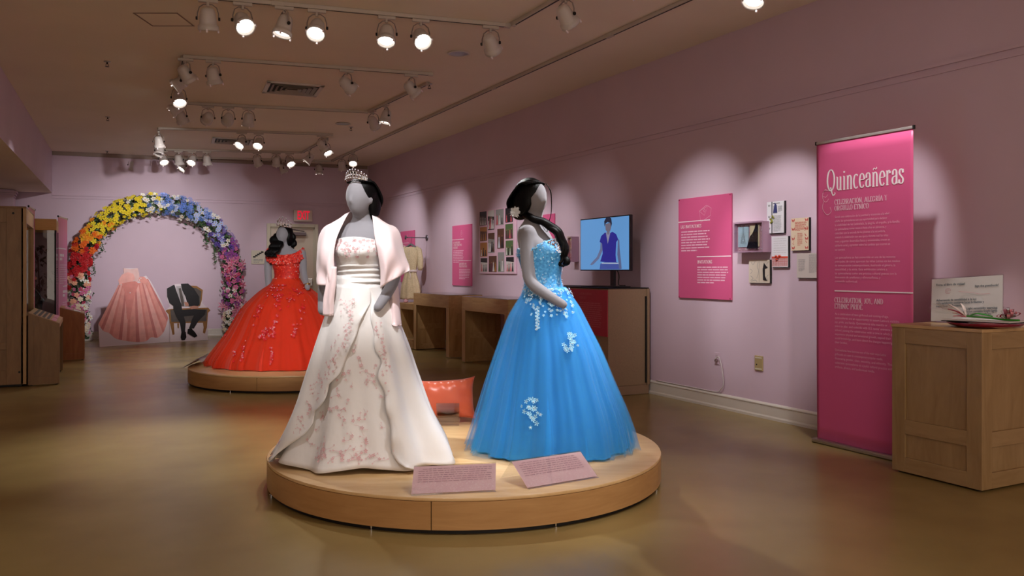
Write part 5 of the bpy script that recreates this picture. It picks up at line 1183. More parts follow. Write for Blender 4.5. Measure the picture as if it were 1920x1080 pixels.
# ================================================================== the red gown
P = Px(537, 9.8); t = mannequin('gown_mannequin.002', 'grey mannequin with tiara and long curls in a full scarlet ball gown', 537, 9.8)
tz = P.z; X = P.x; RY = R(-8)
mb = MB()
mb.rings(loft([(tz(580), X(538), .0, .10, .09, RY), (tz(550), X(538), .0, .165, .125, RY), (tz(532), X(538), 0, .145, .11, RY), (tz(520), X(538), 0, .135, .10, RY), (tz(508), X(538), 0, .142, .108, RY), (tz(496), X(537), 0, .155, .118, RY),
              (tz(484), X(536), .01, .165, .105, RY), (tz(475), X(536), .015, .17, .085, RY), (tz(470), X(535.5), .02, .14, .07, RY), (tz(465), X(535), .02, .075, .06, RY), (tz(458), X(534), .015, .057, .055, RY), (tz(452), X(533), .005, .053, .054, RY)]))
HM = head_mb(mb, Vector((X(532), -.01, P.z(441))), R(-12), R(2), R(8), w=.082, dp=.096, h=.112)
limb(mb, [P.p(507, 474, .0), P.p(503, 495, .0), P.p(503, 520, -.02), P.p(504.5, 546, -.06)], [.052, .048, .042, .034])
limb(mb, [P.p(566, 474, .0), P.p(568, 492, .0), P.p(569, 508, -.01), P.p(572, 525, -.06), P.p(577, 540, -.14)], [.05, .046, .041, .038, .03])
fuse(mb, 'body', M_grey, t, .01, 4)
mb = MB(); mb.ball((0, 0, 0), (.094, .104, .112), 26, HM @ Matrix.Translation((0, .032, .022))); mb.ball((0, 0, 0), (.03, .07, .10), 14, HM @ Matrix.Translation((.078, .03, -.03))); mb.ball((0, 0, 0), (.03, .06, .10), 14, HM @ Matrix.Translation((-.078, .03, -.03)))
hair = fuse(mb, 'hair', M_hair, t, .008, 3)
rr = random.Random(9)
for k in range(7):
    mb = MB(); du = k * 2.4
    lock(mb, [P.p(517 + du * .5, 440, .0), P.p(512 + du * .7, 450, -.05), P.p(511 + du, 460, -.09), P.p(505 + du, 469, -.13), P.p(500 + du, 476 + rr.random() * 3, -.16), P.p(503 + du, 481, -.17)], [.03, .034, .032, .028, .022, .008], 9, .8, .012, 44); mb.build('curl', M_hair, hair, True)
for k in range(3):
    mb = MB(); lock(mb, [P.p(548, 440, .02), P.p(550 + k, 450, .04), P.p(549 + k, 460, .05), P.p(546 + k * 1.5, 466, .06)], [.03, .03, .026, .01], 8, .8, .01, 26); mb.build('curl', M_hair, hair, True)
tiara(t, HM @ Matrix.Translation((0, -.01, .098)) @ Matrix.Rotation(R(-8), 4, 'X'), .092, .074, .10, 7, .007, q=1.9)
M_red = mat('scarlet_lining', (218, 52, 26), .75, sheen=.3, var=.08, vscale=3); M_tulr = tulle('scarlet_tulle', (236, 76, 40), .38)
foldR = [(.030, 13, .4, .8), (.020, 23, 1.2, .8), (.010, 41, 2.2, .7)]
profR = [(522, 537, 24, .13), (532, 538, 30, .18), (545, 538, 48, .29), (558, 538, 62, .38), (575, 537, 77, .47), (592, 537, 88, .53), (626, 537, 108, .62), (661, 537, 127, .70), (685, 536, 139, .735), (697, 536, 142, .74)]
profR = [(v, c, h_, r_) for v, c, h_, r_ in profR]
v0 = HZ + (CH - ZP) * F / 9.8; profR = [(min(v, v0) if v < 697 else v0, c, h_, r_) for v, c, h_, r_ in profR]
profR = [(p_[0] if p_[0] < 661 else p_[0] - (697 - v0) * (p_[0] - 600) / 97, ) + p_[1:] for p_ in profR[:-1]] + [(v0, 536, 142, .74)]
fR, z0, z1 = skirt_fn([(a, b, c * .96, d * .96) for a, b, c, d in profR], P, foldR)
o = MB().rings(skirt_mesh(fR, z0 + .004, z1, 40, 320), cap=False).build('gown_skirt', M_red, t, True); fixn(o)
f2, a_, b_ = skirt_fn([(a, b, c * 1.01, d * 1.01) for a, b, c, d in profR], P, [(.026, 11, 1.4, .8), (.018, 29, .3, .8), (.009, 53, 1, .7)])
o = MB().rings(skirt_mesh(f2, a_ + .002, b_, 40, 360, off=.004, hem=lambda p: .01 + .01 * math.sin(17 * p)), cap=False).build('tulle_layer', M_tulr, t, True); fixn(o)
rowsB = [(tz(541), X(538), 0, .21, .18), (tz(530), X(538), 0, .165, .135), (tz(520), X(538), 0, .147, .113), (tz(508), X(538), 0, .152, .12), (tz(497), X(537), 0, .165, .132), (tz(488), X(536), 0, .178, .13), (tz(481), X(536), .005, .185, .115)]
A = crom(sorted(rowsB), 40); RB = [[(a[1] + a[3] * math.sin(q) * math.cos(RY) + a[4] * math.cos(q) * math.sin(RY), a[2] - a[4] * math.cos(q) * math.cos(RY) + a[3] * math.sin(q) * math.sin(RY), a[0] - (.04 * abs(math.sin(5 * q)) if i < 1 else 0)) for q in np.linspace(0, 2 * PI, 97)[:-1]] for i, a in enumerate(A)]
M_redl = mat('scarlet_lace', (222, 48, 32), .5, rgb2=(176, 26, 20), vscale=60, bump=.8, bscale=70, bdist=.005)
bod = MB().rings(RB, cap=False).build('bodice', M_redl, t, True); solid(bod, .004); fixn(bod)
# off-shoulder ruffled collar in three tiers
def collar(z_off, rx, ry, drop, name, k0):
    rs = []
    for i in range(6):
        e = i / 5; ring = []
        for q in np.linspace(0, 2 * PI, 193)[:-1]:
            sag = .075 * max(0, math.cos(q)) ** 1.2 + .03 * max(0, -math.cos(q)); up = .02 * abs(math.sin(q)) ** 4
            w_ = e * (.010 * math.sin(26 * q + k0) + .006 * math.sin(43 * q))
            ring.append((X(535.5) + (rx + .018 * e + w_) * math.sin(q), .01 - (ry + .03 * e + w_) * math.cos(q), tz(469) + z_off - sag + up - drop * e + .006 * math.sin(31 * q + k0) * e))
        rs.append(ring)
    o = MB().rings(rs, cap=False).build(name, M_redl, bod, True); solid(o, .003); return rs
c1 = collar(0, .205, .125, .06, 'ruffle', 0); c2 = collar(-.035, .212, .135, .065, 'ruffle', 2); c3 = collar(.016, .20, .112, .035, 'ruffle', 4)
mb = MB(); sp = []
rr = random.Random(8)
for k in range(260):
    i, j = rr.randint(0, 39), rr.randint(0, 95); a = Vector(RB[i][j]); n = Vector((a.x - A[i][1], a.y - A[i][2], 0)).normalized(); petal_flower(mb, a + n * .003, n, .010 + .008 * rr.random(), k); 
    if k % 2: sp.append(a + n * .008)
for k in range(200):
    c = rr.choice([c1, c2, c3]); i = rr.randint(1, 5); j = rr.choice([rr.randint(0, 60), rr.randint(132, 191)]); a = Vector(c[i][j]); n = Vector((a.x - X(535.5), a.y, 0)).normalized(); petal_flower(mb, a + n * .003, n, .010 + .008 * rr.random(), k)
    if k % 2: sp.append(a + n * .008)
mb.build('lace_applique', mat('scarlet_applique', (240, 74, 48), .45), bod, kind='stuff')
def blob(cx, cv, su, sv, n):
    for k in range(n):
        u, v = cx + rr.gauss(0, su), cv + rr.gauss(0, sv); p_, n_ = on_skirt(f2, u, max(536, v), .012); petal_flower(ap, p_, n_, .012 + .010 * rr.random(), k); sp.append(p_ + n_ * .005) if k % 2 else None
ap = MB()
for q in ((519, 545, 2.5, 9, 14), (540, 552, 4, 14, 34), (560, 556, 2.5, 8, 14), (583, 578, 2.5, 8, 12), (508, 585, 3, 9, 18), (541, 600, 3, 10, 14), (533, 617, 5, 5, 30), (520, 622, 3, 4, 10), (575, 614, 3, 6, 14), (490, 650, 1.6, 7, 14), (474, 655, 1.6, 5, 12), (541, 655, 2, 8, 18), (438, 618, 3, 4, 6), (465, 575, 4, 6, 7), (530, 545, 4, 6, 12), (570, 545, 3, 6, 10)): blob(*q)
ap.build('skirt_applique', mat('crimson_applique', (214, 40, 52), .4), t, kind='stuff')
jewels(lambda p_: p_, [(p_,) for p_ in sp], 'crystals', M_gem, t, .004, .007)
mb = MB(); c = Vector(P.p(575, 534, -.11))
for k in range(3): mb.tube([(c + Vector((.042 * math.cos(a), .030 * math.sin(a), -.012 + .012 * k + .012 * math.cos(a))))[:] for a in np.linspace(0, 2 * PI, 22)], .004, 6)
mb.build('gold_bracelet', mat('gold', (212, 176, 92), .25, metal=1), t, True)
# ------------------------------------------------------------------ pillow and caption stands on the platforms
c = at(833, 0, 6.10); t = thing('satin_pillow', 'coral orange satin pillow standing on the platform behind the white gown', 'pillow', (c.x, c.y, ZP), -YAW)
W_, H_ = .235, .158; n1, n2 = 40, 30; V = []
def pil(a, b, s):
    e = (1 - abs(a) ** 2.6) * (1 - abs(b) ** 2.6); th = .085 * max(0, e) ** .55
    x = a * W_ * (1 - .10 * (1 - abs(b) ** 3) * abs(a) ** 3 * 1.0); z = b * H_ * (1 - .14 * (1 - abs(a) ** 3) * abs(b) ** 3)
    pl = .010 * math.sin(16 * a + 3 * b) * max(0, b) ** 2 * (1 - abs(a) ** 4) + .008 * math.sin(9 * b + 5 * a) * abs(a) ** 2 * (1 - abs(b) ** 4)
    return (x, s * (th + (pl if e > .02 else 0)), z)
mb = MB()
for s in (-1, 1): mb.grid([[pil(-1 + 2 * i / n1, -1 + 2 * j / n2, s) for j in range(n2 + 1)] for i in range(n1 + 1)], flip=s > 0)
o = mb.build('pillow_cover', mat('coral_satin', (238, 112, 78), .3, sheen=.3, bump=.25, bscale=14, bdist=.008), t, True, loc=(0, 0, H_ * 1.04), rot=(R(-9), R(-3), 0))
bm = bmesh.new(); bm.from_mesh(o.data); bmesh.ops.remove_doubles(bm, verts=bm.verts, dist=.0004); bmesh.ops.recalc_face_normals(bm, faces=bm.faces); bm.to_mesh(o.data); bm.free()
M_card = mat('pink_caption_card', (246, 212, 218), .5, rgb2=(240, 200, 210), vscale=14)
M_ink = mat('card_ink', (200, 156, 170), .6)
def caption_stand(q, label, nlines=7, base=None, inkm=None, cardm=None, wave=False, textfrac=.55):
    """q: bottom-left, bottom-right, top-right, top-left world points; a folded clear acrylic easel with a card behind its face"""
    q = [Vector(p) for p in q]; o = (q[0] + q[1]) / 2; ax = (q[1] - q[0]); rz = math.atan2(ax.y, ax.x)
    t = thing('caption_stand', label, 'caption stand', o, rz); Mi = Matrix.Rotation(-rz, 4, 'Z')
    L = [Mi @ (p - o) for p in q]; up = ((L[3] - L[0]) + (L[2] - L[1])) / 2; n = Vector((1, 0, 0)).cross(up).normalized()
    if n.y > 0: n = -n
    g1 = MB(); g1.slab([p + n * .004 + Vector((0, 0, .003)) for p in L], .003); g1.build('acrylic_face', M_acryl, t)
    bk = [L[3], L[2], L[2] + Vector((.0, .10, -L[2].z)) + Vector((0, 0, .002)), L[3] + Vector((0, .10, -L[3].z)) + Vector((0, 0, .002))]
    MB().slab([p + Vector((0, .003, .002)) for p in bk], .003).build('acrylic_back', M_acryl, t)
    MB().box(L[0].x, L[1].x, n.y * .02, .004, .0005, .003).build('acrylic_lip', M_acryl, t)
    e = .03; C_ = [L[0] + up * e, L[1] + up * e, L[2] - up * e, L[3] - up * e]
    cd = MB().slab([p - n * .001 + Vector((0, 0, .003)) for p in C_], .0012).build('card', cardm or M_card, t)
    mb = MB(); r = random.Random(len(label)); mb2 = MB()
    for k in range(nlines):
        b_ = .90 - k * textfrac / nlines; a = .06 + (.05 if k == 0 else 0)
        while a < .93 - .06 * r.random():
            w = .02 + .06 * r.random(); w = min(w, .95 - a); hgt = .30 * textfrac / nlines
            P_ = lambda a_, b__: (C_[0] * (1 - a_) + C_[1] * a_) * (1 - b__) + (C_[3] * (1 - a_) + C_[2] * a_) * b__ + n * .0006 + Vector((0, 0, .003))
            mb.add([P_(a, b_ - hgt)[:], P_(a + w, b_ - hgt)[:], P_(a + w, b_)[:], P_(a, b_)[:]], [(0, 1, 2, 3)]); a += w + .012
    mb.build('text_lines', inkm or M_ink, cd, kind='stuff')
    if cardm is None:
        for k in range(260):
            a, b_ = r.random(), r.random() ** 1.6 * .42; p = P_(a * .97 + .01, b_ + .01); s = .0016 + .002 * r.random(); u_ = up.normalized()
            mb2.add([(p + Vector((s, 0, 0)))[:], (p + u_ * s)[:], (p - Vector((s, 0, 0)))[:], (p - u_ * s)[:]], [(0, 1, 2, 3)])
        mb2.build('speckle_print', mat('speckle', (250, 226, 230), .4), cd, kind='stuff')
    return t
z0 = ZP + .001; zt = z0 + .115
Q = [G(771, 929, z0), G(929, 921, z0)]; Tq = lambda a, b, du: [G(a, b, z0), None]
back = Vector((SA, CA, 0)) * .12
caption_stand([Q[0], Q[1], Q[1] + back + Vector((0, 0, .115)), Q[0] + back + Vector((0, 0, .115))], 'sloped acrylic stand with a pink caption card in front of the white gown')
Q = [G(990, 917, z0), G(1121, 895, z0)]; d_ = (Q[1] - Q[0]).normalized(); bk = Vector((-d_.y, d_.x, 0)); bk = bk if bk.dot(back) > 0 else -bk
caption_stand([Q[0], Q[1], Q[1] + bk * .16 + Vector((0, 0, .11)), Q[0] + bk * .16 + Vector((0, 0, .11))], 'sloped acrylic stand with a pink caption card in front of the blue gown')
Q = [G(818, 797, z0), G(861, 797, z0)]; w_ = Vector((SA, CA, 0))
caption_stand([Q[0], Q[1], Q[1] + w_ * .006 + Vector((0, 0, .155)), Q[0] + w_ * .006 + Vector((0, 0, .155))], 'small upright clear acrylic stand in front of the coral pillow', 3, cardm=glassy('tinted_card', (220, 150, 140), (.99, .93, .91)), inkm=glassy('tinted_ink', (220, 150, 140), (.97, .9, .89)))
Q = [G(390, 668, z0), G(343, 690, z0)]; d_ = (Q[1] - Q[0]).normalized(); bk = Vector((-d_.y, d_.x, 0))
caption_stand([Q[0], Q[1], Q[1] + bk * .16 + Vector((0, 0, .10)), Q[0] + bk * .16 + Vector((0, 0, .10))], 'sloped acrylic caption stand at the left rim of the red gown platform', 5, cardm=mat('grey_card', (196, 188, 186), .5))

# ------------------------------------------------------------------ the tall title banner
yb0, yb1, Xb = 4.51, 3.68, 4.92; w = yb0 - yb1; h = 2.255
t = thing('roll_up_banner', 'tall pink roll-up banner titled Quinceañeras beside the guest book cabinet', 'banner', (Xb, (yb0 + yb1) / 2, 0), -PI / 2)
MB().bbox(-w / 2 - .01, w / 2 + .01, -.06, .06, .001, .032, .008).build('base', M_alu, t)
mb = MB(); N_ = 30; Z = [.030, .1, .25, .45, .7, 1.1, 1.6, h - .01]; Wv = [.0, .012, .02, .012, .006, .002, .0, 0]
rs = []
for i in range(25):
    z = .03 + (h - .04) * i / 24; rs.append([(-w / 2 + .004 + (w - .008) * j / N_, -.012 + .010 * math.exp(-z / .33) * math.sin(7 * j / N_ + 1.0 + z * 2), z) for j in range(N_ + 1)])
o = mb.grid(rs).build('printed_sheet', M_pink, t, True); solid(o, .0015); sheet_o = o
mb = MB(); mb.bbox(-w / 2, w / 2, -.019, -.004, h - .012, h + .008, .003); mb.build('top_rail', mat('rail_grey', (196, 190, 186), .35, metal=.6), t)
for s in (-1, 1): MB().bbox(s * w / 2 - .006, s * w / 2 + .006, -.021, -.002, h - .014, h + .012, .002).build('rail_cap', M_black, t)
MB().tube([(0, .02, .03), (0, .01, h)], .011, 8).build('support_pole', M_alu, t, True)
y = -.0153
ZB = lambda v: CH + (HZ - v) * 6.26 / F                       # heights read at the left edge of the banner
YB = lambda u: (yb0 + yb1) / 2 - WR(u, 0, Xb).y
def zat(u, v): d = dX(u, Xb); return CH + (HZ - v) * d / F
serif('Quinceañeras', t, YB(1553), zat(1560, 358), y, .155, width=YB(1699) - YB(1553), m=M_white, name='title_lettering', thick=.15, thin=.04)
fl = [arc(0, .0, .03, .045, 60, 330), [(-.03, .02), (-.005, .05), (.03, .035)], [(-.03, .0), (.0, -.01), (.02, .01)], crom([(-.02, -.04), (-.03, -.09), (.01, -.14), (.05, -.12), (.04, -.085)], 14)]
polyline(t, fl, y, .0035, M_softpink, 'flower_drawing', off=(YB(1549) + .01, zat(1549, 368)))
hm = mat('heading_white', (240, 214, 226), .5)
x0 = YB(1567.5)
serif('CELEBRACIÓN, ALEGRÍA Y', t, x0, zat(1567, 384), y, .036, width=YB(1667) - x0, m=hm, name='heading', thick=.15)
serif('ORGULLO ÉTNICO', t, x0, zat(1567, 395.5), y, .036, width=YB(1632) - x0, m=hm, name='heading', thick=.15)
M_body = mat('body_print', (236, 178, 202), .5)
def para(lines, v0, v1, uw, u0=1568):
    xa = YB(u0); wt = YB(uw) - xa; z0, z1 = zat(u0, v0), zat(u0, v1); n = len(lines); lh = (z0 - z1) / max(1, n - 1)
    mx = max(len(s) for s in lines)
    for k, s in enumerate(lines): text(s, t, xa, z0 - k * lh, y, size=lh * .80, width=wt * len(s) / mx, m=M_body, name='text_line')
para(['Siendo una celebración de la juventud y transición a la edad', 'adulta, las quinceañeras son una oportunidad para declarar', 'la visibilidad de les Latine/x/s, la alegría, el orgullo, y la familia.', 'Las quinceañeras toman meses o hasta años en planearse, y', 'coinciden con la entrada de les jóvenes a la secundaria,',
      'uniendo la celebración con una época durante cual las niñas', 'viven y aguantan desarrollos físicos y emocionales, crecen en', 'sabiduría social, y aprenden sobre los cambios que ocurren en', 'sus cuerpos.'], 409, 470, 1690)
para(['Las quinceañeras se han convertido en una de las maneras', 'principales de cómo aparecen las niñas Latinas en los medios', 'de comunicación contemporáneos, ilustrando el género, la', 'sexualidad, y la etnia. Esta exhibición celebra a', 'las quinceañeras como una práctica cultural gozosa con la', 'demuestra de artefactos y efímeras/fotos, y', 'contenido audiovisual.'], 485, 529, 1690)
mb = MB(); mb.box(x0, w / 2 - .004, y, y + .001, zat(1568, 546.3), zat(1568, 544)); mb.build('rule', M_white, t)
serif('CELEBRATION, JOY, AND', t, x0, zat(1567, 566.5), y, .036, width=YB(1659) - x0, m=hm, name='heading', thick=.15)
serif('ETHNIC PRIDE', t, x0, zat(1567, 578), y, .036, width=YB(1620) - x0, m=hm, name='heading', thick=.15)
para(['As a celebration of teen girlhood and coming-of-age,', 'quinceañeras are an opportunity to assert Latino/a visibility,', 'joy, pride, and family. Quinceañeras take months or', "years to plan, and coincide with U.S. teens' entrance into high", 'school, joining the celebration with a time in which girls', 'experience physical and emotional growth, expand their', 'social knowledge, and learn about the changes happening to', 'their bodies.'], 590, 643, 1692)
para(['Quinceañeras have become one of the main ways Latina', 'girlhoods are seen in contemporary popular media,', 'illustrating gender, class, sexuality, and ethnicity. This exhibit', 'celebrates quinceañeras as a joyful cultural practice with', 'artifacts, photos, and audiovisual media.'], 657.5, 689, 1692)

# ------------------------------------------------------------------ guest book cabinet
cx0, cx1, cy0, cy1, zc = 4.635, 5.262, 3.03, 3.635, .952
_w = (M_woodV, M_woodX, M_woodT); M_woodV = wood('maple_guest_dim', (170, 140, 98), (148, 118, 78), (5, 5, .9)); M_woodX = wood('maple_guest_across_dim', (174, 144, 102), (152, 122, 82), (.9, 5, 5)); M_woodT = wood('maple_guest_top_dim', (206, 170, 120), (186, 150, 102), (1, 5, 5), .3)  # platform maple in darker copies, the cabinet's dim light put into the colour
t = thing('guest_cabinet', 'maple panelled cabinet at the right edge holding the guest book sign', 'cabinet', ((cx0 + cx1) / 2, (cy0 + cy1) / 2, 0), -PI / 2); hx, hy = (cy1 - cy0) / 2, (cx1 - cx0) / 2
MB().box(-hx + .02, hx - .02, -hy + .02, hy - .002, .012, zc - .02).build('carcass', M_woodV2 if 'M_woodV2' in globals() else M_woodV, t)
MB().bbox(-hx - .006, hx + .006, -hy - .006, hy, zc - .0195, zc, .002).build('top', M_woodT, t)
def face(nm, M, half, zt=zc - .02):
    """shaker frame on one face, local x along it"""
    sw = .095; y0, y1 = -.0005, .018
    def put(n_, a, m_): o = MB().bbox(*a, .0015).build(n_, m_, t); o.matrix_local = M
    put('stile', (-half, -half + sw, y0 - .018, 0, .012, zt), M_woodV); put('stile', (half - sw, half, y0 - .018, 0, .012, zt), M_woodV)
    for a, b in ((.012, .105), (.255, .345), (zt - .10, zt)): put('cross_rail', (-half + sw, half - sw, y0 - .018, 0, a, b), M_woodX)
    put('inset_panel', (-half + sw, half - sw, -.006, -.0005, .105, .255), M_woodV); put('inset_panel', (-half + sw, half - sw, -.006, -.0005, .345, zt - .10), M_woodV)
face('front', Matrix.Translation((0, -hy + .019, 0)), hx); face('side', Matrix.Translation((hx - .019, .0, 0)) @ Matrix.Rotation(PI / 2, 4, 'Z'), hy - .001)
for sx in (-1, 1):
    for sy in (-1, 1): MB().lathe([(.0005, .001), (.018, .001), (.018, .012), (.0005, .012)], 12).build('glide_foot', M_black, t, loc=(sx * (hx - .04), sy * (hy - .04), 0))
M_woodV, M_woodX, M_woodT = _w
# sign
z0 = zc + .001; a = G(1741.5, 603, z0); a = Vector((5.0, 3.62, z0)); b = Vector((5.045, 3.165, z0)); up = Vector((-.02, .05, .285)); ax = b - a; rz = math.atan2(ax.y, ax.x)
t = thing('guestbook_sign', 'white slanted sign asking visitors to sign the guestbook, on the cabinet', 'sign', a, rz); L = ax.xy.length; tilt = R(-9)
f_ = bpy.data.objects.new('acrylic_holder', None)
tp = bpy.data.objects.new('sign_holder', None); COL.objects.link(tp); tp.parent = t; tp.rotation_euler = (tilt, R(-4), 0); tp.location = (0, 0, .002); H_ = .285
M_paper = mat('warm_paper', (244, 240, 236), .5)
MB().box(0, L, -.001, .001, .004, H_).build('paper', M_paper, tp); MB().box(-.004, L + .004, -.005, -.002, 0, H_ + .005).build('acrylic_face', M_acryl, tp); MB().box(-.004, L + .004, .002, .005, 0, H_ + .005).build('acrylic_back', M_acryl, tp)
MB().slab([(0, .006, .001), (L, .006, .001), (L, .07, .001), (0, .07, .001)], .003).build('foot', M_acryl, t)
di = mat('slate_ink', (92, 100, 106), .6); y = -.0062
W_ = L
def ln(s, fx_, fz_, wd, nm='lettering'): text(s, tp, fx_ * W_, fz_ * H_, y, size=.021, width=wd * W_, m=di, name=nm, bold=.02)
ln('Firma el libro de visitas!', .07, .83, .42); ln('Sign the guestbook!', .63, .76, .32)
ln('Advertencia de sensibilidad a la luz:', .08, .47, .58); ln('esta exhibición contiene luces brillantes y', .08, .40, .68); ln('superficies reflectantes.', .08, .335, .40)
ln('Light sensitivity warning:', .52, .26, .42); ln('this exhibition contains bright lights', .38, .19, .56); ln('and reflective surfaces.', .50, .125, .36)
polyline(tp, [arc(.25 * W_, .70 * H_, .018, .018, 0, 330), arc(.25 * W_, .70 * H_, .009, .008, 0, 300), crom([(.4 * W_, .68 * H_), (.6 * W_, .64 * H_), (.7 * W_, .60 * H_), (.84 * W_, .60 * H_)], 12)], y, .0022, mat('rose_ink', (206, 150, 156), .5), 'flower_drawing')
# crimson tray, album, tulip and ribbon bow
c = Vector((4.85, 3.15, zc)); t = thing('crimson_tray', 'shallow dark crimson tray on the guest cabinet, under the book', 'tray', c, 0)
MB().lathe([(.0005, .002), (.15, .002), (.19, .012), (.21, .026), (.206, .030), (.185, .018), (.15, .008), (.0005, .007)], 48).build('dish', mat('crimson_lacquer', (128, 12, 40), .2, coat=.5), t, True)
t = thing('guest_book', 'thin white guest book lying across the crimson tray', 'book', (4.86, 3.17, zc + .0315), -1.42)
MB().bbox(-.20, .20, -.11, .11, 0, .004, .001).build('cover', M_black, t); MB().bbox(-.195, .195, -.105, .105, .0045, .012, .001).build('page', M_whitep, t)
t = thing('tulip', 'artificial pink and white tulip with green stem lying on the guest book', 'flower', (4.80, 3.28, zc + .052), -1.35)
mb = MB(); mb.tube(crom([(.04, 0, .012), (.14, .0, .008), (.26, -.01, .0), (.34, -.02, .0)], 14), .006, 7); mb.build('stem', mat('stem_green', (46, 150, 40), .4), t, True)
for k, (dx_, dz_) in enumerate(((-.09, .075), (-.10, .045), (-.08, .02), (-.085, .0), (-.05, .08))):
    A_ = crom([(.04, 0, .01), (.04 + dx_ * .5, (k - 2) * .012, .012 + dz_ * .6), (.04 + dx_, (k - 2) * .02, .01 + dz_)], 8); rs = []
    for i, p in enumerate(A_): wd = .018 * math.sin(PI * (.12 + .85 * i / 7)); rs.append([(p[0], p[1] - wd, p[2]), (p[0] - .004, p[1], p[2] - .004), (p[0], p[1] + wd, p[2])])
    o = MB().grid(rs).build('petal', [mat('tulip_white', (240, 222, 214), .5), mat('tulip_rose', (216, 66, 90), .5)][k % 2], t, True); solid(o, .0015)
mb = MB(); A_ = crom([(.05, 0, .008), (.10, .01, .028), (.18, .02, .012)], 8); rs = [[(p[0], p[1] - .02 * math.sin(PI * (.1 + .85 * i / 7)), p[2]), (p[0], p[1], p[2] + .006), (p[0], p[1] + .02 * math.sin(PI * (.1 + .85 * i / 7)), p[2])] for i, p in enumerate(A_)]
o = mb.grid(rs).build('leaf', MATS['stem_green'], t, True); solid(o, .0015)
t = thing('ribbon_bow', 'shiny red and silver gift bow at the stem end of the tulip', 'bow', (4.87, 3.02, zc + .055), 0)
rr = random.Random(6); cols = [mat('foil_red', (176, 14, 44), .15, metal=.6), mat('foil_pink', (232, 150, 164), .2, metal=.4), mat('foil_silver', (206, 206, 214), .15, metal=1)]
for k in range(18):
    a = rr.random() * 6.28; b = .2 + rr.random() * 1.1; L_ = .05 + .03 * rr.random(); d_ = Vector((math.cos(a) * math.cos(b), math.sin(a) * math.cos(b), math.sin(b))); s_ = d_.cross(Vector((0, 0, 1))).normalized() * .008
    P_ = crom([(0, 0, 0), (d_ * L_ * .6 + Vector((0, 0, .02)))[:], (d_ * L_)[:], (d_ * L_ * .5 - Vector((0, 0, .004)))[:], (0, 0, .002)], 12); P_[:, 2] = np.maximum(P_[:, 2], -.008)
    o = MB().grid([[tuple(Vector(p) - s_), tuple(Vector(p) + s_)] for p in P_]).build('ribbon_loop', cols[k % 3], t, True)
t = thing('cellophane_sleeve', 'clear crinkled cellophane wrap around the tulip', 'wrapping', (4.79, 3.33, zc + .05), -1.35)
mb = MB(); rs = []
for i in range(9):
    e = i / 8; rr_ = .075 * (1 - e) + .02; rs.append([(-.10 + .34 * e, rr_ * math.cos(q) * (1 + .15 * math.sin(5 * q + i)), .03 + .6 * rr_ * math.sin(q) * (1 + .12 * math.sin(7 * q + i)) - .03 * e) for q in np.linspace(.1, PI - .1, 14)])
mb.grid(rs).build('film', glassy('cellophane', (235, 235, 235), (.97, .97, .97), .05), t)

# ------------------------------------------------------------------ left side: cases, caption desks and banners
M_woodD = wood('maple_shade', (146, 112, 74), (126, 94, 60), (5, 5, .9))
def frame_panel(t, M, x0, x1, z0, z1, m, sw=.07, mids=(), th=.012, name='frame_rail', panel=True):
    """raised shaker frame on a face whose local -y looks out"""
    for a in ((x0, x0 + sw, z0, z1), (x1 - sw, x1, z0, z1)):
        o = MB().bbox(a[0], a[1], -th, 0, a[2], a[3], .002).build('stile', m, t); o.matrix_local = M
    for a, b in [(z0, z0 + sw), (z1 - sw, z1)] + list(mids):
        o = MB().bbox(x0 + sw, x1 - sw, -th, 0, a, b, .002).build('cross_rail', m, t); o.matrix_local = M
FM = Matrix.Identity(4)
# big case: its end panel faces the camera, its glazed side faces the room (+X)
bx0, bx1, by0, by1, bh = -2.35, -.60, 10.66, 12.15, 1.985
t = thing('display_case', 'big maple display case at the left edge, its tall window reflecting the flower arch', 'display case', ((bx0 + bx1) / 2, (by0 + by1) / 2, 0), 0); hx, hy = (bx1 - bx0) / 2, (by1 - by0) / 2
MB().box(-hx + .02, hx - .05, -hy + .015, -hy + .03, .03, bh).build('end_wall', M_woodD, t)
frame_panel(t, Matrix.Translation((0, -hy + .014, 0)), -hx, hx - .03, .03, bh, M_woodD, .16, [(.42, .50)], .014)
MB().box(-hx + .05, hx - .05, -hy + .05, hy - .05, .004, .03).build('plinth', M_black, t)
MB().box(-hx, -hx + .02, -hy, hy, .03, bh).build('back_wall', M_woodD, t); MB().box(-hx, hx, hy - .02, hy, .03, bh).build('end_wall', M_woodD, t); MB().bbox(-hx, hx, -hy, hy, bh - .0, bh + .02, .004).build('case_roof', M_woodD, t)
for a in ((.70, .78, 'window_sill'), (1.82, bh, 'fascia')): MB().bbox(hx - .05, hx, -hy, hy, a[0], a[1], .003).build(a[2], M_woodV, t)
MB().box(hx - .05, hx - .001, -hy, hy, .03, .70).build('lower_panel', M_woodV, t)
for s in (-1, 1): MB().bbox(hx - .05, hx, s * (hy - .04) - .04, s * (hy - .04) + .04, .78, 1.82, .003).build('window_post', M_woodV, t)
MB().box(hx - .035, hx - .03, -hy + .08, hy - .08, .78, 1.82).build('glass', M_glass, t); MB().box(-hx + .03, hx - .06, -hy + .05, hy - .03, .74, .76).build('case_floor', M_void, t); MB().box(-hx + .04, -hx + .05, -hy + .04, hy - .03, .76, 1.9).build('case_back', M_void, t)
for u_, v_ in ((27, 401.5), (38, 695)): 
    q = at(u_, v_, 9.3); MB().lathe([(.0005, .003), (.011, .003), (.012, 0), (.0005, 0)], 14, Matrix.Rotation(PI / 2, 4, 'X')).build('keyhole', M_black, t, loc=(q.x - t.location.x, -hy - .0005, q.z))
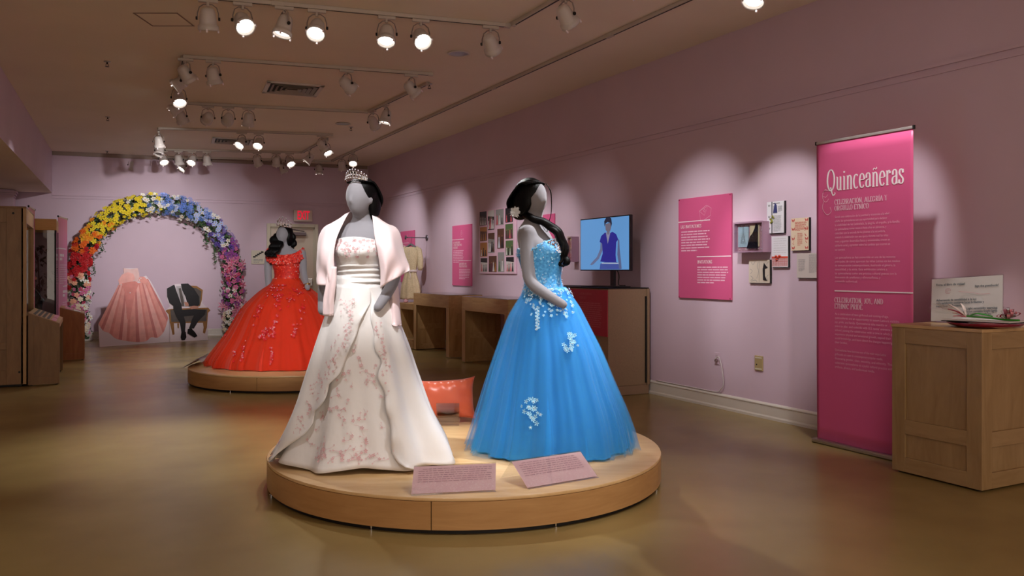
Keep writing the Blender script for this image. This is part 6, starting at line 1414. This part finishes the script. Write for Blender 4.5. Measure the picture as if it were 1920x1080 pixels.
def desk(x0, x1, y0, y1, zb, zf, label, m, strips):
    """caption desk: sloped top falling towards +X, framed end towards the camera, open knee space under the top"""
    t = thing('caption_desk', label, 'caption desk', ((x0 + x1) / 2, (y0 + y1) / 2, 0), 0); hx, hy = (x1 - x0) / 2, (y1 - y0) / 2
    for y in (-hy, hy - .05):
        MB().prism([(-hx, .012), (hx, .012), (hx, zf), (-hx, zb)], y, y + .05).build('end_panel', m, t)
    e = -hy - .008; sw = .055; k = (zf - zb) / (2 * hx)
    for q in ([(-hx, .012), (-hx + sw, .012), (-hx + sw, zb + k * sw), (-hx, zb)], [(hx - sw, .012), (hx, .012), (hx, zf), (hx - sw, zf - k * sw)], [(-hx + sw, .012), (hx - sw, .012), (hx - sw, .10), (-hx + sw, .10)], [(-hx + sw, zb + k * sw - .07), (hx - sw, zf - k * sw - .07), (hx - sw, zf - k * sw), (-hx + sw, zb + k * sw)]):
        MB().prism(q, e, -hy).build('frame_piece', m, t)
    MB().box(-hx, -hx + .02, -hy + .05, hy - .05, .012, zb - .03).build('back_panel', m, t)
    MB().prism([(-hx, zb - .045), (hx, zf - .045), (hx, zf + .004), (-hx, zb + .004)], -hy + .051, hy - .051).build('sloped_top', M_woodX, t)
    n = Vector((-k, 0, 1)).normalized(); ctr = Vector((0, 0, (zb + zf) / 2 + .005)); ang = math.atan(-k)
    for s in strips:
        y0_, y1_, xa, xb, mm = s; o = MB().box(xa, xb, y0_, y1_, .0, .0025).build('caption_card', mm, t); o.location = ctr; o.rotation_euler = (0, ang, 0)
        if mm is M_pink2:
            mb = MB(); [mb.box(xa + (xb - xa) * (k_ + .3) / 5, xa + (xb - xa) * (k_ + .5) / 5, y0_ + .04, y1_ - .04, .003, .0034) for k_ in range(5)]; o = mb.build('text_lines', M_softpink, t, kind='stuff'); o.location = ctr; o.rotation_euler = (0, ang, 0)
    for sx in (-1, 1):
        for sy in (-1, 1): MB().lathe([(.0005, .001), (.012, .001), (.012, .012), (.0005, .012)], 10).build('glide_foot', M_black, t, loc=(sx * (hx - .03), sy * (hy - .03), 0))
    return t
M_pink2 = mat('pink_card', (222, 138, 172), .5); M_dkc = mat('dark_card', (52, 46, 50), .5)
st = []
for k in range(7): st.append((-.66 + k * .14, -.58 + k * .14, -.12, .08, M_dkc if k % 2 == 0 else mat('photo_card', (196, 176, 176), .5, rgb2=(120, 100, 104), vscale=30)))
st = [(-.62, .64, -.12 + k * .048, -.092 + k * .048, M_dkc) for k in range(4)] + [(-.64, -.05, .075, .125, M_pink2), (-.0, .62, .075, .125, M_pink2)]
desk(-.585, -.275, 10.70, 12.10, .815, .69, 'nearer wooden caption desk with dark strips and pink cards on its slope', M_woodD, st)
desk(-.345, -.03, 13.42, 14.30, .76, .665, 'farther reddish wooden caption desk below the flower arch', M_woodO, [(-.38, .36, -.10, .0, M_pink2), (-.38, -.02, .02, .11, MATS['white_paper']), (.04, .36, .02, .11, M_pink2)])
# glass vitrine behind the first desk
vx0, vx1, vy0, vy1, vh = -1.25, -.385, 13.36, 14.28, 2.02
t = thing('glass_vitrine', 'glass vitrine with a maple top band, holding a pink bundle on dark plastic', 'display case', ((vx0 + vx1) / 2, (vy0 + vy1) / 2, 0), 0); hx, hy = (vx1 - vx0) / 2, (vy1 - vy0) / 2
M_blond = wood('blond_maple', (222, 178, 108), (204, 156, 88), (.9, .9, 6))
MB().bbox(-hx, hx, -hy, hy, vh - .16, vh, .004).build('top_band', M_blond, t); MB().bbox(-hx, hx, -hy, hy, .01, .62, .004).build('base', M_woodV, t)
for sx in (-1, 1):
    for sy in (-1, 1): MB().box(sx * (hx - .012) - .012, sx * (hx - .012) + .012, sy * (hy - .012) - .012, sy * (hy - .012) + .012, .62, vh - .16).build('corner_post', M_black, t)
MB().box(-hx + .024, hx - .024, -hy + .004, -hy + .009, .62, vh - .16).build('glass_pane', M_glass, t); MB().box(hx - .009, hx - .004, -hy + .024, hy - .024, .62, vh - .16).build('glass_pane', M_glass, t)
MB().box(-hx + .02, hx - .03, hy - .02, hy - .01, .62, vh - .16).build('back_panel', mat('mauve_lining', (150, 128, 142), .6), t)
# what it holds
q = at(91, 0, 13.0); t = thing('plastic_bundle', 'black plastic wrapped bundle inside the vitrine', 'bundle', (-.80, 13.72, .621), .3)
mb = MB(); mb.ball((0, 0, .24), (.23, .2, .25), 26); V2_ = []
for v_ in mb.v:
    s_ = 1 + .08 * math.sin(v_[0] * 40 + v_[2] * 23) + .06 * math.sin(v_[1] * 51 - v_[2] * 37); V2_.append((v_[0] * s_ * (1 - .25 * (v_[2] - .24) / .25), v_[1] * s_, max(0, v_[2])))
mb.v = V2_; mb.build('wrapping', mat('black_plastic', (30, 34, 44), .18, bump=.6, bscale=18, bdist=.02), t)
t = thing('pink_bundle', 'crumpled salmon pink cloth lying on the black bundle', 'cloth', (-.82, 13.70, 1.13), 0)
mb = MB(); mb.ball((0, 0, .06), (.17, .14, .09), 22); mb.v = [(a * (1 + .12 * math.sin(c_ * 60 + a * 30)), b * (1 + .1 * math.sin(a * 50)), max(-.01, c_ * (1 + .2 * math.sin(a * 34 + b * 20)))) for a, b, c_ in mb.v]; mb.build('cloth', mat('salmon_cloth', (226, 150, 140), .8), t, True)
t = thing('foliage_spray', 'dark spray of leaves standing in the vitrine', 'plant', (-.62, 14.0, .621), 0)
mb = MB(); rr = random.Random(12); mb.tube([(0, 0, 0), (.0, 0, .4), (-.02, 0, .8), (-.06, 0, .98)], .01, 6)
for k in range(110):
    z = .18 + .85 * rr.random() ** .8; r_ = .22 * math.sin(PI * (z / 1.15)) + .03; a = rr.random() * 6.28; p = Vector((r_ * math.cos(a) * rr.random(), .5 * r_ * math.sin(a), z)); s_ = .03 + .03 * rr.random(); d1_ = Vector((rr.gauss(0, 1), rr.gauss(0, 1), rr.gauss(0, 1))).normalized(); d2_ = d1_.cross(Vector((0, 0, 1))).normalized()
    mb.add([(p - d1_ * s_)[:], (p + d2_ * s_ * .5)[:], (p + d1_ * s_)[:], (p - d2_ * s_ * .5)[:]], [(0, 1, 2, 3)])
mb.build('foliage', mat('mauve_brown_leaf', (84, 58, 66), .7), t)
def side_banner(x0, y0, x1, y1, h, label):
    d = Vector((x1 - x0, y1 - y0)); w = d.length; t = thing('roll_up_banner', label, 'banner', ((x0 + x1) / 2, (y0 + y1) / 2, 0), math.atan2(d.y, d.x))
    MB().bbox(-w / 2 - .01, w / 2 + .01, -.05, .05, .001, .03, .008).build('base', M_alu, t); MB().box(-w / 2, w / 2, -.013, -.011, .03, h).build('printed_sheet', M_pink3, t); MB().bbox(-w / 2, w / 2, -.019, -.004, h - .01, h + .012, .003).build('top_rail', MATS['rail_grey'], t); MB().tube([(0, .02, .03), (0, .01, h)], .01, 6).build('support_pole', M_alu, t)
    for s in (-1, 1): MB().bbox(s * w / 2 - .008, s * w / 2 + .008, -.021, -.002, h - .012, h + .016, .002).build('rail_cap', M_black, t)
    MB().box(-w / 2, w * .38, -.0142, -.0132, h - .50, h - .485).build('rule', M_white, t); MB().box(w * .0, w / 2, -.0142, -.0132, h - 1.10, h - 1.085).build('rule', M_white, t)
    bars(t, -w * .32, w * .1, h - .62, 2, .06, -.014, M_white, 'heading_lines', .7); bars(t, -w * .32, w * .4, h - .76, 9, .036, -.014, M_softpink); bars(t, .0, w * .4, h - 1.2, 2, .06, -.014, M_white, 'heading_lines', .7); bars(t, -.02, w * .44, h - 1.36, 10, .036, -.014, M_softpink, seed=4)
M_pink3 = mat('rose_print', (224, 112, 166), .4)
side_banner(-.69, 12.5, -.655, 13.22, 2.13, 'pink roll-up banner between the big case and the glass vitrine')
side_banner(-.41, 14.62, -.30, 15.42, 2.13, 'pink roll-up banner between the glass vitrine and the flower arch')

# ------------------------------------------------------------------ printed standees on the floor under the arch
def standee(uL, vL, uR, vR, name, label, th=.012):
    a, b = G(uL, vL, 0.0), G(uR, vR, 0.0); d = b - a; t = thing(name, label, 'standee', ((a.x + b.x) / 2, (a.y + b.y) / 2, 0), math.atan2(d.y, d.x)); return t, d.xy.length, a, b
def lp(t, a, b, u, v):                                         # pixel -> local x, z on the standee plane
    q0, q1 = Vector((a.x, a.y)), Vector((b.x, b.y)); dd = q1 - q0; tt = (u - 960) / F; vx = SA + tt * CA; vy = CA - tt * SA
    s = (q0.y * vx - q0.x * vy) / (dd.x * vy - dd.y * vx); p = q0 + dd * s; dep = p.x * SA + p.y * CA
    return ((s - .5) * dd.length, CH + (HZ - v) * dep / F)
t, w, a, b = standee(187, 650.5, 318, 641, 'gown_standee', 'cut-out board printed with a peach strapless ball gown, leaning under the flower arch')
L_ = lambda pts: [lp(t, a, b, u, v) for u, v in pts]
c3 = lambda x, y: (100 + x / 3.274, 330 + y / 3.274)
M_board = mat('pale_board', (222, 208, 214), .6)
outl = L_([(187, 650.5), (318, 641), (317.6, 584), c3(706, 868), c3(660, 760), c3(600, 650), c3(570, 612), c3(530, 625), c3(524, 600), c3(518, 566), c3(430, 566), c3(432, 592), c3(412, 640), c3(400, 668), c3(370, 740), c3(320, 840), c3(277, 908)])
MB().prism(outl, 0, .012).build('board', M_board, t)
MB().box(-.02, .02, .012, .25, .0, .03).build('foot_brace', M_board, t)
pk = [mat('peach_print_%d' % i, c_, .7, var=.12, vscale=9) for i, c_ in enumerate(((232, 160, 150), (222, 142, 134), (238, 176, 168), (206, 128, 124), (226, 188, 184)))]
# skirt pleats: fans from the waist to the scalloped hem
hem = [c3(277, 908), c3(306, 950), c3(344, 965), c3(378, 995), c3(420, 1008), c3(448, 1012), c3(485, 1018), c3(530, 1020), c3(572, 1012), c3(600, 990), c3(640, 992), c3(672, 965), c3(690, 925), c3(706, 868)]
H2 = crom(hem, 53); top = crom([c3(400, 668), c3(440, 668), c3(500, 664), c3(545, 650), c3(580, 630)], 53)
for k in range(26):
    i = k * 2; P_ = L_([H2[i], H2[i + 1], H2[i + 2], top[i + 2], top[i]]); MB().prism(P_, -.0015 - .0004 * (k % 3), -.0002).build('pleat_print', pk[(k * 7 + k // 3) % 4], t)
MB().prism(L_([c3(430, 566), c3(470, 572), c3(518, 566), c3(526, 600), c3(530, 640), c3(490, 672), c3(420, 672), c3(432, 600)]), -.003, -.0015).build('bodice_print', pk[4], t)
for k, q in enumerate(([c3(404, 668), c3(398, 640), c3(420, 606), c3(455, 590), c3(490, 600), c3(502, 630), c3(480, 652), c3(440, 660)], [c3(520, 640), c3(530, 618), c3(556, 618), c3(580, 640), c3(600, 672), c3(570, 668), c3(540, 655)], [c3(420, 660), c3(440, 655), c3(500, 645), c3(525, 660), c3(500, 720), c3(470, 880), c3(452, 880), c3(440, 720)])):
    MB().prism(L_(q), -.0045 - k * .0006, -.003).build('drape_print', pk[(k + 2) % 3], t)
mb = MB(); [mb.ball((lp(t, a, b, *c3(x, y_))[0], -.004, lp(t, a, b, *c3(x, y_))[1]), .012, 6) for x, y_ in ((536, 628), (470, 717), (527, 640))]; mb.build('spark_print', M_white, t, kind='stuff')
t, w, a, b = standee(321, 641, 390, 637.5, 'suit_standee', 'cut-out board printed with a headless man in a dark suit seated on a parlour chair')
L_ = lambda pts: [lp(t, a, b, u, v) for u, v in pts]
MB().prism(L_([(318.5, 641), (389.8, 637.5), (389.6, 585), c3(964, 825), c3(915, 780), c3(918, 700), c3(880, 675), c3(825, 672), c3(826, 660), c3(782, 662), c3(745, 664), c3(697, 690), c3(697, 760), c3(716, 800), c3(688, 828), c3(716, 900)]), 0, .012).build('board', M_board, t)
MB().box(-.02, .02, .012, .25, .0, .03).build('foot_brace', M_board, t)
M_gold = mat('gilt_print', (150, 106, 60), .5, var=.2, vscale=20); M_seat = mat('seat_print', (92, 84, 80), .7, var=.2, vscale=12); M_suit = mat('suit_print', (34, 33, 36), .6, var=.2, vscale=10); M_shirt = mat('shirt_print', (176, 170, 174), .6); M_skin = mat('hand_print', (186, 132, 112), .6)
def pr(q, m_, k, nm): MB().prism(L_([c3(*z) for z in q]), -.0012 * k - .0012, -.0012 * k).build(nm, m_, t)
pr([(825, 672), (880, 675), (918, 700), (912, 760), (900, 800), (830, 800)], M_gold, 0, 'chair_back_print'); pr([(840, 684), (878, 688), (908, 708), (900, 790), (845, 790)], M_seat, 1, 'chair_back_print')
pr([(688, 828), (700, 820), (730, 815), (950, 808), (964, 825), (950, 840), (945, 900), (715, 905), (708, 850)], M_gold, 1, 'chair_seat_print'); pr([(718, 822), (945, 818), (938, 892), (724, 896)], M_seat, 2, 'chair_seat_print')
for q in ([(716, 900), (740, 905), (742, 940), (744, 972), (732, 976), (724, 940)], [(918, 900), (945, 898), (942, 930), (930, 968), (918, 962), (922, 930)], [(760, 905), (772, 905), (770, 935), (762, 932)]): pr(q, M_gold, 2, 'chair_leg_print')
pr([(753, 676), (800, 676), (806, 760), (826, 800), (776, 800)], M_shirt, 3, 'shirt_print'); pr([(768, 690), (782, 688), (800, 760), (802, 800), (788, 800)], M_seat, 4, 'tie_print')
pr([(697, 690), (742, 666), (760, 720), (786, 790), (790, 822), (736, 826), (735, 798), (712, 780), (698, 740)], M_suit, 5, 'jacket_print'); pr([(782, 662), (826, 660), (862, 690), (894, 740), (896, 790), (880, 805), (850, 800), (828, 800), (810, 740), (790, 700)], M_suit, 6, 'jacket_print')
pr([(834, 802), (864, 796), (892, 800), (888, 812), (846, 818)], M_skin, 7, 'hand_print'); pr([(800, 772), (826, 776), (832, 796), (812, 800)], M_skin, 7, 'hand_print')
pr([(740, 826), (860, 816), (936, 822), (930, 850), (890, 890), (862, 936), (832, 936), (850, 880), (862, 856), (800, 862), (812, 900), (808, 960), (786, 962), (776, 900), (752, 860)], M_suit, 6, 'trousers_print')
for q in ([(786, 955), (812, 955), (816, 990), (806, 1008), (786, 1008), (780, 990)], [(824, 940), (846, 934), (870, 960), (884, 982), (866, 992), (840, 976), (822, 966)]): pr(q, mat('shoe_print', (16, 16, 20), .4), 7, 'shoe_print')
# ------------------------------------------------------------------ flower arch
ca_, cb_ = WB(168, 640), WB(416, 640); off = Vector((-bdir.y, bdir.x, 0)); off = off if off.y < 0 else -off
def archx(u):                                                  # on a plane 0.28 m before the back wall
    p = WB(u, 500); return p
pl, pr_ = WB(148, 500) - Vector((0, .30, 0)), WB(433, 500) - Vector((0, .30, 0))
cen = (pl + pr_) / 2; RA = (pr_ - pl).xy.length / 2; dcen = cen.x * SA + cen.y * CA; ZTOP = CH + (HZ - 381) * dcen / F; ZA = ZTOP - RA
t = thing('flower_arch', 'rainbow arch of artificial flowers from red through yellow and blue to pink', 'flower arch', (cen.x, cen.y, 0), brz)
def arch_pt(s):                                                # s 0..1 from left foot over the top to the right foot
    Ls = ZA; La = PI * RA; T = 2 * Ls + La; q = s * T
    if q < Ls: return Vector((-RA, 0, q)), Vector((0, 0, 1)), Vector((-1, 0, 0))
    if q > Ls + La: return Vector((RA, 0, T - q)), Vector((0, 0, -1)), Vector((1, 0, 0))
    a = PI - (q - Ls) / RA; return Vector((RA * math.cos(a), 0, ZA + RA * math.sin(a))), Vector((math.sin(a), 0, -math.cos(a))), Vector((math.cos(a), 0, math.sin(a)))
MB().tube([arch_pt(s)[0] + Vector((0, 0, .005 if s in (0, 1) else 0)) for s in np.linspace(0, 1, 60)], .02, 8).build('frame_hoop', mat('hoop_white', (214, 210, 204), .5), t, True)
for s in (-1, 1): MB().bbox(s * RA - .22, s * RA + .22, -.16, .16, .001, .03, .006).build('foot_plate', MATS['hoop_white'], t)
r = random.Random(31)
# leaves: far too many to count
mb = MB()
for k in range(5200):
    s = r.random(); c, tg, n = arch_pt(s); a = r.random() * 6.283; rad = .16 * r.random() ** .5 + .02
    if s < .14 or s > .86: rad *= .95
    p = c + n * rad * math.cos(a) + Vector((0, 1, 0)) * rad * math.sin(a) + tg * r.gauss(0, .01); p.z = max(.03, p.z)
    if r.random() < .12: p += n * -.10 * r.random() + Vector((0, 0, -.08 * r.random()))
    p.z = max(.03, p.z); p.y = min(p.y, .22)
    d1_ = Vector((r.gauss(0, 1), r.gauss(0, 1), r.gauss(0, 1))).normalized(); d2_ = d1_.cross(Vector((r.gauss(0, 1), 1, r.gauss(0, 1)))).normalized(); L = .020 + .026 * r.random(); nn = d1_.cross(d2_) * L * .25
    mb.mi(k % 3).add([(p - d1_ * L)[:], (p + d2_ * L * .42 + nn)[:], (p + d1_ * L)[:], (p - d2_ * L * .42 + nn)[:]], [(0, 1, 2), (0, 2, 3)])
lv = [mat('leaf_dark', (28, 58, 34), .6), mat('leaf_mid', (48, 88, 44), .6), mat('leaf_pale', (96, 128, 84), .6)]
mb.build('foliage', lv, t, kind='stuff')
# trailing sprays hanging inside the arch
for s0, L0_, cols_ in ((.245, .34, 'orange'), (.30, .22, 'yellow'), (.70, .40, 'blue'), (.66, .24, 'white'), (.76, .25, 'violet')):
    c, tg, n = arch_pt(s0); mb = MB(); P_ = crom([(c - n * .10)[:], (c - n * .16 + Vector((.01, -.03, -L0_ * .5)))[:], (c - n * .18 + Vector((.03, -.03, -L0_)))[:]], 10); mb.tube(P_, .004, 5)
    for p in P_[2:]:
        for q in range(5):
            p_ = Vector(p) + Vector((r.gauss(0, .025), r.gauss(0, .02), r.gauss(0, .015))); d1_ = Vector((r.gauss(0, 1), r.gauss(0, 1), -1)).normalized(); d2_ = d1_.cross(Vector((0, 1, .2))).normalized(); L = .02; mb.add([(p_ - d1_ * L)[:], (p_ + d2_ * L * .4)[:], (p_ + d1_ * L)[:], (p_ - d2_ * L * .4)[:]], [(0, 1, 2), (0, 2, 3)])
    mb.build('trailing_spray', lv[1], t)
FC = dict(red=(190, 26, 34), orange=(232, 108, 30), amber=(240, 160, 40), yellow=(236, 214, 46), white=(236, 232, 224), blue=(112, 146, 222), pale=(176, 190, 232), violet=(112, 84, 184), plum=(150, 66, 150), pink=(218, 110, 160), rose=(206, 60, 110), peach=(240, 180, 150), cream=(238, 222, 196))
FMAT = {k: mat('petal_' + k, v, .6) for k, v in FC.items()}; M_eye = mat('flower_eye', (226, 180, 50), .7); M_eyeg = mat('flower_eye_green', (150, 160, 70), .7); M_eyer = mat('flower_streak', (206, 50, 96), .6)
def fl_mesh(kind, col, s=1.0):
    """a flower facing local -y; radius about s"""
    mb = MB()
    if kind == 'open':
        for k in range(5):
            a = 2 * PI * k / 5; c, sn = math.cos(a), math.sin(a); f = lambda rr_, w_, y_: (rr_ * c - w_ * sn, y_, rr_ * sn + w_ * c)
            mb.add([f(.08, 0, 0), f(.5, .34, -.16), f(.95, .30, -.06), f(1.0, 0, -.12), f(.95, -.30, -.06), f(.5, -.34, -.16)], [(0, 1, 2, 3), (0, 3, 4, 5)])
        mb.mi(1).ball((0, -.08, 0), (.2, .12, .2), 6)
    elif kind == 'lily':
        for k in range(6):
            a = 2 * PI * k / 6; c, sn = math.cos(a), math.sin(a); f = lambda rr_, w_, y_: (rr_ * c - w_ * sn, y_, rr_ * sn + w_ * c)
            mb.mi(0).add([f(.05, 0, .1), f(.45, .20, -.20), f(.85, .12, -.18), f(1.15, 0, .0), f(.85, -.12, -.18), f(.45, -.20, -.20)], [(0, 1, 2, 3), (0, 3, 4, 5)])
            mb.mi(1).add([f(.1, .03, -.09), f(.7, .03, -.20), f(.7, -.03, -.20), f(.1, -.03, -.09)], [(0, 1, 2, 3)])
    elif kind == 'double':
        for q, (R_, y_) in enumerate(((1.0, .0), (.72, -.14), (.42, -.26))):
            for k in range(6 - q):
                a = 2 * PI * k / (6 - q) + q * .5; c, sn = math.cos(a), math.sin(a); f = lambda rr_, w_, yy: (rr_ * c - w_ * sn, yy, rr_ * sn + w_ * c)
                mb.add([f(.05, 0, y_ + .05), f(R_ * .6, R_ * .36, y_ - .10), f(R_, R_ * .18, y_), f(R_, -R_ * .18, y_ - .05), f(R_ * .6, -R_ * .36, y_ - .12)], [(0, 1, 2), (0, 2, 3), (0, 3, 4)])
        mb.ball((0, -.28, 0), (.14, .1, .14), 6)
    elif kind == 'cluster':
        for k in range(7):
            a = 2 * PI * k / 6; c0 = (0, -.15, 0) if k == 6 else (.6 * math.cos(a), 0, .6 * math.sin(a))
            for j in range(4):
                b = 2 * PI * j / 4 + k; mb.add([(c0[0], c0[1] - .05, c0[2]), (c0[0] + .2 * math.cos(b - .5), c0[1] - .12, c0[2] + .2 * math.sin(b - .5)), (c0[0] + .38 * math.cos(b), c0[1] - .05, c0[2] + .38 * math.sin(b)), (c0[0] + .2 * math.cos(b + .5), c0[1] - .12, c0[2] + .2 * math.sin(b + .5))], [(0, 1, 2, 3)])
    mb.v = [(x * s, y * s, z * s) for x, y, z in mb.v]; return mb
KIND = {'red': 'double', 'orange': 'double', 'amber': 'double', 'yellow': 'open', 'white': 'open', 'blue': 'cluster', 'pale': 'open', 'violet': 'cluster', 'plum': 'open', 'pink': 'open', 'rose': 'open', 'peach': 'double', 'cream': 'double'}
SZ = {'red': .056, 'orange': .054, 'amber': .05, 'yellow': .044, 'white': .046, 'blue': .058, 'pale': .042, 'violet': .052, 'plum': .045, 'pink': .044, 'rose': .036, 'peach': .055, 'cream': .05}
def fkey(s):
    # colour along the arch, left foot = 0
    T = [(0, ['white', 'pink', 'cream']), (.05, ['white', 'pink', 'rose', 'cream']), (.10, ['peach', 'pink', 'white', 'cream', 'rose']), (.145, ['rose', 'peach', 'pink', 'red', 'white']), (.18, ['red']), (.225, ['red', 'red', 'orange']), (.25, ['orange', 'orange', 'red']), (.275, ['amber', 'orange', 'yellow', 'amber']), (.31, ['yellow', 'amber', 'yellow']), (.36, ['yellow']), (.42, ['yellow', 'yellow', 'white']), (.475, ['yellow', 'yellow', 'white', 'blue']), (.51, ['blue', 'white', 'blue', 'pale']),
         (.56, ['blue', 'blue', 'blue', 'white']), (.60, ['pale', 'blue', 'pale', 'white']), (.64, ['pale', 'white', 'violet', 'pale']), (.675, ['violet', 'violet', 'pale']), (.72, ['violet', 'violet', 'plum', 'white']), (.745, ['violet', 'plum', 'pink']), (.77, ['pink', 'plum', 'lily', 'pink']), (.80, ['pink', 'plum', 'lily', 'rose']), (.85, ['pink', 'plum', 'white', 'pink']), (.88, ['lily', 'pink', 'white', 'plum']), (.925, ['white', 'lily', 'white', 'cream']), (.96, ['white', 'white', 'cream']), (1.01, ['white'])]
    for k in range(len(T) - 1):
        if T[k][0] <= s < T[k + 1][0]: return r.choice(T[k][1])
    return 'white'
cache = {}
def getmesh(col):
    if col not in cache:
        if col == 'lily': cache[col] = fl_mesh('lily', col, .085).mesh('lily_flower', [mat('petal_lily', (236, 176, 196), .5), M_eyer])
        else: cache[col] = fl_mesh(KIND[col], col, SZ[col] * .88).mesh('flower', [FMAT[col], M_eye if col in ('white', 'pale', 'yellow') else M_eyeg])
    return cache[col]
nf = 0; extra = {}
N_ALL = 700
for k in range(N_ALL):
    s = (k + r.random()) / N_ALL; 
    if s < .02 or s > .985: continue
    c, tg, n = arch_pt(s); a = r.uniform(-2.35, .45) if True else 0                  # around the tube, -pi/2 faces the room
    a = -PI / 2 + r.gauss(0, .95); rad = .175 + .03 * r.random(); 
    dirv = n * math.cos(a + PI / 2 + 0) * 0 + n * math.sin(a + PI / 2) + Vector((0, -1, 0)) * math.cos(a + PI / 2); p = c + dirv * rad; p.z = max(.07, p.z)
    if p.y > .2: continue
    dirv = (dirv + Vector((r.gauss(0, .25), -.5 + r.gauss(0, .2), r.gauss(0, .25)))).normalized()
    col = fkey(s); q = Vector((0, -1, 0)).rotation_difference(dirv); M = Matrix.Translation(p) @ q.to_matrix().to_4x4() @ Matrix.Rotation(r.random() * 6, 4, 'Y') @ Matrix.Scale(.85 + .35 * r.random(), 4)
    if k % 3 == 0 and nf < 298:
        o = link('lily_flower' if col == 'lily' else 'flower', getmesh(col), t); o.matrix_local = M; nf += 1
    else: extra.setdefault(col, []).append(M)
mb = MB(); mats_ = []
for col, Ms in extra.items():
    src = fl_mesh('lily', col, .085) if col == 'lily' else fl_mesh(KIND[col], col, SZ[col]); base = len(mats_)
    mats_ += [mat('petal_lily', (236, 176, 196), .5), M_eyer] if col == 'lily' else [FMAT[col], M_eye if col in ('white', 'pale', 'yellow') else M_eyeg]
    for M in Ms:
        n0 = len(mb.v); mb.v += [tuple(M @ Vector(v_)) for v_ in src.v]; mb.f += [[n0 + i for i in f] for f in src.f]; mb.m += [base + m_ for m_ in src.m]
mb.build('small_blossoms', mats_, t, kind='stuff')
